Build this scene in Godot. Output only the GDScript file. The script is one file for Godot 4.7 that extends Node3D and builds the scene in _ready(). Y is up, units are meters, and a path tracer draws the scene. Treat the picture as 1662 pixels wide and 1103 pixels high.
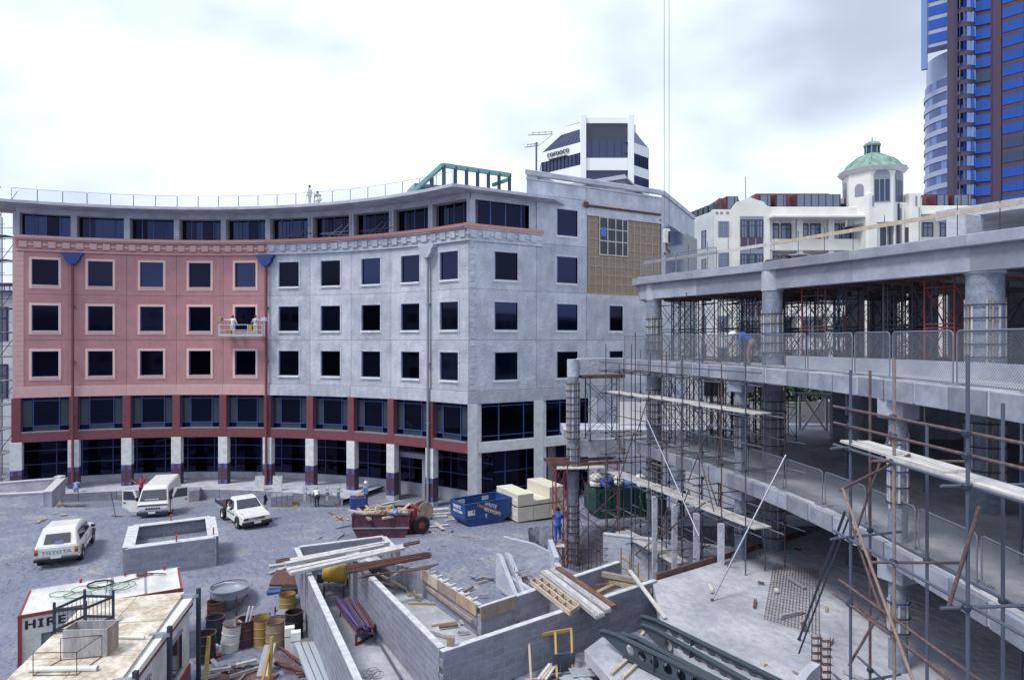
extends Node3D
# Heights are measured from the lens (y = 0); x runs right, -z runs away from the lens.
const F := 1059.4          # focal length in photo pixels
var M := {}                # materials
var rng := RandomNumberGenerator.new()
var taken := {}
var mesh_cache := {}

class MB:
	var v := PackedVector3Array()
	var n := PackedVector3Array()
	var c := PackedColorArray()
	var col := Color(1, 1, 1)
	func tri(a: Vector3, b: Vector3, d: Vector3) -> void:
		var nn := (b - a).cross(d - a).normalized()
		v.append(a); v.append(d); v.append(b)
		n.append(nn); n.append(nn); n.append(nn)
		c.append(col); c.append(col); c.append(col)
	func trin(a: Vector3, b: Vector3, d: Vector3, na: Vector3, nb: Vector3, nd: Vector3) -> void:
		v.append(a); v.append(d); v.append(b)
		n.append(na); n.append(nd); n.append(nb)
		c.append(col); c.append(col); c.append(col)
	func quad(a: Vector3, b: Vector3, d: Vector3, e: Vector3) -> void:
		tri(a, b, d); tri(a, d, e)
	func hexa(p: Array) -> void:   # 0-3 bottom ring seen from above counterclockwise, 4-7 top ring
		quad(p[3], p[2], p[1], p[0]); quad(p[4], p[5], p[6], p[7])
		for i in 4:
			var j := (i + 1) % 4
			quad(p[i], p[j], p[j + 4], p[i + 4])
	func box(ce: Vector3, s: Vector3, b := Basis.IDENTITY) -> void:
		var h := s * 0.5
		var p := []
		for y in [-h.y, h.y]:
			p.append(ce + b * Vector3(-h.x, y, h.z)); p.append(ce + b * Vector3(h.x, y, h.z))
			p.append(ce + b * Vector3(h.x, y, -h.z)); p.append(ce + b * Vector3(-h.x, y, -h.z))
		hexa(p)
	func cbox(ce: Vector3, s: Vector3, r: float, b := Basis.IDENTITY) -> void:
		var h := s * 0.5
		r = min(r, min(h.x, min(h.y, h.z)) * 0.9)
		var P := func(sx: float, sy: float, sz: float, k: int) -> Vector3:
			var q := Vector3(sx * (h.x - (0.0 if k == 0 else r)), sy * (h.y - (0.0 if k == 1 else r)), sz * (h.z - (0.0 if k == 2 else r)))
			return ce + b * q
		for s1 in [-1.0, 1.0]:
			var fx := [P.call(s1, -1.0, -1.0, 0), P.call(s1, 1.0, -1.0, 0), P.call(s1, 1.0, 1.0, 0), P.call(s1, -1.0, 1.0, 0)]
			var fy := [P.call(-1.0, s1, -1.0, 1), P.call(-1.0, s1, 1.0, 1), P.call(1.0, s1, 1.0, 1), P.call(1.0, s1, -1.0, 1)]
			var fz := [P.call(-1.0, -1.0, s1, 2), P.call(1.0, -1.0, s1, 2), P.call(1.0, 1.0, s1, 2), P.call(-1.0, 1.0, s1, 2)]
			for f in [fx, fy, fz]:
				out4(f, ce)
			for s2 in [-1.0, 1.0]:
				out4([P.call(s1, s2, -1.0, 0), P.call(s1, s2, 1.0, 0), P.call(s1, s2, 1.0, 1), P.call(s1, s2, -1.0, 1)], ce)
				out4([P.call(s1, -1.0, s2, 0), P.call(s1, 1.0, s2, 0), P.call(s1, 1.0, s2, 2), P.call(s1, -1.0, s2, 2)], ce)
				out4([P.call(-1.0, s1, s2, 1), P.call(1.0, s1, s2, 1), P.call(1.0, s1, s2, 2), P.call(-1.0, s1, s2, 2)], ce)
				for s3 in [-1.0, 1.0]:
					var a: Vector3 = P.call(s1, s2, s3, 0); var d: Vector3 = P.call(s1, s2, s3, 1); var e: Vector3 = P.call(s1, s2, s3, 2)
					if (d - a).cross(e - a).dot(a - ce) > 0: tri(a, d, e)
					else: tri(a, e, d)
	func out4(f: Array, ce: Vector3) -> void:
		var nn: Vector3 = (f[1] - f[0]).cross(f[2] - f[0])
		var m: Vector3 = (f[0] + f[1] + f[2] + f[3]) * 0.25 - ce
		if nn.dot(m) > 0: quad(f[0], f[1], f[2], f[3])
		else: quad(f[3], f[2], f[1], f[0])
	func tube(a: Vector3, b: Vector3, r0: float, r1: float, sides := 8, caps := true) -> void:
		var d := (b - a).normalized()
		var u := d.cross(Vector3(0.13, 0.31, 0.94) if abs(d.z) < 0.9 else Vector3(1, 0.2, 0)).normalized()
		var w := d.cross(u)
		for i in sides:
			var t0 := TAU * i / sides
			var t1 := TAU * (i + 1) / sides
			var e0 := u * cos(t0) + w * sin(t0)
			var e1 := u * cos(t1) + w * sin(t1)
			trin(a + e0 * r0, a + e1 * r0, b + e1 * r1, e0, e1, e1)
			trin(a + e0 * r0, b + e1 * r1, b + e0 * r1, e0, e1, e0)
			if caps:
				tri(a, a + e1 * r0, a + e0 * r0); tri(b, b + e0 * r1, b + e1 * r1)
	func path(pts: Array, r: float, sides := 6) -> void:
		for i in pts.size() - 1: tube(pts[i], pts[i + 1], r, r, sides)
	func prism(poly: PackedVector2Array, depth: float, xf := Transform3D.IDENTITY) -> void:  # xy outline, from z = 0 to z = depth
		var p := poly
		if Geometry2D.is_polygon_clockwise(p):
			p = poly.duplicate(); p.reverse()
		var ix := Geometry2D.triangulate_polygon(p)
		for k in range(0, ix.size(), 3):
			var a := p[ix[k]]; var b := p[ix[k + 1]]; var d := p[ix[k + 2]]
			if (b - a).cross(d - a) < 0:
				var t := b
				b = d; d = t
			tri(xf * Vector3(a.x, a.y, depth), xf * Vector3(b.x, b.y, depth), xf * Vector3(d.x, d.y, depth))
			tri(xf * Vector3(a.x, a.y, 0), xf * Vector3(d.x, d.y, 0), xf * Vector3(b.x, b.y, 0))
		for i in p.size():
			var a := p[i]; var b := p[(i + 1) % p.size()]
			quad(xf * Vector3(a.x, a.y, 0), xf * Vector3(b.x, b.y, 0), xf * Vector3(b.x, b.y, depth), xf * Vector3(a.x, a.y, depth))
	func lathe(prof: Array, seg: int, at := Vector3.ZERO, b := Basis.IDENTITY, smooth := true) -> void:  # prof: Vector2(radius, y) from bottom to top
		for i in prof.size() - 1:
			var p: Vector2 = prof[i]; var q: Vector2 = prof[i + 1]
			var nl := Vector2(q.y - p.y, p.x - q.x).normalized()
			for k in seg:
				var t0 := TAU * k / seg
				var t1 := TAU * (k + 1) / seg
				var e0 := Vector3(cos(t0), 0, -sin(t0)); var e1 := Vector3(cos(t1), 0, -sin(t1))
				var a := at + b * (e0 * p.x + Vector3(0, p.y, 0)); var a1 := at + b * (e1 * p.x + Vector3(0, p.y, 0))
				var d := at + b * (e0 * q.x + Vector3(0, q.y, 0)); var d1 := at + b * (e1 * q.x + Vector3(0, q.y, 0))
				var n0 := b * (e0 * nl.x + Vector3(0, nl.y, 0)); var n1 := b * (e1 * nl.x + Vector3(0, nl.y, 0))
				if not smooth:
					n0 = (n0 + n1).normalized(); n1 = n0
				if p.x > 1e-5: trin(a, a1, d1, n0, n1, n1)
				if q.x > 1e-5: trin(a, d1, d, n0, n1, n0)
	func mesh() -> ArrayMesh:
		var arr := []
		arr.resize(Mesh.ARRAY_MAX)
		arr[Mesh.ARRAY_VERTEX] = v; arr[Mesh.ARRAY_NORMAL] = n; arr[Mesh.ARRAY_COLOR] = c
		var m := ArrayMesh.new()
		m.add_surface_from_arrays(Mesh.PRIMITIVE_TRIANGLES, arr)
		return m

# ---------- node helpers
func numbered(nm: String) -> String:
	if not taken.has(nm):
		taken[nm] = 0
		return nm
	taken[nm] += 1
	return "%s_%03d" % [nm, taken[nm]]

func tag(o: Node, label: String, cat: String, group := "") -> void:
	o.set_meta("label", label); o.set_meta("category", cat)
	if group != "": o.set_meta("group", group)

func thing(nm: String, label: String, cat: String, at := Vector3.ZERO, group := "", yaw := 0.0) -> Node3D:
	var o := Node3D.new()
	o.name = numbered(nm)
	add_child(o)
	o.position = at; o.rotation.y = yaw
	tag(o, label, cat, group)
	return o

func gput(parent: Node, nm: String, mesh: Mesh, m: Material, xf := Transform3D.IDENTITY) -> MeshInstance3D:   # xf in world space
	var o := MeshInstance3D.new()
	o.name = nm; o.mesh = mesh; o.material_override = m
	parent.add_child(o, true)
	o.global_transform = xf
	return o

func lput(parent: Node, nm: String, mesh: Mesh, m: Material, xf := Transform3D.IDENTITY) -> MeshInstance3D:   # xf in the parent's space
	var o := MeshInstance3D.new()
	o.name = nm; o.mesh = mesh; o.material_override = m; o.transform = xf
	parent.add_child(o, true)
	return o

func struct(nm: String, mesh: Mesh, m: Material) -> MeshInstance3D:
	var o := gput(self, nm, mesh, m)
	o.set_meta("kind", "structure")
	return o

func boxm(s: Vector3, r := 0.0) -> ArrayMesh:
	var key := "b%.3f,%.3f,%.3f,%.3f" % [s.x, s.y, s.z, r]
	if not mesh_cache.has(key):
		var b := MB.new()
		if r > 0: b.cbox(Vector3.ZERO, s, r)
		else: b.box(Vector3.ZERO, s)
		mesh_cache[key] = b.mesh()
	return mesh_cache[key]

func cylm(sides := 8) -> ArrayMesh:
	var key := "c%d" % sides
	if not mesh_cache.has(key):
		var b := MB.new()
		b.tube(Vector3(0, -0.5, 0), Vector3(0, 0.5, 0), 1, 1, sides)
		mesh_cache[key] = b.mesh()
	return mesh_cache[key]

func gbox(parent: Node, nm: String, ce: Vector3, s: Vector3, m: Material, b := Basis.IDENTITY, r := 0.0) -> MeshInstance3D:
	return gput(parent, nm, boxm(s, r), m, Transform3D(b, ce))

func lbox(parent: Node, nm: String, ce: Vector3, s: Vector3, m: Material, b := Basis.IDENTITY, r := 0.0) -> MeshInstance3D:
	return lput(parent, nm, boxm(s, r), m, Transform3D(b, ce))

func stick(a: Vector3, b: Vector3) -> Basis:   # y along a-b
	var y := (b - a).normalized()
	var x := y.cross(Vector3(0, 0, 1) if abs(y.z) < 0.9 else Vector3(1, 0, 0)).normalized()
	return Basis(x, y, x.cross(y))

func gpole(parent: Node, nm: String, a: Vector3, b: Vector3, r: float, m: Material, sides := 8) -> MeshInstance3D:
	var L := a.distance_to(b)
	return gput(parent, nm, cylm(sides), m, Transform3D(stick(a, b) * Basis.from_scale(Vector3(r, L, r)), (a + b) * 0.5))

func gplank(parent: Node, nm: String, a: Vector3, b: Vector3, w: float, t: float, m: Material, roll := 0.0) -> MeshInstance3D:   # a board from a to b, wide side up
	var L := a.distance_to(b)
	var x := (b - a).normalized()
	var zz := x.cross(Vector3.UP).normalized()
	if zz.length() < 0.5: zz = Vector3(0, 0, 1)
	var y := zz.cross(x)
	var bs := Basis(x, y, zz).rotated(x, roll) if roll != 0.0 else Basis(x, y, zz)
	return gput(parent, nm, boxm(Vector3(L, t, w)), m, Transform3D(bs, (a + b) * 0.5))

# ---------- from photo pixels to places
func W(px: float, py: float, h: float) -> Vector3:   # the point at height h seen at a pixel
	var D := F * -h / (py - 551.5)
	return Vector3((px - 831.0) / F * D, h, -D)

func PD(px: float, py: float, D: float) -> Vector3:  # the point at depth D seen at a pixel
	return Vector3((px - 831.0) / F * D, (551.5 - py) / F * D, -D)

func ground_h(x: float, D: float) -> float:
	var h := -9.3
	if D > 28.0: h = lerp(-9.3, -10.0, clamp((D - 28.0) / 11.0, 0, 1))
	if D > 39.0: h = lerp(-10.0, -12.9, clamp((D - 39.0) / 11.0, 0, 1))
	# the lower working area in front
	var low: float = lerp(-10.2, -9.55, clamp((x + 3.0) / 3.0, 0, 1))
	h = lerp(h, low, clamp((25.2 - D) / 2.2, 0, 1))
	# the column pit
	var p: float = clamp((x - 0.9) / 0.6, 0, 1) * clamp((33.9 - D) / 0.8, 0, 1) * clamp((D - 24.0) / 1.0, 0, 1)
	h = lerp(h, -11.3, p)
	return h

func G(px: float, py: float) -> Vector3:   # where the line of sight meets the ground
	var k := (py - 551.5) / F
	var D := 12.0
	while D < 90.0:
		var x := (px - 831.0) / F * D
		if -ground_h(x, D) <= k * D: break
		D += 0.05
	var xx := (px - 831.0) / F * D
	return Vector3(xx, ground_h(xx, D), -D)

# ---------- materials
func lin(r: float, g: float, b: float) -> Color:   # real-world base colour to the sRGB the material wants
	return Color(r, g, b).linear_to_srgb()

func noise_tex(sd: int, size: int, layers: Array, lo: Color, hi: Color) -> ImageTexture:   # layers: [frequency, weight, stretch]
	var f := []
	var wt := []
	var st := []
	var ws := 0.0
	for i in layers.size():
		var nz := FastNoiseLite.new()
		nz.seed = sd + i * 17
		nz.noise_type = FastNoiseLite.TYPE_SIMPLEX_SMOOTH
		nz.frequency = layers[i][0]
		nz.fractal_octaves = 2
		f.append(nz.get_seamless_image(size, size, false, false, 0.15, true).get_data())
		wt.append(layers[i][1] / 255.0)
		st.append(layers[i][2] if layers[i].size() > 2 else 1)
		ws += layers[i][1]
	var acc := PackedFloat32Array()
	acc.resize(size * size)
	for i in layers.size():
		var dt: PackedByteArray = f[i]
		var w: float = wt[i] / ws
		var s: int = st[i]
		var k := 0
		for y in size:
			var row := (y / s) * size
			for x in size:
				acc[k] += dt[row + x] * w
				k += 1
	var lut := PackedByteArray()
	for i in 256:
		var t: float = clamp((i / 255.0 - 0.5) * 1.9 + 0.5, 0, 1)
		var c := lo.lerp(hi, t)
		lut.append(c.r8); lut.append(c.g8); lut.append(c.b8)
	var out := PackedByteArray()
	out.resize(size * size * 3)
	for k in size * size:
		var t := int(acc[k] * 255.0) * 3
		out[k * 3] = lut[t]; out[k * 3 + 1] = lut[t + 1]; out[k * 3 + 2] = lut[t + 2]
	return ImageTexture.create_from_image(Image.create_from_data(size, size, false, Image.FORMAT_RGB8, out))

func gravel_tex() -> ImageTexture:   # blue-grey crushed stone with patches of tan fines and pale dust
	var size := 1024
	var dat := []
	for q in [[71, 0.004], [72, 0.012], [73, 0.05], [74, 0.5]]:
		var nz := FastNoiseLite.new()
		nz.seed = q[0]
		nz.noise_type = FastNoiseLite.TYPE_SIMPLEX_SMOOTH
		nz.frequency = q[1]
		nz.fractal_octaves = 3
		dat.append(nz.get_seamless_image(size, size, false, false, 0.12, true).get_data())
	var a: PackedByteArray = dat[0]; var b: PackedByteArray = dat[1]; var c: PackedByteArray = dat[2]; var d: PackedByteArray = dat[3]
	var out := PackedByteArray()
	out.resize(size * size * 3)
	for k in size * size:
		var t := (a[k] * 0.30 + b[k] * 0.30 + c[k] * 0.22 + d[k] * 0.30) / 285.0
		var e := clampf((b[k] * 0.6 + a[k] * 0.4 - 150.0) / 60.0, 0.0, 1.0) * (0.5 + c[k] / 510.0)
		var s := 88.0 + t * 68.0
		out[k * 3] = int(clampf(s - 2.0 + e * 20.0, 0, 255))
		out[k * 3 + 1] = int(clampf(s + 2.0 + e * 12.0, 0, 255))
		out[k * 3 + 2] = int(clampf(s + 20.0 - e * 10.0, 0, 255))
	return ImageTexture.create_from_image(Image.create_from_data(size, size, false, Image.FORMAT_RGB8, out))

func plain(c: Color, rough := 0.8, metal := 0.0) -> StandardMaterial3D:
	var m := StandardMaterial3D.new()
	m.albedo_color = c; m.roughness = rough; m.metallic = metal
	return m

func textured(tex: Texture2D, metres: float, rough := 0.9, tint := Color(1, 1, 1), bump: Texture2D = null, bump_s := 0.5) -> StandardMaterial3D:
	var m := StandardMaterial3D.new()
	m.albedo_texture = tex; m.albedo_color = tint
	m.roughness = rough
	m.uv1_triplanar = true; m.uv1_world_triplanar = true
	m.uv1_scale = Vector3.ONE / metres
	if bump:
		m.normal_enabled = true; m.normal_texture = bump; m.normal_scale = bump_s
	return m

func bump_tex(sd: int, size: int, freq: float, strength: float) -> ImageTexture:
	var nz := FastNoiseLite.new()
	nz.seed = sd; nz.frequency = freq; nz.fractal_octaves = 4
	var im := nz.get_seamless_image(size, size, false, false, 0.15, true)
	im.convert(Image.FORMAT_RGBA8)
	im.bump_map_to_normal_map(strength)
	return ImageTexture.create_from_image(im)

func make_materials() -> void:
	var conc := noise_tex(11, 512, [[0.006, 1.0], [0.03, 0.6], [0.25, 0.45]], lin(0.31, 0.325, 0.40), lin(0.54, 0.555, 0.63))
	var streak := noise_tex(13, 512, [[0.006, 0.9], [0.02, 0.7, 3], [0.06, 0.5, 2], [0.25, 0.25]], lin(0.385, 0.40, 0.465), lin(0.69, 0.70, 0.765))
	var grain := bump_tex(3, 256, 0.08, 3.0)
	var gravel_b := bump_tex(4, 512, 0.12, 6.0)
	M.concrete = textured(conc, 5.0, 0.9, Color(1, 1, 1), grain, 0.4)
	M.panel = []
	for k in 4:
		M.panel.append(textured(streak, 6.5, 0.9, Color.from_hsv(0.62, 0.02, [1.0, 0.96, 0.99, 0.93][k]), grain, 0.35))
	M.concrete_white = textured(noise_tex(14, 256, [[0.02, 1.0], [0.2, 0.5]], lin(0.55, 0.56, 0.58), lin(0.74, 0.745, 0.76)), 3.0, 0.85)
	var pinkt := noise_tex(15, 256, [[0.008, 0.7], [0.03, 0.5, 2], [0.25, 0.5]], lin(0.375, 0.185, 0.20), lin(0.47, 0.245, 0.26))
	M.pink = textured(pinkt, 3.0, 0.85, Color(1, 1, 1), grain, 0.3)
	M.pink_light = textured(noise_tex(16, 256, [[0.02, 0.6], [0.25, 0.8]], lin(0.54, 0.335, 0.33), lin(0.62, 0.39, 0.385)), 3.0, 0.85)
	M.pink_pale = plain(lin(0.72, 0.50, 0.47), 0.8)
	M.salmon = plain(lin(0.60, 0.27, 0.23), 0.8)
	M.maroon_wall = textured(noise_tex(17, 256, [[0.02, 0.6], [0.2, 0.6]], lin(0.155, 0.045, 0.060), lin(0.20, 0.062, 0.078)), 2.5, 0.75)
	M.tile_purple = plain(lin(0.085, 0.045, 0.085), 0.45)
	M.tile_blue = plain(lin(0.10, 0.11, 0.33), 0.4)
	M.blue_paint = plain(lin(0.022, 0.05, 0.22), 0.5)
	M.mullion = plain(lin(0.03, 0.07, 0.22), 0.45)
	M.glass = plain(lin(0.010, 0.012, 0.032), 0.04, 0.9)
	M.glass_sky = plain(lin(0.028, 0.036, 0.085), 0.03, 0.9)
	M.dark_room = plain(lin(0.30, 0.30, 0.32), 0.9)
	M.pane = []
	for k in 6: M.pane.append(plain([lin(0.010, 0.012, 0.03), lin(0.02, 0.026, 0.06), lin(0.014, 0.016, 0.036), lin(0.03, 0.037, 0.085), lin(0.007, 0.008, 0.02), lin(0.022, 0.03, 0.075)][k], 0.03 + 0.01 * k, 0.9))
	M.side_glass = plain(lin(0.06, 0.075, 0.095), 0.06, 0.45)
	M.joint = plain(lin(0.10, 0.055, 0.05), 0.9)
	var gr := gravel_tex()
	M.gravel = textured(gr, 21.0, 0.95, Color(1, 1, 1), gravel_b, 0.5)
	M.floor_slab = textured(noise_tex(22, 512, [[0.005, 1.0], [0.03, 0.7], [0.2, 0.5]], lin(0.28, 0.29, 0.34), lin(0.48, 0.485, 0.53)), 7.0, 0.85, Color(1, 1, 1), grain, 0.4)
	M.block = []
	var bt := noise_tex(23, 256, [[0.02, 0.5], [0.3, 1.0]], lin(0.225, 0.235, 0.29), lin(0.345, 0.355, 0.42))
	for k in 5:
		M.block.append(textured(bt, 1.3, 0.95, Color.from_hsv(0.63, 0.03, [1.0, 0.97, 0.94, 0.985, 0.92][k]), grain, 0.6))
	M.mortar = plain(lin(0.40, 0.41, 0.45), 0.95)
	M.block_top = textured(bt, 1.3, 0.95, Color(1, 1, 1), grain, 0.5)
	M.coping = textured(noise_tex(24, 256, [[0.02, 0.8], [0.25, 0.6]], lin(0.40, 0.41, 0.45), lin(0.62, 0.62, 0.65)), 2.0, 0.95)
	var wd := func(sd: int, a: Color, b: Color) -> StandardMaterial3D:
		return textured(noise_tex(sd, 256, [[0.02, 0.8, 4], [0.15, 0.7, 6]], a, b), 1.6, 0.8)
	M.timber = [wd.call(31, lin(0.30, 0.22, 0.15), lin(0.50, 0.39, 0.28)), wd.call(32, lin(0.38, 0.31, 0.24), lin(0.58, 0.49, 0.39)), wd.call(33, lin(0.22, 0.17, 0.14), lin(0.38, 0.31, 0.26))]
	M.timber_grey = [wd.call(34, lin(0.26, 0.26, 0.28), lin(0.48, 0.47, 0.49)), wd.call(35, lin(0.38, 0.37, 0.38), lin(0.60, 0.58, 0.58))]
	M.plank = wd.call(36, lin(0.40, 0.38, 0.38), lin(0.64, 0.61, 0.58))
	M.timber_brown = wd.call(37, lin(0.09, 0.045, 0.04), lin(0.20, 0.11, 0.09))
	M.yellow_timber = wd.call(38, lin(0.38, 0.24, 0.06), lin(0.52, 0.36, 0.12))
	M.plywood = textured(noise_tex(39, 512, [[0.006, 1.0], [0.03, 0.8], [0.15, 0.4]], lin(0.36, 0.29, 0.21), lin(0.78, 0.74, 0.66)), 3.2, 0.85)
	M.hessian = textured(noise_tex(40, 256, [[0.02, 0.8], [0.2, 0.5]], lin(0.22, 0.165, 0.12), lin(0.33, 0.255, 0.19)), 2.0, 0.95)
	M.galv = plain(lin(0.36, 0.39, 0.46), 0.42, 0.55)
	M.galv_bright = plain(lin(0.60, 0.64, 0.70), 0.38, 0.5)
	M.tube_grey = plain(lin(0.105, 0.12, 0.175), 0.5, 0.3)
	M.fence_steel = plain(lin(0.20, 0.22, 0.275), 0.5, 0.4)
	M.batten = textured(noise_tex(54, 128, [[0.05, 0.8], [0.2, 0.6]], lin(0.34, 0.27, 0.20), lin(0.50, 0.41, 0.32)), 1.5, 0.85)
	M.tube_rust = textured(noise_tex(41, 128, [[0.05, 1.0], [0.3, 0.6]], lin(0.07, 0.046, 0.052), lin(0.18, 0.12, 0.118)), 0.8, 0.75)
	M.tube_red = plain(lin(0.23, 0.045, 0.05), 0.6)
	M.rust = textured(noise_tex(42, 128, [[0.05, 1.0], [0.3, 0.6]], lin(0.07, 0.03, 0.03), lin(0.16, 0.075, 0.06)), 0.7, 0.85)
	M.steel_dark = plain(lin(0.03, 0.045, 0.075), 0.55, 0.2)
	M.steel_green = plain(lin(0.05, 0.066, 0.088), 0.5)
	M.black = plain(lin(0.012, 0.012, 0.016), 0.6)
	M.rubber = plain(lin(0.018, 0.018, 0.02), 0.85)
	M.white_paint = textured(noise_tex(53, 256, [[0.012, 0.9], [0.06, 0.5], [0.3, 0.3]], lin(0.60, 0.60, 0.57), lin(0.78, 0.79, 0.77)), 2.2, 0.3)
	M.white_paint.clearcoat_enabled = true
	M.white_paint.clearcoat = 0.5
	M.white_matt = plain(lin(0.70, 0.71, 0.70), 0.7)
	M.white_dirty = textured(noise_tex(43, 256, [[0.01, 0.8], [0.08, 0.6], [0.3, 0.3]], lin(0.42, 0.43, 0.42), lin(0.72, 0.73, 0.71)), 3.0, 0.7)
	M.red_paint = plain(lin(0.34, 0.03, 0.03), 0.5)
	M.trim_red = plain(lin(0.25, 0.035, 0.04), 0.6)
	M.maroon_steel = textured(noise_tex(44, 256, [[0.02, 0.8], [0.15, 0.6]], lin(0.055, 0.018, 0.032), lin(0.11, 0.038, 0.055)), 1.8, 0.6)
	M.skip_blue = textured(noise_tex(45, 256, [[0.02, 0.8], [0.15, 0.6]], lin(0.012, 0.05, 0.19), lin(0.03, 0.09, 0.29)), 1.8, 0.5)
	M.skip_blue.metallic_specular = 0.5
	M.yellow = plain(lin(0.55, 0.36, 0.05), 0.55)
	M.ochre = plain(lin(0.37, 0.24, 0.075), 0.6)
	M.green_steel = plain(lin(0.14, 0.32, 0.31), 0.6)
	M.copper = textured(noise_tex(46, 256, [[0.02, 0.9], [0.12, 0.7]], lin(0.12, 0.19, 0.155), lin(0.27, 0.42, 0.385)), 5.0, 0.8)
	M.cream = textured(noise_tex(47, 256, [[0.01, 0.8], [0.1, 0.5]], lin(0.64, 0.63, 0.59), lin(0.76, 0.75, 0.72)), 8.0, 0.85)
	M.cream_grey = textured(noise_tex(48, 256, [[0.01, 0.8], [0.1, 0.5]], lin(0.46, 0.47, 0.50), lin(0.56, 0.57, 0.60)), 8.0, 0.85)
	M.grey_paint = plain(lin(0.24, 0.25, 0.30), 0.8)
	M.roof_red = plain(lin(0.105, 0.028, 0.042), 0.6)
	M.purple_panel = plain(lin(0.075, 0.05, 0.09), 0.7)
	M.white_tile = plain(lin(0.80, 0.81, 0.82), 0.5)
	M.brick_brown = textured(noise_tex(49, 256, [[0.05, 0.5], [0.3, 0.8]], lin(0.052, 0.036, 0.068), lin(0.085, 0.056, 0.097)), 3.0, 0.8)
	M.tower_glass = plain(lin(0.02, 0.08, 0.36), 0.05, 0.45)
	M.tower_glass_grey = plain(lin(0.085, 0.115, 0.25), 0.08, 0.35)
	M.tower_glass_pale = plain(lin(0.16, 0.23, 0.46), 0.08, 0.35)
	M.tower_band = plain(lin(0.30, 0.34, 0.50), 0.5)
	M.tower_dark_glass = plain(lin(0.018, 0.022, 0.04), 0.05)
	M.skin = plain(lin(0.42, 0.23, 0.16), 0.6)
	M.person = StandardMaterial3D.new()
	M.person.vertex_color_use_as_albedo = true
	M.person.roughness = 0.85
	M.headlamp = plain(lin(0.75, 0.77, 0.80), 0.1, 0.3)
	M.amber = plain(lin(0.60, 0.22, 0.02), 0.3)
	M.tail_red = plain(lin(0.40, 0.02, 0.02), 0.25)
	M.windscreen = plain(lin(0.03, 0.032, 0.045), 0.04)
	M.windscreen.metallic_specular = 0.8
	M.hose_green = plain(lin(0.05, 0.22, 0.12), 0.5)
	M.blue_tarp = plain(lin(0.03, 0.16, 0.55), 0.45)
	M.skip_green = plain(lin(0.012, 0.065, 0.06), 0.6)
	M.panel_cream = textured(noise_tex(51, 128, [[0.03, 0.6], [0.2, 0.5]], lin(0.58, 0.54, 0.44), lin(0.70, 0.66, 0.56)), 2.0, 0.8)
	M.scaff_tan = textured(noise_tex(52, 128, [[0.05, 1.0], [0.3, 0.6]], lin(0.17, 0.12, 0.10), lin(0.32, 0.24, 0.19)), 0.8, 0.75)
	M.leaf = plain(lin(0.04, 0.085, 0.035), 0.8)

func build_view() -> void:
	var cam := Camera3D.new()
	cam.name = "camera"
	cam.fov = 55.0
	cam.near = 0.1
	cam.far = 3000.0
	add_child(cam)
	cam.current = true
	var we := WorldEnvironment.new()
	we.name = "world_environment"
	var env := Environment.new()
	env.background_mode = Environment.BG_SKY
	var sky := Sky.new()
	var pm := PanoramaSkyMaterial.new()
	pm.panorama = sky_texture()
	pm.energy_multiplier = 0.93
	sky.sky_material = pm
	env.sky = sky
	env.tonemap_mode = Environment.TONE_MAPPER_LINEAR
	env.tonemap_exposure = 1.52
	env.sdfgi_enabled = true
	env.ssao_enabled = true
	env.ssil_enabled = true
	we.environment = env
	add_child(we)
	var sun := DirectionalLight3D.new()
	sun.name = "sun"
	sun.light_energy = 0.58
	sun.light_color = Color(1.0, 0.985, 0.96)
	sun.light_angular_distance = 14.0
	sun.shadow_enabled = true
	add_child(sun)
	sun.look_at_from_position(Vector3(-30, 60, 22), Vector3.ZERO)

func sky_texture() -> ImageTexture:
	var w := 1024
	var h := 512
	var nz := FastNoiseLite.new()
	nz.seed = 5
	nz.noise_type = FastNoiseLite.TYPE_SIMPLEX_SMOOTH
	nz.frequency = 1.5
	nz.fractal_octaves = 5
	var im := Image.create(w, h, false, Image.FORMAT_RGB8)
	var white := Color(0.90, 0.945, 1.0)
	var grey := Color(0.665, 0.705, 0.775)
	var banks := [[1380.0, 20.0, 0.15, 0.22], [1460.0, 150.0, 0.10, 0.14], [60.0, 90.0, 0.2, 0.2], [1200.0, 90.0, 0.12, 0.08]]
	var dirs := []
	for b in banks: dirs.append(Vector3(b[0] - 831.0, 551.5 - b[1], -F).normalized())
	for y in h:
		var el := PI * 0.5 - PI * (y + 0.5) / h
		for x in w:
			var az := TAU * (x + 0.5) / w
			var d := Vector3(sin(az) * cos(el), sin(el), -cos(az) * cos(el))
			var q := Vector3(d.x, d.y * 1.9, d.z)
			var t := nz.get_noise_3dv(q) * 0.95 + nz.get_noise_3dv(q * 3.1 + Vector3(7, 3, 1)) * 0.4 + 0.16 + 0.2 * smoothstep(0.2, 0.9, d.y)
			for k in dirs.size():
				var g: float = d.distance_to(dirs[k]) / banks[k][2]
				if g < 3.0: t += banks[k][3] * exp(-g * g)
			t = smoothstep(-0.25, 1.15, t)
			if d.y < 0.0: t = 0.3
			im.set_pixel(x, y, white.lerp(grey, t))
	return ImageTexture.create_from_image(im)

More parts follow.
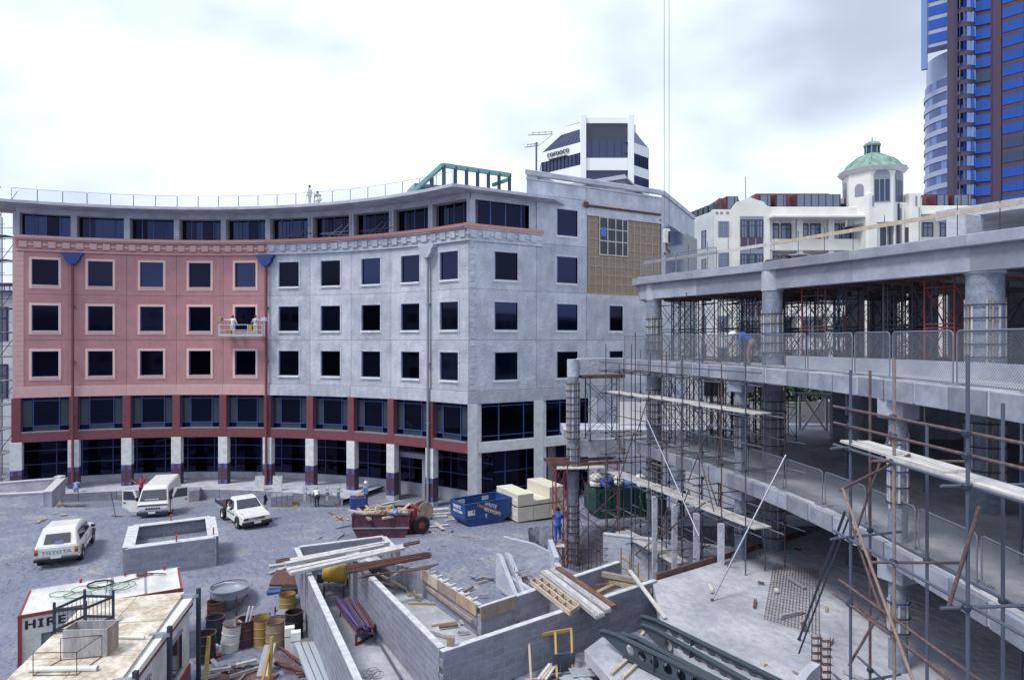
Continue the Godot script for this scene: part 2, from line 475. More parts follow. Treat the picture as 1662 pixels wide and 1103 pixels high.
func build_ground() -> void:
	var b := MB.new()
	var xs := []
	var x := -70.0
	while x < 60.0:
		xs.append(x)
		x += 0.6
	xs.push_front(-120.0); xs.push_front(-500.0)
	xs.append(120.0); xs.append(500.0)
	var ds := []
	var d := -40.0
	while d < 62.0:
		ds.append(d)
		d += 5.0 if d < 8.0 else 0.5
	for e in [80.0, 120.0, 300.0, 900.0]: ds.append(e)
	var nz := FastNoiseLite.new()
	nz.seed = 8
	nz.frequency = 0.35
	var hh := func(xx: float, dd: float) -> float:
		var h0 := ground_h(xx, dd)
		if dd < 60 and abs(xx) < 70: h0 += nz.get_noise_2d(xx, dd) * 0.025
		return h0
	for i in xs.size() - 1:
		for j in ds.size() - 1:
			var p := [[xs[i], ds[j]], [xs[i + 1], ds[j]], [xs[i + 1], ds[j + 1]], [xs[i], ds[j + 1]]]
			var q := []
			for e in p: q.append(Vector3(e[0], hh.call(e[0], e[1]), -e[1]))
			b.quad(q[0], q[1], q[2], q[3])
	struct("ground", b.mesh(), M.gravel)

func _ready() -> void:
	rng.seed = 7
	build_view()
	make_materials()
	build_ground()
	build_concave_building()
	build_background()
	build_deck_structure()
	build_walls()
	build_vehicles()
	build_yard()
	build_scaffolds()
	build_people()

# ---------- the curved building across the yard
const CX := -25.9
const CD := 22.2
const CR := 34.4
const PH0 := -25.2
const DPH := 6.65
const FLOOR0 := -12.9

func arc_pt(deg: float, off := 0.0) -> Vector3:   # on the facade curve; off > 0 is towards the yard
	var a := deg_to_rad(deg)
	return Vector3(CX + (CR - off) * sin(a), 0, -(CD + (CR - off) * cos(a)))

func bay_frame(i: int) -> Transform3D:
	var a := arc_pt(PH0 + i * DPH)
	var b := arc_pt(PH0 + (i + 1) * DPH)
	var r := (b - a).normalized()
	return Transform3D(Basis(r, Vector3.UP, r.cross(Vector3.UP)), (a + b) * 0.5)

func wall_with_hole(w: float, h: float, hx0: float, hx1: float, hy0: float, hy1: float, t: float) -> ArrayMesh:   # x from -w/2, y from 0, front at z = 0
	var key := "wh%.2f,%.2f,%.2f,%.2f,%.2f,%.2f,%.2f" % [w, h, hx0, hx1, hy0, hy1, t]
	if mesh_cache.has(key): return mesh_cache[key]
	var b := MB.new()
	var o := [Vector2(-w / 2, 0), Vector2(w / 2, 0), Vector2(w / 2, h), Vector2(-w / 2, h)]
	var q := [Vector2(hx0, hy0), Vector2(hx1, hy0), Vector2(hx1, hy1), Vector2(hx0, hy1)]
	for i in 4:
		var j := (i + 1) % 4
		for z in [0.0, -t]:
			var a := Vector3(o[i].x, o[i].y, z); var d := Vector3(o[j].x, o[j].y, z)
			var e := Vector3(q[j].x, q[j].y, z); var f := Vector3(q[i].x, q[i].y, z)
			if z == 0.0: b.quad(a, d, e, f)
			else: b.quad(f, e, d, a)
		b.quad(Vector3(o[j].x, o[j].y, 0), Vector3(o[i].x, o[i].y, 0), Vector3(o[i].x, o[i].y, -t), Vector3(o[j].x, o[j].y, -t))
		b.quad(Vector3(q[i].x, q[i].y, 0), Vector3(q[j].x, q[j].y, 0), Vector3(q[j].x, q[j].y, -t), Vector3(q[i].x, q[i].y, -t))
	mesh_cache[key] = b.mesh()
	return mesh_cache[key]

func ring_mesh(x0: float, x1: float, y0: float, y1: float, bw: float, bb: float, t: float) -> ArrayMesh:   # a flat picture-frame round an opening, bottom bar bb
	var key := "rg%.2f,%.2f,%.2f,%.2f,%.2f,%.2f,%.2f" % [x0, x1, y0, y1, bw, bb, t]
	if mesh_cache.has(key): return mesh_cache[key]
	var b := MB.new()
	b.cbox(Vector3((x0 + x1) / 2, y1 - bw / 2, t / 2), Vector3(x1 - x0, bw, t), 0.012)
	b.cbox(Vector3((x0 + x1) / 2, y0 + bb / 2, t / 2), Vector3(x1 - x0, bb, t), 0.012)
	for s in [x0 + bw / 2, x1 - bw / 2]:
		b.cbox(Vector3(s, (y0 + bb + y1 - bw) / 2, t / 2), Vector3(bw, y1 - y0 - bb - bw, t), 0.012)
	mesh_cache[key] = b.mesh()
	return mesh_cache[key]

func window_panel(root: Node, xf: Transform3D, w: float, h: float, hx: float, hw: float, m: Material, painted: bool, nm := "wall_panel") -> void:
	# one precast panel with its window: opening hw wide centred at hx, from 0.75 to 2.85
	var p := gput(root, nm, wall_with_hole(w, h, hx - hw / 2, hx + hw / 2, 0.75, 2.85, 0.25), m, xf)
	gput(p, "pane", boxm(Vector3(hw, 2.1, 0.02)), M.pane[rng.randi() % 6], xf * Transform3D(Basis(Vector3.UP, rng.randf_range(-0.02, 0.02)) * Basis(Vector3(1, 0, 0), rng.randf_range(-0.012, 0.012)), Vector3(hx, 1.8, -0.17)))
	gput(p, "window_frame", ring_mesh(-hw / 2, hw / 2, 0.75, 2.85, 0.05, 0.05, 0.06), M.mullion, xf * Transform3D(Basis.IDENTITY, Vector3(hx, 0, -0.17)))
	if painted:
		gput(p, "surround", ring_mesh(-hw / 2 - 0.19, hw / 2 + 0.19, 0.44, 3.04, 0.19, 0.10, 0.045), M.pink_pale, xf * Transform3D(Basis.IDENTITY, Vector3(hx, 0, 0)))
		gput(p, "sill", boxm(Vector3(hw, 0.20, 0.07), 0.02), M.pink_light, xf * Transform3D(Basis.IDENTITY, Vector3(hx, 0.645, 0.035)))
	else:
		gput(p, "surround", ring_mesh(-hw / 2 - 0.16, hw / 2 + 0.16, 0.45, 3.0, 0.15, 0.09, 0.03), M.panel[2], xf * Transform3D(Basis.IDENTITY, Vector3(hx, 0, 0)))
		gput(p, "sill", boxm(Vector3(hw + 0.06, 0.17, 0.10), 0.03), M.concrete_white, xf * Transform3D(Basis.IDENTITY, Vector3(hx, 0.65, 0.05)))

func glazed_bay(root: Node, xf: Transform3D, w: float, h0: float, h1: float, set_back: float, cols: Array, rows: Array, gm: Material, nm: String) -> void:
	# a glazed opening: pane with glazing bars, set back behind the wall line
	var p := gput(root, nm, boxm(Vector3(w, h1 - h0, 0.03)), gm, xf * Transform3D(Basis.IDENTITY, Vector3(0, (h0 + h1) / 2, -set_back)))
	for cx in cols:
		gput(p, "mullion", boxm(Vector3(0.07, h1 - h0, 0.09)), M.mullion, xf * Transform3D(Basis.IDENTITY, Vector3(cx * w, (h0 + h1) / 2, -set_back + 0.05)))
	for ry in rows:
		gput(p, "transom", boxm(Vector3(w, 0.07, 0.08)), M.mullion, xf * Transform3D(Basis.IDENTITY, Vector3(0, h0 + (h1 - h0) * ry, -set_back + 0.052)))

func build_concave_building() -> void:
	var base := arc_pt(8.0)
	base.y = FLOOR0
	var T := thing("curved_building", "curved five-storey building, half painted pink and half bare grey concrete", "building", base)
	for i in 10:
		var xf := bay_frame(i)
		var at := func(h: float, out := 0.0, u := 0.0) -> Transform3D:
			return xf * Transform3D(Basis.IDENTITY, Vector3(u, h, out))
		var painted := i < 5
		var W0 := 3.992
		# three storeys of panels
		for f in 3:
			var h0: float = [-3.8, 0.0, 3.8][f]
			var hh: float = [3.78, 3.78, 3.5][f]
			var m: Material = M.pink if painted else M.panel[(i * 3 + f * 2) % 4]
			window_panel(T, at.call(h0 + 0.01), W0 - 0.025, hh, 0.0, 1.86, m, painted)
		# dark backing of the joints
		gput(T, "joint_backing", boxm(Vector3(W0, 11.1, 0.05)), M.joint, at.call(1.75, -0.30))
		# band under the panels
		gput(T, "string_course", boxm(Vector3(W0 - 0.01, 0.93, 0.34), 0.02), M.pink_light if painted else M.panel[(i + 1) % 4], at.call(-4.285, -0.09))
		# cornice
		var fm: Material = M.pink_light if painted else M.panel[i % 4]
		var fm2: Material = M.pink if painted else M.panel[(i + 3) % 4]
		gput(T, "cornice_moulding", boxm(Vector3(W0 + 0.01, 0.12, 0.44), 0.03), fm, at.call(7.37, -0.05))
		gput(T, "frieze", boxm(Vector3(W0, 0.80, 0.36)), fm2, at.call(7.83, -0.12))
		for k in 4:
			var u := (k - 1.5) * W0 / 4
			gput(T, "dentil", boxm(Vector3(0.55, 0.52, 0.16), 0.02), fm, at.call(7.86, 0.13, u))
			gput(T, "dentil_link", boxm(Vector3(0.40, 0.20, 0.09), 0.01), fm, at.call(7.86, 0.10, u + W0 / 8))
		gput(T, "cornice_fillet", boxm(Vector3(W0 + 0.02, 0.10, 0.52), 0.02), fm, at.call(8.28, -0.01))
		gput(T, "cornice_cap", boxm(Vector3(W0 + 0.04, 0.26, 0.66), 0.03), M.pink_light if painted else M.salmon, at.call(8.462, 0.03))
		# attic storey
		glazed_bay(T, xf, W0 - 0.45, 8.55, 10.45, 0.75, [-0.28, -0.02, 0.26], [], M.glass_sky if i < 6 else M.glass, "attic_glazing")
		if i < 10:
			for cx in [-0.36, 0.12]: gput(T, "attic_pane", boxm(Vector3(0.9, 1.7, 0.02)), M.pane[rng.randi() % 6], at.call(9.45, -0.70, cx * 3.0))
		gput(T, "attic_beam", boxm(Vector3(W0, 0.46, 0.9)), M.concrete, at.call(10.66, -0.42))
		gput(T, "attic_ledge", boxm(Vector3(W0, 0.10, 1.2)), M.concrete, at.call(8.53, -0.92))
		# first floor glazing between piers
		glazed_bay(T, xf, W0 - 0.62, -7.62, -4.76, 0.42, [-0.5, -0.27, 0.27, 0.5], [0.0, 0.17, 0.90, 1.0], M.glass, "shop_glazing")
		for sx in [-1.32, 1.32]: gput(T, "side_pane", boxm(Vector3(0.66, 2.0, 0.02)), M.side_glass, xf * Transform3D(Basis(Vector3.UP, rng.randf_range(-0.03, 0.03)), Vector3(sx, -6.1, -0.39)))
		gput(T, "low_pane", boxm(Vector3(1.8, 0.42, 0.02)), M.side_glass, at.call(-7.36, -0.39))
		gput(T, "spandrel_beam", boxm(Vector3(W0 - 0.02, 0.76, 0.5), 0.01), M.maroon_wall, at.call(-8.0, -0.2))
		gput(T, "window_sill", boxm(Vector3(W0 - 0.66, 0.06, 0.4)), M.galv, at.call(-7.588, -0.16))
		# ground floor glazing, set back behind the columns
		glazed_bay(T, xf, W0 + 0.35, -11.9, -8.36, 2.6, [-0.5, 0.05], [0.0, 0.35, 0.68], M.glass, "ground_glazing")
		gput(T, "plinth_wall", boxm(Vector3(W0 + 0.35, 1.0, 0.2)), M.concrete, at.call(-12.4, -2.55))
		gput(T, "colonnade_ceiling", boxm(Vector3(W0 + 0.3, 0.08, 2.4)), M.concrete, at.call(-8.42, -1.6))
	for i in 11:
		var p := arc_pt(PH0 + i * DPH)
		var nrm := (arc_pt(PH0 + i * DPH, 1.0) - p).normalized()
		var bs := Basis(Vector3.UP.cross(nrm), Vector3.UP, nrm)
		var at := func(h: float, out: float, u := 0.0) -> Transform3D:
			return Transform3D(bs, p + nrm * out + Vector3(0, h, 0) + bs.x * u)
		gput(T, "attic_column", boxm(Vector3(0.46, 1.86, 0.5), 0.02), M.concrete, at.call(9.505, -0.25))
		if i < 10:
			gput(T, "pier", boxm(Vector3(0.62, 3.6, 0.52), 0.01), M.maroon_wall, at.call(-6.565, -0.175))
			var c := gput(T, "column", boxm(Vector3(0.80, 2.30, 0.62), 0.02), M.concrete_white, at.call(-9.53, -0.2))
			gput(c, "tile_band", boxm(Vector3(0.82, 0.42, 0.64), 0.01), M.tile_purple, at.call(-10.89, -0.2))
			for s in [-0.27, 0.27]:
				gput(c, "blue_tile", boxm(Vector3(0.24, 0.40, 0.03)), M.tile_blue, at.call(-10.89, 0.115, s))
				gput(c, "blue_tile", boxm(Vector3(0.24, 0.36, 0.03)), M.tile_blue, at.call(-12.3, 0.115, s))
			for r in 3:
				for s in [-0.205, 0.205]:
					gput(c, "tile", boxm(Vector3(0.40, 0.315, 0.64), 0.008), M.tile_purple, at.call(-11.27 - r * 0.325, -0.2, s))
			gput(c, "tile_band", boxm(Vector3(0.82, 0.40, 0.64), 0.01), M.tile_purple, at.call(-12.3, -0.2))
			gput(c, "plinth", boxm(Vector3(0.80, 0.9, 0.62)), M.concrete, at.call(-12.95, -0.2))
	# eave slab round the curve and along the end face
	var cor := arc_pt(PH0 + 10 * DPH)
	var u := Vector3(cos(deg_to_rad(30)), 0, -sin(deg_to_rad(30)))
	var nr := Vector3(-u.z, 0, u.x)     # towards the yard
	nr = Vector3(-sin(deg_to_rad(30)), 0, cos(deg_to_rad(30)))
	var eave := MB.new()
	var inner := []
	var outer := []
	for k in range(-2, 41):
		var dg := PH0 + k * DPH / 4
		inner.append(arc_pt(dg, -3.0)); outer.append(arc_pt(dg, 2.0))
	# mitre at the corner
	var tan_in := (arc_pt(PH0 + 10 * DPH, 2.0) - arc_pt(PH0 + 9.8 * DPH, 2.0)).normalized()
	var a0 := arc_pt(PH0 + 10 * DPH, 2.0)
	var b0 := cor + nr * 2.0
	var den := tan_in.x * u.z - tan_in.z * u.x
	var tt := ((b0.x - a0.x) * u.z - (b0.z - a0.z) * u.x) / den
	outer.append(a0 + tan_in * tt); inner.append(cor - nr * 3.0 + u * 2.0)
	outer.append(cor + u * 8.6 + nr * 2.0); inner.append(cor + u * 8.6 - nr * 0.05)
	for k in outer.size() - 1:
		var y0 := Vector3(0, 10.9, 0); var y1 := Vector3(0, 11.12, 0); var ys := Vector3(0, 10.78, 0)
		eave.quad(inner[k] + y1, outer[k] + y1, outer[k + 1] + y1, inner[k + 1] + y1)
		eave.quad(outer[k] + y0, outer[k + 1] + y0, outer[k + 1] + y1, outer[k] + y1)
		eave.quad(inner[k + 1] + ys, outer[k + 1] + y0, outer[k] + y0, inner[k] + ys)
	for k in [0, outer.size() - 1]:
		eave.quad(inner[k] + Vector3(0, 10.78, 0), outer[k] + Vector3(0, 10.9, 0), outer[k] + Vector3(0, 11.12, 0), inner[k] + Vector3(0, 11.12, 0))
	gput(T, "eave", eave.mesh(), M.concrete)
	# end face
	var fb := Basis(u, Vector3.UP, nr)
	var fx := func(t: float, h: float, out := 0.0) -> Transform3D:
		return Transform3D(fb, cor + u * t + nr * out + Vector3(0, h, 0))
	for f in 4:
		var h0: float = [-3.8, 0.0, 3.8, 7.6][f]
		var hh: float = [3.78, 3.78, 3.78 , 3.75][f]
		if f < 3:
			window_panel(T, fx.call(2.95, h0 + 0.01), 5.86, 3.5 if f == 2 else hh, 0.2, 2.05, M.panel[f], false)
			for q in 9:
				if q * 0.42 < hh - 0.4:
					gput(T, "quoin", boxm(Vector3(0.5 if q % 2 == 0 else 0.36, 0.39, 0.06), 0.02), M.panel[(q + f) % 4], fx.call(0.38 if q % 2 == 0 else 0.30, h0 + 0.25 + q * 0.415, 0.03))
		window_panel(T, fx.call(8.3, h0 + 0.01), 4.77, hh, 0.5, 2.05, M.panel[(f + 1) % 4], false)
		if f < 2:
			window_panel(T, fx.call(14.8, h0 + 0.01), 8.15, hh, -1.0, 1.46, M.panel[(f + 2) % 4], false)
	gput(T, "joint_backing", boxm(Vector3(18.9, 11.3, 0.05)), M.joint, fx.call(9.45, 1.85, -0.30))
	gput(T, "joint_backing", boxm(Vector3(4.9, 4.0, 0.05)), M.joint, fx.call(8.3, 9.4, -0.30))
	for s in [[2.95, 5.88], [8.3, 4.79], [14.8, 8.17]]:
		gput(T, "string_course", boxm(Vector3(s[1], 0.93, 0.36), 0.02), M.panel[3], fx.call(s[0], -4.285, -0.08))
	# end-face cornice and attic
	gput(T, "cornice_moulding", boxm(Vector3(6.7, 0.12, 0.44), 0.03), M.panel[0], fx.call(3.2, 7.37, -0.05))
	gput(T, "frieze", boxm(Vector3(6.6, 0.80, 0.36)), M.panel[1], fx.call(3.2, 7.83, -0.12))
	for k in 6:
		gput(T, "dentil", boxm(Vector3(0.55, 0.52, 0.16), 0.02), M.panel[0], fx.call(0.5 + k * 1.05, 7.86, 0.13))
		gput(T, "dentil_link", boxm(Vector3(0.40, 0.20, 0.09), 0.01), M.panel[0], fx.call(1.02 + k * 1.05, 7.86, 0.10))
	gput(T, "cornice_fillet", boxm(Vector3(6.7, 0.10, 0.52), 0.02), M.panel[0], fx.call(3.2, 8.28, -0.01))
	gput(T, "cornice_cap", boxm(Vector3(6.8, 0.26, 0.66), 0.03), M.salmon, fx.call(3.2, 8.462, 0.03))
	glazed_bay(T, fx.call(2.9, 0.0), 5.0, 8.55, 10.45, 0.6, [-0.28, -0.02, 0.26], [], M.glass, "attic_glazing")
	gput(T, "attic_beam", boxm(Vector3(5.6, 0.46, 0.9)), M.concrete, fx.call(3.0, 10.66, -0.42))
	gput(T, "attic_column", boxm(Vector3(0.6, 1.86, 0.6), 0.02), M.concrete, fx.call(5.5, 9.505, -0.3))
	gput(T, "attic_ledge", boxm(Vector3(5.4, 0.10, 1.2)), M.concrete, fx.call(3.0, 8.53, -0.92))
	# end-face lower floors
	for s in [[0.02, 0.8], [5.75, 0.85], [11.0, 0.85]]:
		gput(T, "end_column", boxm(Vector3(s[1], 8.3, 0.6), 0.02), M.concrete_white, fx.call(s[0] + s[1] * 0.5 - 0.02, -8.9, -0.16))
	for s in [[3.3, 4.9], [8.8, 4.4]]:
		glazed_bay(T, fx.call(s[0], 0.0), s[1], -7.62, -4.76, 0.4, [-0.2, 0.25], [0.0, 0.14, 0.92], M.glass, "shop_glazing")
		gput(T, "end_beam", boxm(Vector3(s[1], 0.78, 0.5), 0.02), M.concrete_white, fx.call(s[0], -8.02, -0.14))
		glazed_bay(T, fx.call(s[0], 0.0), s[1], -12.9, -8.4, 2.2, [-0.3, 0.1, 0.4], [0.3, 0.6], M.glass, "ground_glazing")
	gput(T, "side_wall", boxm(Vector3(7.0, 8.15, 0.3)), M.panel[1], fx.call(15.4, -8.83, -0.15))
	gput(T, "side_wall", boxm(Vector3(0.3, 4.6, 2.4)), M.panel[1], fx.call(11.8, -10.6, -1.4))
	# upper part of the tall block behind the eave: parapet, mouldings, sheeted opening
	gput(T, "parapet_panel", boxm(Vector3(4.77, 1.12, 0.25)), M.panel[2], fx.call(8.3, 11.95, -0.125))
	gput(T, "parapet_panel", boxm(Vector3(0.9, 1.70, 0.25)), M.panel[3], fx.call(5.45, 11.95, -0.125))
	gput(T, "parapet_panel", boxm(Vector3(8.15, 1.62, 0.25)), M.panel[1], fx.call(14.8, 11.72, -0.125))
	gput(T, "lintel_panel", boxm(Vector3(8.15, 0.66, 0.25)), M.panel[2], fx.call(14.8, 10.55, -0.125))
	gput(T, "coping", boxm(Vector3(13.95, 0.42, 0.6), 0.05), M.concrete, fx.call(11.92, 12.99, -0.1))
	gput(T, "coping_moulding", boxm(Vector3(13.9, 0.14, 0.46), 0.03), M.concrete, fx.call(11.92, 12.50, -0.1))
	gput(T, "parapet_return", boxm(Vector3(0.25, 1.7, 5.0)), M.panel[2], fx.call(5.13, 11.95, -2.76))
	gput(T, "return_coping", boxm(Vector3(0.6, 0.40, 5.0), 0.05), M.concrete, fx.call(5.25, 12.985, -2.91))
	gpole(T, "steel_rail", fx.call(10.75, 11.0, 0.25).origin, fx.call(18.9, 11.0, 0.25).origin, 0.09, M.rust, 6)
	gput(T, "steel_bracket", boxm(Vector3(0.35, 0.45, 0.5)), M.rust, fx.call(10.8, 11.05, 0.1))
	gput(T, "hessian_sheet", boxm(Vector3(8.15, 6.5, 0.05)), M.hessian, fx.call(14.8, 6.95, -0.22))
	gput(T, "opening_backing", boxm(Vector3(8.15, 6.6, 0.05)), M.dark_room, fx.call(14.8, 6.95, -0.60))
	for k in 12:
		gput(T, "batten", boxm(Vector3(0.05, 6.5, 0.05)), M.batten, fx.call(10.9 + k * 0.69, 6.95, -0.17))
	for k in 9:
		gput(T, "batten", boxm(Vector3(8.1, 0.045, 0.05)), M.batten, fx.call(14.8, 3.9 + k * 0.74, -0.165))
	var pw := gput(T, "plastic_window", boxm(Vector3(3.0, 3.1, 0.04)), M.tower_dark_glass, fx.call(13.55, 8.65, -0.13))
	for k in 5: gput(pw, "glazing_bar", boxm(Vector3(0.08, 3.2, 0.06)), M.plank, fx.call(12.05 + [0.0, 0.85, 1.7, 2.45, 3.0][k], 8.65, -0.09))
	for k in 4: gput(pw, "glazing_bar", boxm(Vector3(3.08, 0.08, 0.055)), M.plank, fx.call(13.55, 7.1 + [0.0, 1.15, 2.15, 3.1][k], -0.088))
	gput(pw, "blue_rag", boxm(Vector3(0.55, 0.75, 0.05), 0.02), M.blue_tarp, fx.call(12.45, 9.0, -0.06))
	# receding flank
	var c2: Vector3 = fx.call(18.9, 0.0).origin
	var u2 := Vector3(cos(deg_to_rad(63)), 0, -sin(deg_to_rad(63)))
	var n2 := Vector3(-sin(deg_to_rad(63)), 0, cos(deg_to_rad(63)))
	var fb2 := Basis(u2, Vector3.UP, n2)
	var fy := func(t: float, h: float, out := 0.0) -> Transform3D:
		return Transform3D(fb2, c2 + u2 * t + n2 * out + Vector3(0, h, 0))
	gput(T, "flank_wall", boxm(Vector3(13.1, 16.3, 0.3)), M.panel[0], fy.call(6.55, -4.75, -0.15))
	gput(T, "flank_parapet", boxm(Vector3(13.1, 2.2, 0.3)), M.panel[1], fy.call(6.55, 11.55, -0.15))
	gput(T, "coping", boxm(Vector3(13.2, 0.42, 0.6), 0.05), M.concrete, fy.call(6.6, 12.985, -0.1))
	gput(T, "coping_moulding", boxm(Vector3(13.1, 0.14, 0.46), 0.03), M.concrete, fy.call(6.6, 12.495, -0.1))
	gput(T, "flank_pier", boxm(Vector3(0.5, 7.1, 0.3)), M.panel[2], fy.call(0.25, 6.93, -0.15))
	gput(T, "flank_pier", boxm(Vector3(0.6, 7.1, 0.3)), M.panel[2], fy.call(12.8, 6.93, -0.15))
	gput(T, "plastic_sheet", boxm(Vector3(12.0, 7.05, 0.05)), M.tower_glass_grey, fy.call(6.5, 6.93, -0.25))
	for k in 14:
		gput(T, "batten", boxm(Vector3(0.09, 7.0, 0.06)), M.timber[1] if k % 3 else M.rust, fy.call(0.8 + k * 0.88, 6.93, -0.2))
	for k in 6:
		gput(T, "batten", boxm(Vector3(11.8, 0.08, 0.06)), M.timber[1], fy.call(6.5, 4.3 + k * 1.1, -0.195))
	gpole(T, "steel_rail", fy.call(0.0, 10.55, 0.2).origin, fy.call(13.0, 10.55, 0.2).origin, 0.1, M.rust, 6)
	# body of the building behind the skins: roof and back
	var body := MB.new()
	var ring := []
	for k in 11: ring.append(arc_pt(PH0 + k * DPH, -1.0))
	ring.append(fx.call(18.4, 0.0, -0.7).origin)
	ring.append(fy.call(13.0, 0.0, -0.7).origin)
	ring.append(Vector3(-4, 0, -78)); ring.append(Vector3(-46, 0, -74))
	var poly := PackedVector2Array()
	for q in ring: poly.append(Vector2(q.x, -q.z))
	body.prism(poly, 19.0, Transform3D(Basis(Vector3(1, 0, 0), Vector3(0, 0, -1), Vector3(0, 1, 0)), Vector3(0, -8.3, 0)))
	gput(T, "core", body.mesh(), M.dark_room)
	var poly2 := PackedVector2Array()
	for k in 10:
		var q2 := arc_pt(PH0 + k * DPH, -2.8)
		poly2.append(Vector2(q2.x, -q2.z))
	for q3 in [fx.call(0.5, 0.0, -4.0).origin, fx.call(3.0, 0.0, -2.6).origin, fx.call(18.0, 0.0, -2.6).origin, fy.call(12.0, 0.0, -2.5).origin, Vector3(-4, 0, -78), Vector3(-46, 0, -74)]: poly2.append(Vector2(q3.x, -q3.z))
	var low := MB.new()
	low.prism(poly2, 4.6, Transform3D(Basis(Vector3(1, 0, 0), Vector3(0, 0, -1), Vector3(0, 1, 0)), Vector3(0, -12.9, 0)))
	gput(T, "core", low.mesh(), M.dark_room)
	# left end return wall with quoins
	var le := arc_pt(PH0)
	var ln := (arc_pt(PH0, 1.0) - le).normalized()
	var lb := Basis(Vector3.UP.cross(ln), Vector3.UP, ln)
	gput(T, "end_wall", boxm(Vector3(0.25, 19.0, 8.0)), M.pink_light, Transform3D(lb, le - lb.x * 0.13 - ln * 4.05 + Vector3(0, -1.0, 0)))
	for f in 27:
		gput(T, "quoin", boxm(Vector3(0.52, 0.40, 0.06), 0.015), M.pink_light, Transform3D(lb, le + lb.x * 0.26 + ln * 0.03 + Vector3(0, -3.6 + f * 0.41, 0)))
	# rainwater heads and pipes
	for s in [[1, M.blue_paint, M.maroon_wall], [5, M.blue_paint, M.maroon_wall], [9, M.concrete, M.grey_paint]]:
		var pp := arc_pt(PH0 + s[0] * DPH)
		var nn := (arc_pt(PH0 + s[0] * DPH, 1.0) - pp).normalized()
		var pb := Basis(Vector3.UP.cross(nn), Vector3.UP, nn)
		var hd := MB.new()
		hd.prism(PackedVector2Array([Vector2(-0.75, 1.0), Vector2(-0.75, 0.78), Vector2(-0.6, 0.72), Vector2(-0.5, 0.35), Vector2(-0.2, 0.02), Vector2(0.2, 0.02), Vector2(0.5, 0.35), Vector2(0.6, 0.72), Vector2(0.75, 0.78), Vector2(0.75, 1.0)]), 0.5)
		gput(T, "rainwater_head", hd.mesh(), s[1], Transform3D(pb, pp + Vector3(0, 6.3, 0) + nn * 0.05))
		gpole(T, "downpipe", pp + nn * 0.26 + Vector3(0, 6.35, 0), pp + nn * 0.26 + Vector3(0, -12.6, 0), 0.10, s[2], 10)
		for k in 4: gput(T, "pipe_clip", boxm(Vector3(0.3, 0.08, 0.32)), s[2], Transform3D(pb, pp + nn * 0.16 + Vector3(0, -11.0 + k * 4.6, 0)))
	# portal in front of the ground floor glazing
	var xd := bay_frame(8)
	var po := gput(T, "entrance_portal", boxm(Vector3(3.4, 0.4, 0.7), 0.02), M.grey_paint, xd * Transform3D(Basis.IDENTITY, Vector3(-0.9, -9.3, -1.2)))
	for s in [-2.45, 0.65]:
		gput(po, "portal_jamb", boxm(Vector3(0.3, 3.4, 0.7), 0.02), M.grey_paint, xd * Transform3D(Basis.IDENTITY, Vector3(s, -11.2, -1.2)))

# ---------- the unfinished concrete frame on the right
const H_TOP := 3.05
const H_MID := -0.98
const H_LOW := -5.01
const H_BASE := -8.2
const EDGE := [Vector2(5.5, 34.2), Vector2(6.25, 31.6), Vector2(7.1, 28.8), Vector2(7.84, 26.3), Vector2(8.5, 23.6), Vector2(9.03, 21.0), Vector2(9.28, 18.7), Vector2(9.35, 16.5), Vector2(9.32, 14.0), Vector2(9.2, 11.8), Vector2(8.95, 9.6), Vector2(8.6, 7.6)]
const TOP_EDGE := [Vector2(6.22, 32.1), Vector2(8.08, 28.9), Vector2(9.94, 25.7), Vector2(11.57, 22.3), Vector2(13.2, 18.9), Vector2(14.6, 16.0), Vector2(15.6, 12.6)]
var FLOOR_XF := Basis(Vector3(1, 0, 0), Vector3(0, 0, -1), Vector3(0, 1, 0))

func v3(p: Vector2, h: float) -> Vector3:
	return Vector3(p.x, h, -p.y)

func slab(root: Node, nm: String, poly: Array, top: float, t: float, m: Material) -> void:
	var b := MB.new()
	b.prism(PackedVector2Array(poly), t, Transform3D(FLOOR_XF, Vector3(0, top - t, 0)))
	gput(root, nm, b.mesh(), m)

func along(line: Array, s: float) -> Array:   # point and direction at arc length s
	var acc := 0.0
	for i in line.size() - 1:
		var L: float = line[i].distance_to(line[i + 1])
		if acc + L >= s or i == line.size() - 2:
			var d: Vector2 = (line[i + 1] - line[i]).normalized()
			return [line[i] + d * (s - acc), d]
		acc += L
	return []

func line_len(line: Array) -> float:
	var a := 0.0
	for i in line.size() - 1: a += line[i].distance_to(line[i + 1])
	return a

func round_column(root: Node, c: Vector2, r: float, h0: float, h1: float, wrap: bool, cage0: float, cage1: float, nb: int) -> void:
	var b := MB.new()
	b.lathe([Vector2(0, h0), Vector2(r, h0), Vector2(r, h1), Vector2(0, h1)], 24, Vector3(c.x, 0, -c.y))
	var o := gput(root, "column", b.mesh(), M.wrap if wrap else M.concrete)
	if cage1 <= cage0: return
	for k in nb:
		var a := TAU * (k + 0.35 * sin(k * 2.3)) / nb
		var p := Vector3(c.x + (r + 0.02) * cos(a), 0, -c.y + (r + 0.02) * sin(a))
		gput(o, "batten", boxm(Vector3(0.05, cage1 - cage0 + 0.2 * sin(k * 1.7), 0.035)), [M.timber_grey[1], M.timber[2], M.timber_grey[0]][k % 3], Transform3D(Basis(Vector3.UP, -a + PI / 2), p + Vector3(0, (cage0 + cage1) / 2, 0)))
	var n := int((cage1 - cage0) / 0.36)
	for k in n + 1:
		var y := cage0 + 0.08 + k * (cage1 - cage0 - 0.16) / maxi(n, 1)
		var hb := MB.new()
		hb.lathe([Vector2(r + 0.04, y - 0.018), Vector2(r + 0.062, y - 0.018), Vector2(r + 0.062, y + 0.018), Vector2(r + 0.04, y + 0.018)], 20, Vector3(c.x, 0, -c.y))
		gput(o, "hoop", hb.mesh(), M.blue_paint if k % 4 == 2 else M.steel_dark)

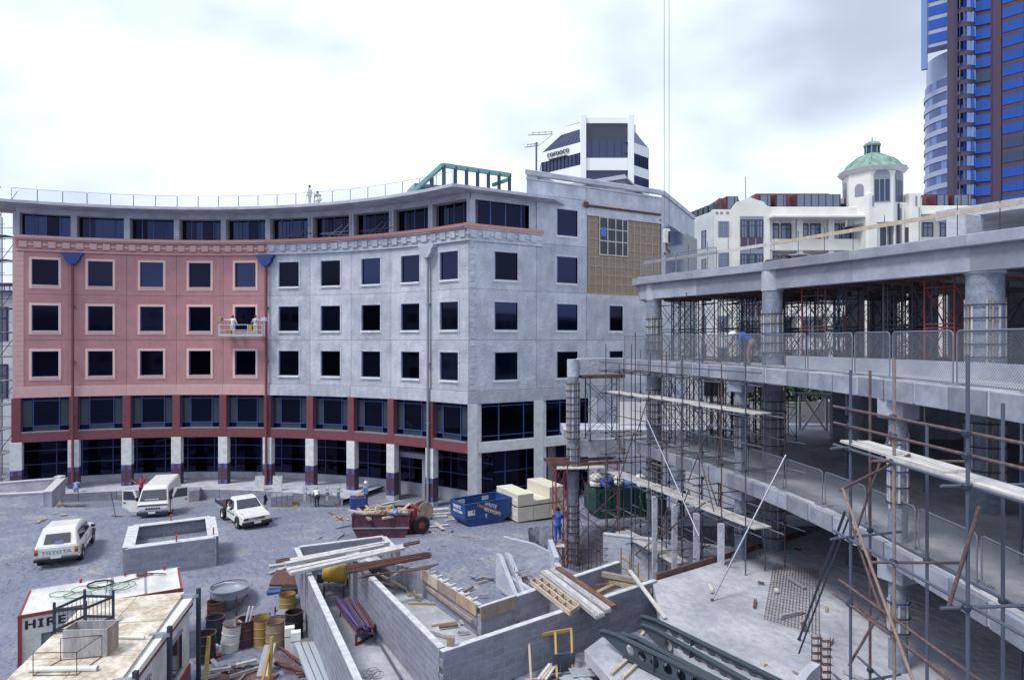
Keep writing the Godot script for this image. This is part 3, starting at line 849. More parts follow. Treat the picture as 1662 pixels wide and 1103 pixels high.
func edge_panels(root: Node, line: Array, top: float, depth: float, step: float) -> void:
	var L := line_len(line)
	var n := int(L / step)
	for k in n:
		var a: Vector2 = along(line, L * k / n)[0]
		var b: Vector2 = along(line, L * (k + 1) / n)[0]
		var d := (b - a).normalized()
		var x := Vector3(d.x, 0, -d.y)
		var z := x.cross(Vector3.UP)
		if z.x > 0: 
			x = -x
			z = -z
		var c := (a + b) * 0.5
		var o := gput(root, "edge_panel", boxm(Vector3(snappedf(a.distance_to(b) - 0.10, 0.05), depth, 0.12), 0.012), M.edge[k % 3], Transform3D(Basis(x, Vector3.UP, z), v3(c, top - depth / 2) + z * (0.07 + 0.012 * sin(k * 3.1))))
		if k % 2 == 0: gput(o, "form_strip", boxm(Vector3(0.13, depth - 0.03, 0.09)), M.concrete, Transform3D(Basis(x, Vector3.UP, z), v3(a, top - depth / 2 + 0.004) + z * 0.055))

func fence_mesh(w: float, h: float, pitch: float, wire: float) -> ArrayMesh:   # diamond wire filling, x 0..w, y 0..h
	var key := "fm%.2f,%.2f,%.3f" % [w, h, pitch]
	if mesh_cache.has(key): return mesh_cache[key]
	var b := MB.new()
	var s := -h
	while s < w:
		for q in 2:
			var x0: float = max(s, 0.0); var x1: float = min(s + h, w)
			if x1 - x0 > 0.01:
				var y0 := x0 - s; var y1 := x1 - s
				if q == 0: b.tube(Vector3(x0, y0, 0), Vector3(x1, y1, 0), wire, wire, 3, false)
				else: b.tube(Vector3(x0, h - y0, 0), Vector3(x1, h - y1, 0), wire, wire, 3, false)
		s += pitch
	mesh_cache[key] = b.mesh()
	return mesh_cache[key]

func fence_panel(a: Vector3, b: Vector3, h: float, label: String, group: String, pitch := 0.075) -> void:
	var L: float = snappedf(a.distance_to(b) - 0.06, 0.1)
	var o := thing("mesh_fence_panel", label, "fence panel", a, group)
	var d := (b - a).normalized()
	var z := d.cross(Vector3.UP).normalized()
	var xf := Transform3D(Basis(d, z.cross(d), z), a + d * 0.03)
	var key := "ff%.2f,%.2f" % [L, h]
	if not mesh_cache.has(key):
		var f := MB.new()
		var r := 0.018
		var rc := 0.10
		f.path([Vector3(0, 0.05, 0), Vector3(0, h - rc, 0), Vector3(rc * 0.3, h - rc * 0.3, 0), Vector3(rc, h, 0), Vector3(L - rc, h, 0), Vector3(L - rc * 0.3, h - rc * 0.3, 0), Vector3(L, h - rc, 0), Vector3(L, 0.05, 0), Vector3(0, 0.05, 0)], r, 6)
		mesh_cache[key] = f.mesh()
	gput(o, "frame", mesh_cache[key], M.fence_steel, xf)
	var w := gput(o, "wire_mesh", fence_mesh(L, h - 0.06, pitch, 0.0035 if pitch > 0.1 else (0.005 if pitch > 0.06 else 0.0032)), M.fence_steel, xf * Transform3D(Basis.IDENTITY, Vector3(0, 0.05, 0)))
	w.set_meta("kind", "stuff")
	for s in [0.08, L - 0.08]:
		gput(o, "foot", boxm(Vector3(0.16, 0.05, 0.34)), M.galv, xf * Transform3D(Basis.IDENTITY, Vector3(s, 0.025, 0)))

func shoring(at: Vector3, yaw: float, h: float, w: float, d: float, mats: Array, label: String, group: String) -> void:
	var o := thing("shoring_tower", label, "shoring tower", at, group, yaw)
	var xf := Transform3D(Basis(Vector3.UP, yaw), at)
	var cn := [Vector3(-w / 2, 0, -d / 2), Vector3(w / 2, 0, -d / 2), Vector3(w / 2, 0, d / 2), Vector3(-w / 2, 0, d / 2)]
	for k in 4:
		gpole(o, "leg", xf * cn[k], xf * (cn[k] + Vector3(0, h - 0.12, 0)), 0.03, mats[k % mats.size()], 6)
		gput(o, "base_plate", boxm(Vector3(0.16, 0.02, 0.16)), M.steel_dark, xf * Transform3D(Basis.IDENTITY, cn[k] + Vector3(0, 0.01, 0)))
	var lifts := maxi(1, int(round(h / 1.5)))
	var lh := (h - 0.5) / lifts
	for l in lifts:
		var y := 0.2 + l * lh
		for k in 4:
			var a: Vector3 = cn[k]; var b: Vector3 = cn[(k + 1) % 4]
			if k % 2 == 0:
				gpole(o, "cross_brace", xf * (a + Vector3(0, y, 0)), xf * (b + Vector3(0, y + lh, 0)), 0.014, mats[(k + l + 1) % mats.size()], 5)
				gpole(o, "cross_brace", xf * (b + Vector3(0, y, 0)), xf * (a + Vector3(0, y + lh, 0)), 0.014, mats[(k + l) % mats.size()], 5)
			else:
				gpole(o, "frame_rail", xf * (a + Vector3(0, y, 0)), xf * (b + Vector3(0, y, 0)), 0.02, mats[k % mats.size()], 5)
				gpole(o, "frame_rail", xf * (a + Vector3(0, y + lh * 0.9, 0)), xf * (b + Vector3(0, y + lh * 0.9, 0)), 0.02, mats[k % mats.size()], 5)
				gpole(o, "frame_brace", xf * (a + Vector3(0, y + 0.1, 0)), xf * (b + Vector3(0, y + lh * 0.8, 0)), 0.014, mats[k % mats.size()], 5)
	for s in [-d / 2, d / 2]:
		gput(o, "head_beam", boxm(Vector3(w + 0.9, 0.16, 0.10)), M.timber_brown, xf * Transform3D(Basis.IDENTITY, Vector3(0, h - 0.04, s)))

func build_deck_structure() -> void:
	M.wrap = textured(noise_tex(61, 256, [[0.02, 0.7], [0.12, 0.8, 2]], lin(0.13, 0.15, 0.21), lin(0.30, 0.33, 0.41)), 1.4, 0.55)
	M.edge = []
	for k in 3: M.edge.append(textured(M.concrete.albedo_texture, 2.6 + k, 0.9, Color.from_hsv(0.63, 0.03, [0.84, 0.90, 0.78][k])))
	var T := thing("deck_building", "unfinished grey concrete frame of three open decks on round columns", "building", Vector3(14, H_BASE, -24))
	var back := [Vector2(46, 7.0), Vector2(46, 44), Vector2(20, 37.8)]
	var mid_poly := EDGE.duplicate()
	mid_poly.append_array(back)
	var low_poly := mid_poly.duplicate()
	slab(T, "middle_deck", mid_poly, H_MID, 0.30, M.floor_slab)
	slab(T, "lower_deck", low_poly, H_LOW, 0.30, M.floor_slab)
	edge_panels(T, EDGE, H_MID, 0.50, 1.2)
	edge_panels(T, EDGE, H_LOW, 0.50, 1.2)
	# deep beams behind the edges and cross beams
	for h in [H_MID, H_LOW]:
		for k in range(0, EDGE.size() - 1):
			var a: Vector2 = EDGE[k]; var b: Vector2 = EDGE[k + 1]
			var d := (b - a).normalized()
			var x := Vector3(d.x, 0, -d.y)
			gput(T, "edge_beam", boxm(Vector3(snappedf(a.distance_to(b) + 0.1, 0.1), 0.42, 0.45)), M.concrete, Transform3D(Basis(x, Vector3.UP, x.cross(Vector3.UP)), v3((a + b) * 0.5 + Vector2(-d.y, d.x) * 0.30, h - 0.27)))
	# top deck: slab, overhanging lip, beam
	var top_poly := TOP_EDGE.duplicate()
	top_poly.append_array([Vector2(46, 11), Vector2(46, 44), Vector2(20, 38.5), Vector2(7.4, 35.6)])
	slab(T, "top_deck", top_poly, H_TOP - 0.03, 0.28, M.floor_slab)
	for k in TOP_EDGE.size() - 1:
		var a: Vector2 = TOP_EDGE[k]; var b: Vector2 = TOP_EDGE[k + 1]
		var d := (b - a).normalized()
		var x := Vector3(d.x, 0, -d.y)
		var inn := Vector2(-d.y, d.x)
		var L := a.distance_to(b)
		gput(T, "deck_lip", boxm(Vector3(L + 0.02, 0.34, 0.5), 0.02), M.edge[k % 3], Transform3D(Basis(x, Vector3.UP, x.cross(Vector3.UP)), v3((a + b) * 0.5 + inn * 0.15, H_TOP - 0.17)))
		gput(T, "deck_beam", boxm(Vector3(L, 0.72, 0.42)), M.edge[(k + 1) % 3], Transform3D(Basis(x, Vector3.UP, x.cross(Vector3.UP)), v3((a + b) * 0.5 + inn * 0.33, H_TOP - 0.70)))
		if k < 4:
			# cross beams into the deck
			gput(T, "cross_beam", boxm(Vector3(0.4, 0.6, 16.0)), M.concrete, Transform3D(Basis(x, Vector3.UP, x.cross(Vector3.UP)), v3(a + inn * 8.4, H_TOP - 0.60)))
	gput(T, "deck_lip", boxm(Vector3(0.5, 0.34, 3.6)), M.edge[0], Transform3D(Basis(Vector3.UP, -0.33), v3(Vector2(6.75, 33.8), H_TOP - 0.18)))
	gput(T, "end_beam", boxm(Vector3(0.4, 0.72, 3.4)), M.edge[1], Transform3D(Basis(Vector3.UP, -0.33), v3(Vector2(7.0, 33.8), H_TOP - 0.70)))
	# the big columns: [x, depth, radius]
	for c in [[6.92, 31.75, 0.355], [10.28, 25.75, 0.385], [13.85, 19.1, 0.48]]:
		var p := Vector2(c[0], c[1])
		var nb: int = 14
		round_column(T, p, c[2] + 0.03, H_TOP - 1.12, H_TOP - 0.34, false, 0, 0, 0)
		round_column(T, p, c[2], H_MID, H_TOP - 1.1, true, H_MID + 0.4, H_TOP - 1.95, nb)
		round_column(T, p, c[2], H_LOW, H_MID - 0.28, true, H_LOW + 0.8, H_MID - 1.35, nb)
		round_column(T, p, c[2], H_BASE if c[0] > 7.5 else -11.4, H_LOW - 0.28, true, H_BASE + 0.4, H_LOW - 0.5, nb)
	# slim columns at the deck edge, each under a dropped bracket
	for c in [[8.63, 24.6, 0.225], [9.62, 16.25, 0.215]]:
		var p := Vector2(c[0], c[1])
		for lv in [[H_LOW, H_MID], [H_BASE, H_LOW]]:
			round_column(T, p, c[2], lv[0], lv[1] - 0.85, true, lv[0] + 0.9, lv[1] - 1.4, 10)
			gput(T, "bracket", boxm(Vector3(0.62, 0.5, 0.7), 0.02), M.edge[1], Transform3D(Basis(Vector3.UP, 0.4), v3(p, lv[1] - 0.72)))
	for c in [[9.6, 8.2], [13.5, 10.5], [15.5, 29.5], [22, 24], [22, 15], [20.5, 33], [30, 30], [30, 18]]:
		var p := Vector2(c[0], c[1])
		for lv in [[H_MID, H_TOP], [H_LOW, H_MID], [H_BASE, H_LOW]]:
			if lv[0] == H_MID and c[1] < 14: continue
			round_column(T, p, 0.38, lv[0], lv[1] - 0.28, false, 0, 0, 0)
	# base slab with its boarded edge
	slab(T, "base_slab", [Vector2(5.0, 22.3), Vector2(8.3, 24.6), Vector2(12.5, 27.6), Vector2(20, 33), Vector2(46, 36), Vector2(46, 4), Vector2(5.0, 4), Vector2(5.2, 13.0), Vector2(4.2, 18.0), Vector2(4.75, 22.0)], H_BASE, 0.35, M.floor_slab)
	for s in [[Vector2(5.0, 22.3), Vector2(8.3, 24.6)], [Vector2(8.3, 24.6), Vector2(12.5, 27.6)]]:
		gplank(T, "edge_board", v3(s[0] + Vector2(-0.05, 0.06), H_BASE + 0.03), v3(s[1] + Vector2(-0.05, 0.06), H_BASE + 0.03), 0.06, 0.32, M.timber_brown)
	for k in 15:
		var p0 := Vector2(4.75 + k * 0.52, 20.9 + k * 0.25); var p1 := p0 + Vector2(2.6, -5.4)
		gplank(T, "slab_ridge", v3(p0, H_BASE - 0.004), v3(p1, H_BASE - 0.004), 0.035, 0.024, M.floor_slab)
	# back walls and piers that close the decks in
	for s in [[1410.0, 1455.0], [1490.0, 1521.0], [1541.0, 1720.0]]:
		var x0: float = (s[0] - 831) / F * 36.0; var x1: float = (s[1] - 831) / F * 36.0
		gput(T, "back_wall", boxm(Vector3(x1 - x0, 3.7, 0.3)), M.concrete, Transform3D(Basis.IDENTITY, Vector3((x0 + x1) / 2, (H_MID + H_TOP) / 2 - 0.17, -36.0)))
	gput(T, "back_wall", boxm(Vector3(18, 3.7, 0.3)), M.concrete, Transform3D(Basis.IDENTITY, Vector3(32, (H_LOW + H_MID) / 2 - 0.16, -36.5)))
	gput(T, "back_wall", boxm(Vector3(9.5, 3.7, 0.3)), M.concrete, Transform3D(Basis.IDENTITY, Vector3(20.9, (H_LOW + H_MID) / 2 - 0.16, -33.0)))
	gput(T, "back_wall", boxm(Vector3(34, 3.0, 0.3)), M.concrete, Transform3D(Basis.IDENTITY, Vector3(28, (H_BASE + H_LOW) / 2 - 0.16, -31.0)))
	gput(T, "back_wall", boxm(Vector3(0.3, 11.4, 36)), M.concrete, Transform3D(Basis.IDENTITY, Vector3(46.2, (H_BASE + H_TOP) / 2 - 0.16, -26)))
	# upstand wall behind the fence on the middle deck
	for k in 5:
		var a: Vector2 = [Vector2(9.8, 23.2), Vector2(10.6, 20.9), Vector2(11.2, 18.5), Vector2(11.5, 15.9), Vector2(11.6, 13.2), Vector2(11.5, 10.5)][k]
		var b: Vector2 = [Vector2(9.8, 23.2), Vector2(10.6, 20.9), Vector2(11.2, 18.5), Vector2(11.5, 15.9), Vector2(11.6, 13.2), Vector2(11.5, 10.5)][k + 1]
		gplank(T, "upstand", v3(a, H_MID + 0.21), v3(b, H_MID + 0.21), 0.15, 0.42, M.concrete)
	# the free-standing column in the pit and its two tie beams
	round_column(T, Vector2(3.07, 32.8), 0.285, -11.3, -9.9, true, -11.1, -10.0, 10)
	round_column(T, Vector2(3.07, 32.8), 0.285, -9.9, -0.98, true, -9.7, -8.2, 10)
	round_column(T, Vector2(3.07, 32.8), 0.30, -6.7, -5.3, true, -6.6, -5.35, 10)
	round_column(T, Vector2(3.07, 32.8), 0.305, -5.1, -2.0, true, -5.0, -2.1, 12)
	round_column(T, Vector2(3.07, 32.8), 0.30, -1.85, -0.97, false, 0, 0, 0)
	for h in [-1.35, -5.45]:
		gput(T, "tie_beam", boxm(Vector3(2.6, 0.85, 0.4), 0.02), M.concrete, Transform3D(Basis(Vector3.UP, 0.33), Vector3(4.55, h, -33.3)))
	# fences
	var L := line_len(EDGE)
	var s := 0.3
	var k := 0
	while s < L - 2.6:
		var w: float = [2.4, 2.4, 2.4, 1.7][k % 4]
		var a: Vector2 = along(EDGE, s)[0]; var b: Vector2 = along(EDGE, s + w)[0]
		fence_panel(v3(a + Vector2(0.25, 0.05), H_MID), v3(b + Vector2(0.25, 0.05), H_MID), 1.18, "chain-link fence panel along the edge of the middle concrete deck", "fence panels on the middle deck")
		s += w + 0.02
		k += 1
	s = 6.5
	while s < L - 2.2:
		var a: Vector2 = along(EDGE, s)[0]; var b: Vector2 = along(EDGE, s + 2.1)[0]
		fence_panel(v3(a + Vector2(0.25, 0.05), H_LOW), v3(b + Vector2(0.25, 0.05), H_LOW), 1.05, "fine mesh fence panel along the edge of the lower concrete deck", "fence panels on the lower deck", 0.05)
		s += 2.14
	for q in 2:
		fence_panel(v3(Vector2(6.35 + q * 1.22, 32.2 - q * 2.1), H_TOP), v3(Vector2(7.55 + q * 1.22, 30.1 - q * 2.1), H_TOP), 0.95, "mesh fence panel on the end of the top concrete deck", "fence panels on the top deck")
	# timber rail on rods along the top deck
	var R := thing("deck_rail", "long timber rail on thin rods along the top concrete deck", "railing", v3(TOP_EDGE[0], H_TOP))
	for q in TOP_EDGE.size() - 1:
		var a: Vector2 = TOP_EDGE[q] + Vector2(0.3, 0.1); var b: Vector2 = TOP_EDGE[q + 1] + Vector2(0.3, 0.1)
		gplank(R, "rail", v3(a, H_TOP + 0.74), v3(b, H_TOP + 0.74), 0.04, 0.13, M.timber_grey[1] if q < 2 else M.timber[1])
	var sl := 0.6
	while sl < line_len(TOP_EDGE) - 1.0:
		var a: Vector2 = along(TOP_EDGE, sl)[0] + Vector2(0.36, 0.12)
		gpole(R, "rod", v3(a, H_TOP - 0.03), v3(a, H_TOP + 1.15 + 0.12 * sin(sl * 5.0)), 0.012, M.steel_dark, 5)
		sl += 1.15
	# things lying on the top deck
	var mt := thing("tarpaulin_heap", "folded maroon tarpaulin and boards lying on the top concrete deck", "tarpaulin", v3(Vector2(11.2, 26.4), H_TOP))
	gput(mt, "tarpaulin", boxm(Vector3(2.4, 0.16, 0.9), 0.07), M.maroon_steel, Transform3D(Basis(Vector3.UP, 1.0) * Basis(Vector3(0, 0, 1), 0.05), v3(Vector2(10.9, 26.3), H_TOP + 0.08)))
	gput(mt, "board", boxm(Vector3(2.8, 0.04, 0.6)), M.timber_grey[0], Transform3D(Basis(Vector3.UP, 0.9), v3(Vector2(11.7, 25.9), H_TOP + 0.21)))
	var cp := thing("precast_block", "pale precast block standing on the top concrete deck", "concrete block", v3(Vector2(15.1, 21.8), H_TOP))
	lbox(cp, "body", Vector3(0, 0.55, 0), Vector3(1.0, 1.1, 0.6), M.concrete, Basis(Vector3.UP, 0.5), 0.03)
	lbox(cp, "curved_base", Vector3(0, 0.12, 0.35), Vector3(1.1, 0.24, 0.3), M.wrap, Basis(Vector3.UP, 0.5), 0.08)
	var up := thing("upper_ramp", "raised concrete ramp slab on a beam above the top deck", "ramp", v3(Vector2(18, 21.5), H_TOP))
	for q in [[Vector2(15.9, 22.6), 1.15], [Vector2(19.5, 19.0), 1.55], [Vector2(22.5, 27), 1.3]]:
		gput(up, "ramp_post", boxm(Vector3(0.5, q[1], 0.5)), M.concrete, Transform3D(Basis.IDENTITY, v3(q[0], H_TOP + q[1] / 2)))
	var rs := MB.new()
	var rp := [Vector2(15.2, 23.4), Vector2(16.4, 21.2), Vector2(21.0, 16.0), Vector2(27, 20), Vector2(23.0, 28.5)]
	rs.prism(PackedVector2Array(rp), 0.35, Transform3D(FLOOR_XF, Vector3(0, H_TOP + 1.2, 0)))
	gput(up, "ramp_slab", rs.mesh(), M.concrete)
	gput(up, "ramp_kerb", boxm(Vector3(5.6, 0.22, 0.35)), M.edge[1], Transform3D(Basis(Vector3.UP, 0.84), v3(Vector2(18.6, 18.75), H_TOP + 1.66)))
	# shoring under the top deck and the middle deck
	var rust := [M.tube_rust, M.steel_dark]
	var red := [M.tube_red, M.tube_rust]
	var grp := "shoring towers between the decks"
	var lb1 := "dark cross-braced shoring tower standing on the middle deck under the top deck"
	for c in [[8.1, 32.0, 0.4, 0], [8.6, 30.4, 0.45, 0], [9.6, 30.0, 0.4, 0], [9.9, 28.4, 0.4, 0], [11.0, 30.8, 0.4, 0], [12.5, 30.0, 0.4, 0], [11.6, 27.6, 0.5, 0], [13.4, 32.5, 0.3, 0], [15.0, 33.0, 0.3, 0], [12.4, 24.6, 0.5, 0], [13.2, 26.5, 0.5, 0], [16.5, 31.5, 0.3, 0], [19.0, 32.6, 0.3, 0], [10.7, 29.2, 0.4, 0], [9.0, 33.4, 0.4, 0], [14.6, 29.6, 0.4, 0], [14.2, 24.4, 0.5, 0], [16.2, 27.0, 0.4, 0], [17.0, 22.6, 0.4, 0], [15.6, 24.8, 0.5, 0]]:
		var wh: String = "beside the far end column" if c[1] > 31.0 and c[0] < 10.0 else ("in the bay next to the end column" if c[1] > 27.0 and c[0] < 12.0 else ("at the back near the bright openings" if c[1] > 29.0 else "between the banded columns"))
		shoring(v3(Vector2(c[0], c[1]), H_MID), c[2], H_TOP - H_MID - 0.95, 1.2, 1.05, rust, "dark shoring tower on the middle deck " + wh, "shoring towers " + wh)
	shoring(v3(Vector2(13.7, 22.6), H_MID), 0.5, H_TOP - H_MID - 0.95, 1.15, 1.0, [M.tube_grey, M.tube_rust, M.tube_grey, M.steel_dark], "grey steel shoring tower beside the steel lattice post on the middle deck", "")
	shoring(v3(Vector2(14.0, 20.9), H_MID), 0.5, H_TOP - H_MID - 0.95, 1.1, 0.9, [M.tube_red], "bright red shoring tower next to the big banded column on middle deck", "")
	shoring(v3(Vector2(11.9, 24.9), H_MID), 0.5, H_TOP - H_MID - 0.95, 1.2, 1.0, red, "red and rust shoring tower behind the banded column on middle deck", "")
	for c in [[8.6, 34.0, 0.3, 0], [9.9, 33.2, 0.3, 0], [11.2, 34.0, 0.25, 0], [12.6, 34.6, 0.3, 0], [14.0, 35.2, 0.25, 0], [10.6, 31.6, 0.3, 0], [13.3, 32.6, 0.3, 0], [8.3, 32.0, 0.3, 0], [9.4, 30.6, 0.3, 0], [11.8, 31.0, 0.3, 0]]:
		shoring(v3(Vector2(c[0], c[1]), H_LOW), c[2], H_MID - H_LOW - 0.32, 1.3, 1.05, rust, "rusty cross-braced shoring tower on the lower deck under the middle deck", "shoring towers on the lower deck")
	# single props under the lower decks
	for c in [[10.6, 18.2], [11.4, 14.6], [11.0, 12.2], [10.2, 10.6], [12.9, 16.4], [13.6, 21.5], [12.2, 23.8], [14.6, 13.4]]:
		for lv in [[H_LOW, H_MID - 0.3], [H_BASE, H_LOW - 0.3]]:
			var pr := thing("steel_prop", "single grey steel prop holding up the %s deck" % ("middle" if lv[0] == H_LOW else "lower"), "prop", v3(Vector2(c[0], c[1]), lv[0]), "props under the middle deck" if lv[0] == H_LOW else "props under the lower deck")
			var p0 := v3(Vector2(c[0], c[1]), lv[0]); var p1 := v3(Vector2(c[0], c[1]), lv[1])
			gpole(pr, "outer_tube", p0, p0.lerp(p1, 0.6), 0.034, M.tube_grey, 8)
			gpole(pr, "inner_tube", p0.lerp(p1, 0.6), p1, 0.026, M.galv, 8)
			gpole(pr, "collar", p0.lerp(p1, 0.58), p0.lerp(p1, 0.61), 0.05, M.rust, 8)
			gput(pr, "head_plate", boxm(Vector3(0.2, 0.02, 0.2)), M.steel_dark, Transform3D(Basis.IDENTITY, p1 - Vector3(0, 0.01, 0)))
	# lattice posts standing beside the deck
	for q in [[Vector2(12.6, 21.8), 0.0], [Vector2(11.2, 23.2), 0.16]]:
		var lp := thing("lattice_post", "dark steel lattice post passing the top deck" if q[1] == 0.0 else "leaning bundle of dark reinforcing mesh under the top deck", "post", v3(q[0], H_MID))
		var off := Vector3(q[1] * 4.0, 0, 0)
		var hh := 4.1 if q[1] == 0.0 else 3.0
		for e in [Vector3(-0.1, 0, -0.1), Vector3(0.1, 0, -0.1), Vector3(0.1, 0, 0.1), Vector3(-0.1, 0, 0.1)]:
			gpole(lp, "bar", v3(q[0], H_MID) + e, v3(q[0], H_MID + hh) + e + off, 0.013, M.steel_dark, 5)
		for z in int(hh / 0.2):
			gput(lp, "tie", boxm(Vector3(0.24, 0.015, 0.24)), M.steel_dark, Transform3D(Basis.IDENTITY, v3(q[0], H_MID + 0.1 + z * 0.2) + off * ((0.1 + z * 0.2) / hh)))
	# white braced frame on the lower deck
	var wf := thing("white_braced_frame", "white steel frame with a cross brace standing on the lower deck", "steel frame", W(1290, 697, H_LOW))
	var P0 := W(1292, 697.5, H_LOW); var P1 := W(1416, 697.5, H_LOW)
	var up3 := Vector3(0, 1.95, 0)
	gplank(wf, "top_rail", P0 + up3 + Vector3(-0.25, 0.06, 0), P1 + up3 + Vector3(0.1, -0.1, 0), 0.14, 0.16, M.white_matt)
	for f in [0.05, 0.4, 0.63, 0.96]:
		gplank(wf, "post", P0.lerp(P1, f), P0.lerp(P1, f) + up3, 0.12, 0.12, M.white_matt)
	gplank(wf, "brace", P0.lerp(P1, 0.08), P0.lerp(P1, 0.38) + up3 * 0.96, 0.07, 0.09, M.white_matt)
	gplank(wf, "brace", P0.lerp(P1, 0.38) + Vector3(0, 0, 0.1), P0.lerp(P1, 0.08) + up3 * 0.96 + Vector3(0, 0, 0.1), 0.07, 0.09, M.white_matt)
	for y in [0.35, 0.7]: gplank(wf, "rail", P0.lerp(P1, 0.4) + up3 * y, P1 + up3 * y, 0.05, 0.05, M.white_matt)
	# bare block hoarding beyond the lower deck
	var hd := thing("white_hoarding", "low white hoarding beyond the lower concrete deck", "hoarding", Vector3(14.5, H_LOW, -39.5))
	for q in 8: lbox(hd, "board", Vector3(-7 + q * 2.02, 0.62, 0), Vector3(2.0, 1.3, 0.06), M.white_matt)
	for q in 9: lbox(hd, "post", Vector3(-8 + q * 2.02, 0.62, -0.09), Vector3(0.1, 1.24, 0.1), M.timber[1])
	gbox(T, "apron", Vector3(14, H_LOW - 0.4, -39.0), Vector3(22, 0.5, 3.0), M.concrete)

# ---------- buildings beyond the yard
func face(o: Vector3, u: Vector3) -> Transform3D:   # frame of a wall: x along it, y up, z out to the viewer
	var x := Vector3(u.x, 0, u.z).normalized()
	return Transform3D(Basis(x, Vector3.UP, x.cross(Vector3.UP)), o)

func fbox(parent: Node, nm: String, f: Transform3D, t: float, h: float, out: float, s: Vector3, m: Material, r := 0.0) -> MeshInstance3D:
	return gput(parent, nm, boxm(s, r), m, f * Transform3D(Basis.IDENTITY, Vector3(t, h, out)))

func ring_prism(root: Node, nm: String, lo: Array, hi: Array, h0: float, h1: float, m: Material) -> MeshInstance3D:   # tapered storey between two outlines
	var b := MB.new()
	var n := lo.size()
	for i in n:
		var j := (i + 1) % n
		b.quad(v3(lo[i], h0), v3(lo[j], h0), v3(hi[j], h1), v3(hi[i], h1))
	for i in range(1, n - 1):
		b.tri(v3(hi[0], h1), v3(hi[i], h1), v3(hi[i + 1], h1))
		b.tri(v3(lo[0], h0), v3(lo[i + 1], h0), v3(lo[i], h0))
	return gput(root, nm, b.mesh(), m)

func sash(parent: Node, f: Transform3D, t: float, h: float, out: float, w: float, ht: float, bars: int, fm: Material) -> void:   # window: pane, frame and glazing bars
	var p := fbox(parent, "window", f, t, h, out, Vector3(w, ht, 0.05), M.pale_glass)
	fbox(p, "frame", f, t - w / 2, h, out + 0.03, Vector3(0.14, ht, 0.08), fm)
	fbox(p, "frame", f, t + w / 2, h, out + 0.03, Vector3(0.14, ht, 0.08), fm)
	fbox(p, "frame", f, t, h + ht / 2, out + 0.032, Vector3(w + 0.14, 0.12, 0.08), fm)
	fbox(p, "transom", f, t, h + ht * 0.18, out + 0.034, Vector3(w, 0.08, 0.06), fm)
	for k in bars:
		fbox(p, "glazing_bar", f, t - w / 2 + w * (k + 1) / (bars + 1), h, out + 0.036, Vector3(0.09, ht, 0.05), fm)

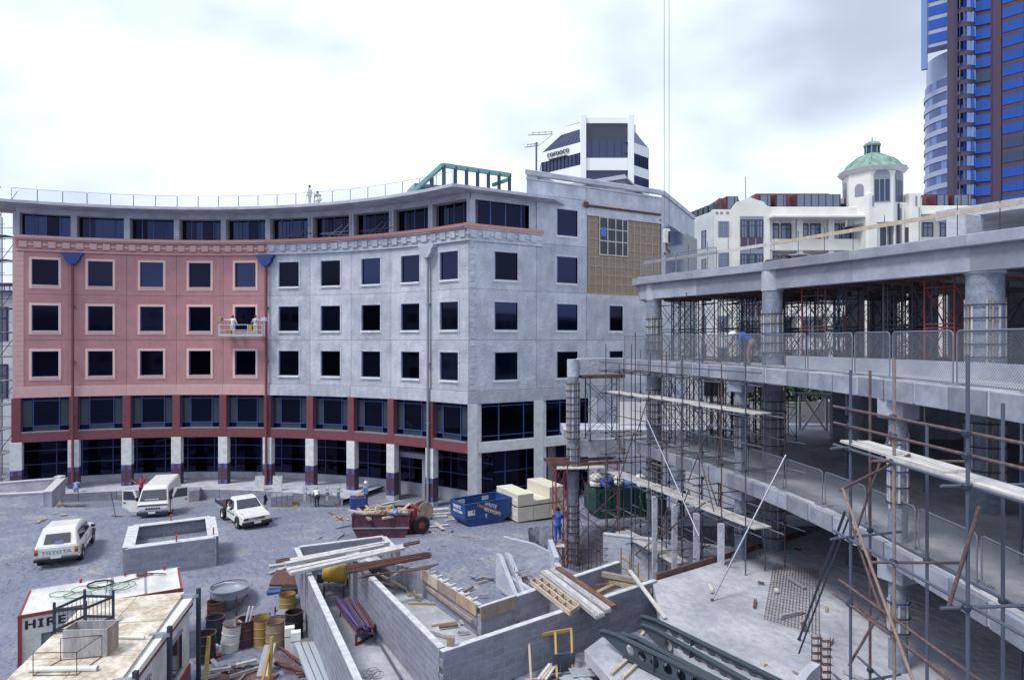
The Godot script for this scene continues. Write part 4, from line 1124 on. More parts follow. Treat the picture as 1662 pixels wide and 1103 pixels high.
func build_background() -> void:
	M.pale_glass = plain(lin(0.16, 0.19, 0.27), 0.12, 0.35)
	M.window_dark = plain(lin(0.035, 0.04, 0.07), 0.08)
	M.slope_glass = plain(lin(0.045, 0.055, 0.12), 0.1, 0.3)
	build_white_tower()
	build_cream_building()
	build_glass_tower()
	build_far_left()
	build_opposite()
	# plant room on the roof of the curved building
	var pr := thing("roof_plant_room", "grey hipped plant room on the roof behind the tall parapet", "plant room", Vector3(8.5, 11.0, -70))
	ring_prism(pr, "wall", [Vector2(5.6, 70), Vector2(11.4, 66), Vector2(15.5, 76), Vector2(8, 80)], [Vector2(5.6, 70), Vector2(11.4, 66), Vector2(15.5, 76), Vector2(8, 80)], 11.0, 16.2, M.grey_paint)
	ring_prism(pr, "roof", [Vector2(5.0, 70), Vector2(11.5, 65.4), Vector2(16.2, 76.3), Vector2(8, 80.6)], [Vector2(5.6, 70.4), Vector2(11.4, 66), Vector2(15.6, 76), Vector2(8, 80)], 16.2, 16.75, M.grey_paint)
	# green steel roof frame and its sheeting
	var gs := thing("green_roof_frame", "green painted steel roof frame on the flat roof above the corner", "roof frame", Vector3(-6, 11.1, -52))
	var A := Vector3(-9.3, 11.2, -54.0); var Bp := PD(718, 268, 51.0); var C := PD(829, 284.5, 54.0)
	gplank(gs, "rafter", A, Bp, 0.25, 0.34, M.green_steel)
	gplank(gs, "beam", Bp, C, 0.25, 0.34, M.green_steel)
	for k in 7:
		var q := Bp.lerp(C, 0.02 + k * 0.16)
		gplank(gs, "post", Vector3(q.x, 11.1, q.z), q, 0.28, 0.28, M.steel_dark)
	for k in 3:
		var q := A.lerp(Bp, 0.35 + k * 0.2)
		gplank(gs, "post", Vector3(q.x, 11.1, q.z - 0.3), q + Vector3(0, -0.1, -0.3), 0.3, 0.3, M.steel_dark)
	gplank(gs, "strut", PD(800, 300, 53.6), PD(828, 290, 55.5), 0.2, 0.3, M.green_steel)
	var ps := thing("sheeted_plant_box", "blue and tan sheeted box inside the green roof frame", "plant box", Vector3(-7, 11.1, -55))
	gput(ps, "box", boxm(Vector3(6.0, 2.0, 3.0)), M.tower_glass_grey, face(Vector3(-5.9, 12.1, -57.0), Vector3(1, 0, -0.4)))
	gput(ps, "tan_sheet", boxm(Vector3(5.0, 0.75, 0.2)), M.hessian, face(Vector3(-5.6, 11.6, -55.4), Vector3(1, 0, -0.4)))
	# roof-edge fence panels
	var k := 0
	for i in 22:
		var d0 := PH0 + DPH * 10 * (i / 22.0)
		var a := arc_pt(d0, 1.6) + Vector3(0, 11.12, 0); var b := arc_pt(d0 + DPH * 10 / 22.0, 1.6) + Vector3(0, 11.12, 0)
		fence_panel(a, b, 1.0, "thin wire fence panel standing along the roof edge of curved building", "fence panels along the roof edge", 0.12)
	# crane hook hanging over the site
	var hook := PD(1082, 378, 40.0)
	var ch := thing("crane_hook", "crane hook block hanging on two long thin ropes", "crane hook", hook + Vector3(0, -1.2, 0))
	for s in [-0.14, 0.16]:
		gpole(ch, "rope", hook + Vector3(s, 0, 0), hook + Vector3(s + 0.0, 60, 0), 0.016, M.tube_grey, 5)
	gput(ch, "block", boxm(Vector3(0.42, 0.9, 0.24), 0.06), M.white_dirty, Transform3D(Basis.IDENTITY, hook + Vector3(0, -0.2, 0)))
	gput(ch, "side_plate", boxm(Vector3(0.14, 0.7, 0.3), 0.03), M.black, Transform3D(Basis.IDENTITY, hook + Vector3(0.14, -0.25, 0)))
	var hk := MB.new()
	hk.path([hook + Vector3(0, -0.6, 0), hook + Vector3(0, -0.95, 0), hook + Vector3(0.16, -1.08, 0), hook + Vector3(0.14, -1.26, 0), hook + Vector3(-0.05, -1.32, 0), hook + Vector3(-0.16, -1.2, 0)], 0.06, 8)
	gput(ch, "hook", hk.mesh(), M.rust)

func build_white_tower() -> void:
	var T := thing("white_office_tower", "white office tower with sloped dark glazing at its top", "building", Vector3(20, -13, -158))
	# outline, viewed from above, left end first
	var P := [Vector2(7.05, 158.85), Vector2(15.9, 150), Vector2(17.0, 151.5), Vector2(26.8, 151.5), Vector2(27.6, 150), Vector2(32.6, 155), Vector2(32.6, 172), Vector2(7.05, 172)]
	var inset := func(k: float) -> Array:
		var q := []
		for p in P: q.append(p.lerp(Vector2(21, 160), k))
		return q
	ring_prism(T, "shaft", P, P, -13, 40.3, M.white_tile)
	ring_prism(T, "window_band", inset.call(0.01), inset.call(0.01), 40.3, 43.1, M.slope_glass)
	ring_prism(T, "spandrel", P, P, 43.1, 45.5, M.white_tile)
	var lo: Array = inset.call(0.01)
	var hi: Array = lo.duplicate()
	hi[0] = Vector2(11.8, 157.2); hi[1] = Vector2(16.9, 151.9); hi[4] = Vector2(27.2, 151.2); hi[5] = Vector2(29.5, 155.2); hi[6] = Vector2(29.5, 168); hi[7] = Vector2(11.8, 168)
	ring_prism(T, "sloped_glazing", lo, hi, 45.5, 49.3, M.slope_glass)
	var hi2 := []
	for p in hi: hi2.append(p)
	ring_prism(T, "top_band", hi2, hi2, 49.3, 51.0, M.white_tile)
	# mullions on the two flanks
	var fl := face(v3(P[0], 0), v3(P[1], 0) - v3(P[0], 0))
	var L: float = P[0].distance_to(P[1])
	for k in 11: fbox(T, "mullion", fl, (k + 0.5) * L / 11, 41.7, 0.0, Vector3(0.12, 2.8, 0.2), M.steel_dark)
	for k in 9:
		var a := v3(lo[0], 45.5).lerp(v3(lo[1], 45.5), (k + 0.5) / 9.0); var b := v3(hi[0], 49.3).lerp(v3(hi[1], 49.3), (k + 0.5) / 9.0)
		gpole(T, "mullion", a + Vector3(0, 0, 0.05), b + Vector3(0, 0, 0.05), 0.08, M.steel_dark, 4)
	var fr := face(v3(P[4], 0), v3(P[5], 0) - v3(P[4], 0))
	for k in 8: fbox(T, "mullion", fr, (k + 0.5) * 7.07 / 8, 41.7, 0.0, Vector3(0.12, 2.8, 0.2), M.steel_dark)
	for s in [[39.0, 2.0], [34.8, 2.2]]:
		fbox(T, "window_strip", fr, 3.6, s[0] - 2.0, 0.02, Vector3(6.4, s[1], 0.1), M.slope_glass)
	# front: tall dark glazing between piers
	var ff := face(Vector3(17.0, 0, -151.5), Vector3(1, 0, 0))
	fbox(T, "front_glazing", ff, 4.9, 48.0, 0.3, Vector3(9.6, 4.2, 0.3), M.window_dark)
	fbox(T, "front_glazing", ff, 4.9, 43.9, 0.5, Vector3(9.4, 4.0, 0.4), M.slope_glass)
	for k in 5: fbox(T, "mullion", ff, 1.4 + k * 1.75, 43.9, 0.75, Vector3(0.12, 4.0, 0.1), M.steel_dark)
	fbox(T, "front_spandrel", ff, 4.9, 40.5, 0.75, Vector3(9.6, 2.8, 0.9), M.white_tile)
	fbox(T, "front_window_band", ff, 4.9, 38.1, 0.4, Vector3(9.6, 2.0, 0.4), M.slope_glass)
	fbox(T, "front_head", ff, 4.9, 50.7, 0.4, Vector3(9.8, 1.3, 0.8), M.white_tile)
	for x in [-0.6, 10.4]:
		fbox(T, "pier", ff, x, 20, 0.9, Vector3(1.3, 63.6, 1.8), M.white_tile, 0.1)
	# sign letters on the left flank
	var tm := TextMesh.new()
	tm.text = "COFOOCO"
	tm.font_size = 24
	tm.pixel_size = 0.058
	tm.depth = 0.15
	gput(T, "sign_lettering", tm, M.steel_dark, fl * Transform3D(Basis.IDENTITY, Vector3(L * 0.45, 44.35, 0.2)))
	fbox(T, "sign_ledge", fl, L * 0.45, 43.2, 0.25, Vector3(5.6, 0.14, 0.4), M.steel_dark)
	# masts
	var ms := thing("antenna_mast", "thin lattice mast with two flat aerials beside the white tower", "antenna", Vector3(5.6, 36, -150))
	gpole(ms, "pole", Vector3(5.6, 30, -150), Vector3(5.6, 45.4, -150), 0.22, M.tube_grey, 6)
	for s in [[PD(852, 239, 150), PD(874, 236, 150)], [PD(857, 219, 150), PD(897, 217.5, 150)]]:
		gpole(ms, "boom", s[0], s[1], 0.09, M.tube_grey, 5)
		gpole(ms, "boom", s[0].lerp(s[1], 0.15) + Vector3(0, 0.55, 0), s[1] + Vector3(0, 0.5, 0), 0.07, M.tube_grey, 5)
		for k in 4: gpole(ms, "element", s[0].lerp(s[1], 0.2 + k * 0.25) - Vector3(0, 0.1, 0), s[0].lerp(s[1], 0.2 + k * 0.25) + Vector3(0, 0.65, 0), 0.05, M.tube_grey, 5)
	gpole(ms, "stay", PD(874, 236, 150), PD(896, 219, 150), 0.06, M.tube_grey, 5)

func build_cream_building() -> void:
	var T := thing("cream_hotel", "cream rendered building with a red mansard roof and green domed tower", "building", Vector3(46, -13, -92))
	var f := face(Vector3(26.2, 0, -85), Vector3(1, 0, 0))      # front wall line, t from its left end
	var base := -13.0
	# main front wall, split so that the openings are real recesses
	fbox(T, "front_wall", f, 3.6, (base + 17.0) / 2, -0.4, Vector3(7.2, 17.0 - base, 0.8), M.cream)
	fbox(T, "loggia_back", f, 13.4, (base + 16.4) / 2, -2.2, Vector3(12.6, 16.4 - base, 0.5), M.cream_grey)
	fbox(T, "parapet", f, 13.4, 16.6, 0.1, Vector3(12.7, 1.3, 0.7), M.cream, 0.1)
	fbox(T, "canopy", f, 13.5, 15.85, 0.5, Vector3(12.9, 0.3, 2.0), M.cream, 0.05)
	for lv in [11.2, 6.9, 2.6, -1.7, -6.0]:
		fbox(T, "balcony_front", f, 13.4, lv + 1.2, -0.2, Vector3(12.4, 1.5, 0.5), M.cream, 0.05)
		fbox(T, "balcony_floor", f, 13.4, lv + 0.6, -1.2, Vector3(12.4, 0.3, 2.0), M.cream)
	for t in [7.4, 11.4, 15.5, 19.5]:
		fbox(T, "loggia_pier", f, t, (base + 15.9) / 2, -0.42, Vector3(0.75, 15.9 - base, 0.6), M.cream)
	for lv in [14.4, 10.1, 5.8, 1.5, -2.8]:
		for t in [8.7, 10.3, 12.6, 14.2, 16.8, 18.3]:
			sash(T, f, t, lv, -1.92, 1.25, 2.1, 1, M.window_dark)
	# left bay windows and the flank
	for lv in [14.4, 10.3, 6.2, 2.1, -2.0]:
		sash(T, f, 1.35, lv, 0.03, 1.25, 2.0, 1, M.grey_paint)
	var fl := face(Vector3(24.6, 0, -92), Vector3(1.6, 0, 7))
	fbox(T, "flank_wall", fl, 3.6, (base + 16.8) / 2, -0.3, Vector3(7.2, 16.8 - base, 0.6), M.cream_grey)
	for lv in [13.4, 9.6, 5.8, 2.0, -1.8]:
		for t in [1.6, 4.9]: sash(T, fl, t, lv, 0.03, 1.0, 2.3, 0, M.window_dark)
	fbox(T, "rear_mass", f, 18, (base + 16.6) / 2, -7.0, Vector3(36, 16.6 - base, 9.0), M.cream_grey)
	# gabled bay with a grey panel of windows
	var g := MB.new()
	g.prism(PackedVector2Array([Vector2(2.3, base), Vector2(7.2, base), Vector2(7.2, 17.2), Vector2(6.7, 17.5), Vector2(6.4, 17.9), Vector2(5.7, 18.1), Vector2(4.7, 18.45), Vector2(3.7, 18.1), Vector2(3.0, 17.9), Vector2(2.6, 17.4), Vector2(2.3, 17.0)]), 0.5, f)
	gput(T, "gable_bay", g.mesh(), M.cream)
	fbox(T, "grey_panel", f, 4.85, 4.0, 0.51, Vector3(3.05, 24.0, 0.06), M.grey_paint)
	for lv in [14.4, 10.0, 5.7, 1.4]:
		for t in [3.85, 4.85, 5.85]:
			sash(T, f, t, lv, 0.57, 0.78, 2.2, 1, M.window_dark)
			fbox(T, "purple_panel", f, t, lv - 1.85, 0.56, Vector3(0.8, 1.4, 0.05), M.purple_panel)
	for t in [0.5, 1.1, 1.9]: fbox(T, "parapet_piercing", f, t, 16.55, 0.02, Vector3(0.35, 0.3, 0.06), M.grey_paint)
	# right wing
	fbox(T, "front_wall", f, 33.5, (base + 13.4) / 2, -0.4, Vector3(15, 13.4 - base, 0.8), M.cream)
	fbox(T, "loggia_back", f, 33.5, 15.0, -2.2, Vector3(15, 3.4, 0.5), M.cream_grey)
	fbox(T, "parapet", f, 33.5, 16.9, 0.1, Vector3(15, 1.0, 0.7), M.cream, 0.1)
	fbox(T, "canopy", f, 33.5, 16.2, 0.5, Vector3(15, 0.3, 2.0), M.cream, 0.05)
	for t in [27.5, 29.2, 31.5, 33.2]: sash(T, f, t, 14.6, -1.92, 1.25, 2.0, 1, M.window_dark)
	# tower
	fbox(T, "tower_shaft", f, 22.6, (base + 17.6) / 2, 0.0, Vector3(7.0, 17.6 - base, 3.0), M.cream)
	for t in [19.8, 25.3]: fbox(T, "tower_pier", f, t, (base + 18.9) / 2, 0.7, Vector3(1.5, 18.9 - base, 2.4), M.cream, 0.25)
	for t in [19.8, 25.3]: fbox(T, "pier_slot", f, t, 17.7, 1.92, Vector3(0.22, 1.3, 0.05), M.grey_paint)
	var oct := func(r: float) -> Array:
		var q := []
		for k in 8:
			var a := TAU * (k + 0.28) / 8
			q.append(Vector2(47.6 + r * 0.84 * cos(a), 86.2 + r * 0.84 * sin(a)))
		return q
	ring_prism(T, "tower_drum", oct.call(4.25), oct.call(4.25), 15.0, 21.6, M.cream)
	ring_prism(T, "eave", oct.call(4.45), oct.call(5.0), 21.6, 22.1, M.cream)
	var prev := [[4.95, 22.1], [4.7, 22.4], [3.9, 22.75], [3.5, 23.25], [2.8, 23.75], [1.9, 24.1], [1.6, 24.2], [1.2, 24.5]]
	for k in prev.size() - 1: ring_prism(T, "dome", oct.call(prev[k][0]), oct.call(prev[k + 1][0]), prev[k][1], prev[k + 1][1], M.copper)
	for k in 8:
		for s in 5:
			var a: Vector2 = oct.call(prev[s + 1][0] + 0.03)[k]; var b: Vector2 = oct.call(prev[s + 2][0] + 0.03)[k]
			gpole(T, "dome_rib", v3(a, prev[s + 1][1]), v3(b, prev[s + 2][1]), 0.10, M.copper, 5)
	ring_prism(T, "lantern", oct.call(0.95), oct.call(0.95), 24.5, 25.5, M.slope_glass)
	for k in 8: gpole(T, "lantern_post", v3(oct.call(1.02)[k], 24.4), v3(oct.call(1.02)[k], 25.6), 0.1, M.copper, 5)
	var cap := MB.new()
	cap.lathe([Vector2(0, 25.5), Vector2(1.0, 25.5), Vector2(1.05, 25.7), Vector2(0.9, 25.95), Vector2(0.5, 26.15), Vector2(0.1, 26.25), Vector2(0.05, 26.8), Vector2(0, 26.9)], 12, Vector3(47.6, 0, -86.2))
	gput(T, "lantern_cap", cap.mesh(), M.copper)
	# arched openings on the drum and the long tower window
	var arch := func(w: float, h: float) -> PackedVector2Array:
		var q := PackedVector2Array([Vector2(-w / 2, 0), Vector2(w / 2, 0)])
		for k in 9: q.append(Vector2(cos(PI * k / 8) * w / 2, h + sin(PI * k / 8) * w / 2))
		return q
	for k in [[4, 1.1, 1.0, 18.6], [5, 1.9, 3.2, 17.6], [6, 1.9, 3.2, 17.6], [3, 1.3, 2.9, 17.4]]:
		var o: Array = oct.call(4.27)
		var a: Vector2 = o[k[0]]; var b: Vector2 = o[(k[0] + 1) % 8]
		var m := (a + b) * 0.5
		var ff := face(v3(m, 0), v3(b, 0) - v3(a, 0))
		var am := MB.new()
		am.prism(arch.call(k[1], k[2]), 0.08, ff * Transform3D(Basis.IDENTITY, Vector3(0, k[3], 0)))
		var w := gput(T, "arched_window", am.mesh(), M.grey_paint)
		if k[1] > 1.2:
			for s in [-0.33, 0.0, 0.33]: fbox(w, "pane", ff, s * k[1], k[3] + k[2] * 0.45, 0.09, Vector3(k[1] * 0.24, k[2] * 0.85, 0.05), M.slope_glass)
	fbox(T, "tower_window", f, 22.9, 12.6, 1.52, Vector3(2.2, 8.4, 0.06), M.grey_paint)
	for s in 4: fbox(T, "tower_fin", f, 22.1 + s * 0.55, 13.4, 1.62, Vector3(0.2, 8.0, 0.3), M.window_dark if s % 2 == 0 else M.cream)
	for s in [-1.0, 1.0]: fbox(T, "tower_sash", f, 22.9 + s * 1.6, 12.6, 1.52, Vector3(0.75, 3.6, 0.06), M.window_dark)
	# red mansard roofs with dormers
	for r in [[0.4, 5.0, 17.0, 19.0, 1.4], [5.6, 17.6, 17.2, 19.8, 2.2], [28.4, 35.5, 17.2, 19.7, 2.2]]:
		var lo := [Vector2(26.2 + r[0], 85 + r[4]), Vector2(26.2 + r[1], 85 + r[4]), Vector2(26.2 + r[1], 96), Vector2(26.2 + r[0], 96)]
		var hi := [lo[0] + Vector2(1.2, 1.1), lo[1] + Vector2(-1.0, 1.1), lo[2] + Vector2(-1.0, -1), lo[3] + Vector2(1.2, -1)]
		ring_prism(T, "mansard_roof", lo, hi, r[2], r[3], M.roof_red)
		var n := int((r[1] - r[0]) / 0.45)
		for k in n:
			var t: float = float(k) / (n - 1)
			gpole(T, "roof_seam", v3(lo[0].lerp(lo[1], t), r[2]), v3(hi[0].lerp(hi[1], t), r[3]), 0.05, M.roof_red, 4)
	for d in [[2.6, 1.3, 17.9, 0.9], [7.2, 1.3, 18.3, 1.7], [9.3, 1.2, 18.3, 1.7], [14.2, 5.6, 18.35, 1.7], [30.6, 1.4, 18.3, 1.7], [33.2, 2.2, 18.3, 1.7]]:
		fbox(T, "dormer", f, d[0], d[2], -d[3] - 0.3, Vector3(d[1] + 0.3, 1.75, 1.8), M.roof_red)
		fbox(T, "dormer_window", f, d[0], d[2], -d[3] + 0.63, Vector3(d[1], 1.6, 0.05), M.pale_glass)
		for k in int(d[1] / 0.9) + 1: fbox(T, "dormer_bar", f, d[0] - d[1] / 2 + k * 0.95, d[2], -d[3] + 0.67, Vector3(0.1, 1.6, 0.04), M.window_dark)
	for k in 5: fbox(T, "flank_dormer", fl, 0.8 + k * 1.35, 17.1, -0.7, Vector3(1.0, 1.6, 0.9), M.window_dark)
	fbox(T, "link_block", f, 18.6, 17.9, -3.0, Vector3(2.6, 1.9, 2.0), M.cream_grey)
	fbox(T, "link_window", f, 18.6, 17.7, -1.95, Vector3(2.4, 0.9, 0.06), M.slope_glass)
	fbox(T, "link_block", f, 27.2, 18.0, -3.0, Vector3(2.6, 1.9, 2.0), M.cream_grey)
	gpole(T, "flagpole", Vector3(31.0, 18.6, -86.5), Vector3(31.0, 21.6, -86.5), 0.05, M.steel_dark, 5)

func build_glass_tower() -> void:
	var T := thing("blue_glass_tower", "tall tower of blue glass and brown brick bands with rounded bays", "building", Vector3(112, -13, -158))
	var top := 96.0
	var SH := 3.28
	var cyl := Vector2(112.3, 160)
	# core so that nothing shows through
	var core := MB.new()
	core.lathe([Vector2(0, -13), Vector2(9.0, -13), Vector2(9.0, 69), Vector2(0, 69)], 32, Vector3(112.3, 0, -160))
	gput(T, "core", core.mesh(), M.tower_band)
	var n0 := 6
	for k in range(n0, 22):
		var h := -10.0 + k * SH + 1.2
		if h > 68: break
		var b := MB.new()
		b.lathe([Vector2(9.0, h - 0.65), Vector2(9.6, h - 0.65), Vector2(9.6, h + 0.55), Vector2(9.0, h + 0.55)], 48, Vector3(112.3, 0, -160))
		gput(T, "spandrel_band", b.mesh(), M.tower_band)
		for s in 12:
			var a := deg_to_rad(150 + s * 8.0)
			var p := Vector3(112.3 + 9.3 * cos(a), h + 1.6, -(160 - 9.3 * sin(a)))
			gput(T, "pane", boxm(Vector3(0.12, 2.1, 1.30)), M.tower_glass_pale if (s * 5 + k) % 4 == 0 else M.tower_glass_grey, Transform3D(Basis(Vector3.UP, -a), p))
	# dark pier, round brick-banded bay, flat wall
	fbox(T, "dark_pier", face(Vector3(101.0, 0, -149.9), Vector3(1, 0, 0)), 0.2, 41, 0, Vector3(1.0, 108, 2.0), M.brick_brown)
	var bay := Vector2(104.1, 151.0)
	for k in range(7, 33):
		var h := -10.0 + k * SH
		var b := MB.new()
		b.lathe([Vector2(0, h - 0.5), Vector2(2.45, h - 0.5), Vector2(2.45, h + 0.5), Vector2(0, h + 0.5)], 28, v3(bay, 0))
		gput(T, "brick_band", b.mesh(), M.brick_brown)
		for s in 9:
			var a := PI + deg_to_rad(8 + s * 20.5)
			gput(T, "pane", boxm(Vector3(0.1, SH - 1.0, 0.84)), [M.tower_glass_pale, M.tower_glass, M.tower_glass_pale, M.tower_glass_pale, M.tower_glass][(s + k) % 5 if s != 4 else 0], Transform3D(Basis(Vector3.UP, -a), Vector3(bay.x + 2.3 * cos(a), h + SH / 2, -(bay.y + 2.3 * sin(a)))))
	var fw := face(Vector3(106.3, 0, -151.0), Vector3(1, 0, 0.55))
	fbox(T, "wall_core", fw, 2.2, 41, -0.6, Vector3(4.6, 108, 0.6), M.brick_brown)
	for k in range(7, 33):
		var h := -10.0 + k * SH
		fbox(T, "window_strip", fw, 1.9, h + SH / 2, -0.2, Vector3(3.6, SH - 1.05, 0.3), M.tower_glass if k % 9 != 3 else M.slope_glass)
		fbox(T, "mullion", fw, 1.9, h + SH / 2, -0.03, Vector3(0.1, SH - 1.05, 0.08), M.brick_brown)
	# right-hand facade running forward
	var fr := face(Vector3(110.2, 0, -149.2), Vector3(3.3, 0, 4.1))
	fbox(T, "wall_core", fr, 11, 41, -0.7, Vector3(24, 108, 0.8), M.brick_brown)
	fbox(T, "corner_pier", fr, 0.7, 41, 0.0, Vector3(1.5, 108, 0.7), M.brick_brown)
	for k in range(7, 33):
		var h := -10.0 + k * SH + 0.3
		for s in 5:
			fbox(T, "window_strip", fr, 3.5 + s * 4.05, h + SH / 2, -0.26, Vector3(3.95, SH - 1.15, 0.12), M.slope_glass if k in [15, 16] else M.tower_glass)
			for q in 2: fbox(T, "mullion", fr, 2.85 + s * 4.05 + q * 1.3, h + SH / 2, -0.18, Vector3(0.08, SH - 1.15, 0.06), M.blue_paint)
	# upper block over the rounded corner
	var fu := face(Vector3(98.3, 0, -156.0), Vector3(6.3, 0, 5.2))
	fbox(T, "upper_core", fu, 3.6, 83, -2.0, Vector3(7.6, 27, 3.6), M.tower_band)
	fbox(T, "corner_strip", fu, 0.3, 81, 0.0, Vector3(1.2, 33, 1.0), M.tower_glass_pale)
	for k in 7: fbox(T, "window_strip", fu, 4.3, 71.5 + k * SH, -0.16, Vector3(6.4, 2.2, 0.2), M.tower_glass)
	gput(T, "rear_mass", boxm(Vector3(30, 108, 24)), M.brick_brown, Transform3D(Basis(Vector3.UP, 0.0), Vector3(136, 41, -168)))

func build_far_left() -> void:
	var T := thing("grey_warehouse", "grey building with tall narrow windows behind the scaffold", "building", Vector3(-55, -13, -66))
	var f := face(Vector3(-66, 0, -66), Vector3(1, 0, 0))
	fbox(T, "wall", f, 9, -4.0, -3.0, Vector3(18.5, 18, 6), M.cream_grey)
	fbox(T, "cornice", f, 9, 4.9, 0.1, Vector3(18.7, 0.5, 0.8), M.concrete, 0.05)
	for k in 9:
		for lv in [1.6, -4.2]: sash(T, f, 1.2 + k * 1.9, lv, 0.02, 0.9, 3.4, 0, M.window_dark)
	var sg := thing("blue_sign", "blue sign board with white marks fixed to the scaffold", "sign", PD(8, 468, 58))
	gput(sg, "board", boxm(Vector3(3.4, 0.9, 0.08), 0.02), M.blue_paint, Transform3D(Basis.IDENTITY, PD(2, 467, 58)))
	for k in 3: gput(sg, "white_mark", boxm(Vector3(0.4, 0.35, 0.03)), M.white_matt, Transform3D(Basis.IDENTITY, PD(2 + k * 9, 468, 57.93)))
	# scaffold against the building end
	var S := thing("end_scaffold", "tall grey tube scaffold against the pink end of curved building", "scaffold", Vector3(-42.5, -12.9, -55))
	var xs := [-42.0, -43.3, -45.0]
	for z in [-53.6, -55.4]:
		for x in xs: gpole(S, "standard", Vector3(x, -12.9, z), Vector3(x, 10.4, z), 0.035, M.tube_grey, 6)
		for lv in 11:
			var y := -11.4 + lv * 2.0
			gpole(S, "ledger", Vector3(-46.2, y, z), Vector3(-41.7, y, z), 0.03, M.tube_grey, 6)
			gpole(S, "guard_rail", Vector3(-46.2, y + 0.9, z), Vector3(-41.7, y + 0.9, z), 0.025, M.tube_grey, 5)
			if lv % 2 == 0: gpole(S, "brace", Vector3(-45.0, y, z), Vector3(-42.0, y + 4.0, z), 0.028, M.tube_grey, 5)
	for lv in 11:
		var y := -11.4 + lv * 2.0
		for x in xs: gpole(S, "transom", Vector3(x, y, -53.3), Vector3(x, y, -55.7), 0.03, M.tube_grey, 5)
		for q in 4: gplank(S, "board", Vector3(-46.2, y + 0.05, -53.9 - q * 0.35), Vector3(-41.8, y + 0.05, -53.9 - q * 0.35), 0.22, 0.04, M.timber_brown if lv > 6 else M.timber_grey[0])

func build_opposite() -> void:
	# the block across the yard whose outline the facade windows mirror
	var T := thing("opposite_block", "long grey office block across the yard, mirrored in the windows", "building", Vector3(-10, -12.9, 42))
	for k in 5:
		var w := 22.0
		var x := -64.0 + k * (w + 0.5)
		var h: float = [7.0, 9.5, 6.0, 10.5, 8.0][k]
		gput(T, "block", boxm(Vector3(w, h + 12.9, 12)), M.concrete if k % 2 else M.brick_brown, Transform3D(Basis.IDENTITY, Vector3(x, (h - 12.9) / 2, 48)))
		for r in 5:
			for c in 7: gput(T, "window", boxm(Vector3(1.8, 1.6, 0.1)), M.window_dark, Transform3D(Basis.IDENTITY, Vector3(x - 9.0 + c * 3.0, -11.0 + r * 3.8, 41.97)))
	var S := thing("side_block", "long grey block beside the yard, mirrored in the windows", "building", Vector3(-84, -12.9, -5))
	for k in 4:
		var h: float = [8.0, 6.5, 9.5, 7.0][k]
		gput(S, "block", boxm(Vector3(14, h + 12.9, 24)), M.concrete if k % 2 else M.brick_brown, Transform3D(Basis.IDENTITY, Vector3(-84, (h - 12.9) / 2, 38 - k * 24.5)))
		for r in 5:
			for c in 7: gput(S, "window", boxm(Vector3(0.1, 1.6, 1.8)), M.window_dark, Transform3D(Basis.IDENTITY, Vector3(-76.97, -11.0 + r * 3.8, 38 - k * 24.5 - 9.0 + c * 3.0)))

# ---------- concrete block walls and footings
func block_wall(nm: String, label: String, a: Vector2, b: Vector2, top: float, courses: int, coping := true, group := "") -> Node3D:
	var o := thing(nm, label, "wall", v3((a + b) * 0.5, top - courses * 0.2), group)
	block_run(o, a, b, top, courses, coping)
	return o

func block_run(o: Node3D, a: Vector2, b: Vector2, top: float, courses: int, coping: bool) -> void:
	var L := a.distance_to(b)
	var d := (b - a).normalized()
	var x := Vector3(d.x, 0, -d.y)
	var bs := Basis(x, Vector3.UP, x.cross(Vector3.UP))
	var mid := (a + b) * 0.5
	gput(o, "mortar_core", boxm(Vector3(L - 0.012, courses * 0.2 - 0.012, 0.178)), M.mortar, Transform3D(bs, v3(mid, top - courses * 0.1 - 0.004)))
	var bm := boxm(Vector3(0.388, 0.19, 0.192), 0.006)
	for c in courses:
		var s := -L / 2 - (0.2 if c % 2 else 0.0)
		var y := top - 0.1 - c * 0.2
		while s < L / 2 - 0.02:
			var x0: float = max(s, -L / 2); var x1: float = min(s + 0.4, L / 2)
			var w := x1 - x0
			if w > 0.05:
				var mm: ArrayMesh = bm if abs(w - 0.4) < 0.01 else boxm(Vector3(snappedf(w - 0.012, 0.04), 0.19, 0.192), 0.006)
				gput(o, "block", mm, M.block[rng.randi() % 5], Transform3D(bs, v3(mid, y) + x * ((x0 + x1) / 2) + bs.z * rng.randf_range(-0.003, 0.003)))
			s += 0.4
	if coping:
		var n := int(L / 0.8) + 1
		for k in n:
			gput(o, "mortar_cap", boxm(Vector3(snappedf(L / n - 0.006, 0.002), 0.02, 0.186)), M.coping, Transform3D(bs, v3(mid, top + 0.008 + rng.randf() * 0.004) + x * (-L / 2 + (k + 0.5) * L / n)))

func poly_wall(nm: String, label: String, cat: String, pts: Array, a: Vector2, b: Vector2, t: float, m: Material, pn := "wall") -> Node3D:   # outline pts (distance along, height) between two plan points
	var o := thing(nm, label, cat, v3(a, pts[0].y))
	var d := (b - a).normalized()
	var x := Vector3(d.x, 0, -d.y)
	var mb := MB.new()
	mb.prism(PackedVector2Array(pts), t, Transform3D(Basis(x, Vector3.UP, x.cross(Vector3.UP)), v3(a, 0)))
	gput(o, pn, mb.mesh(), m)
	return o

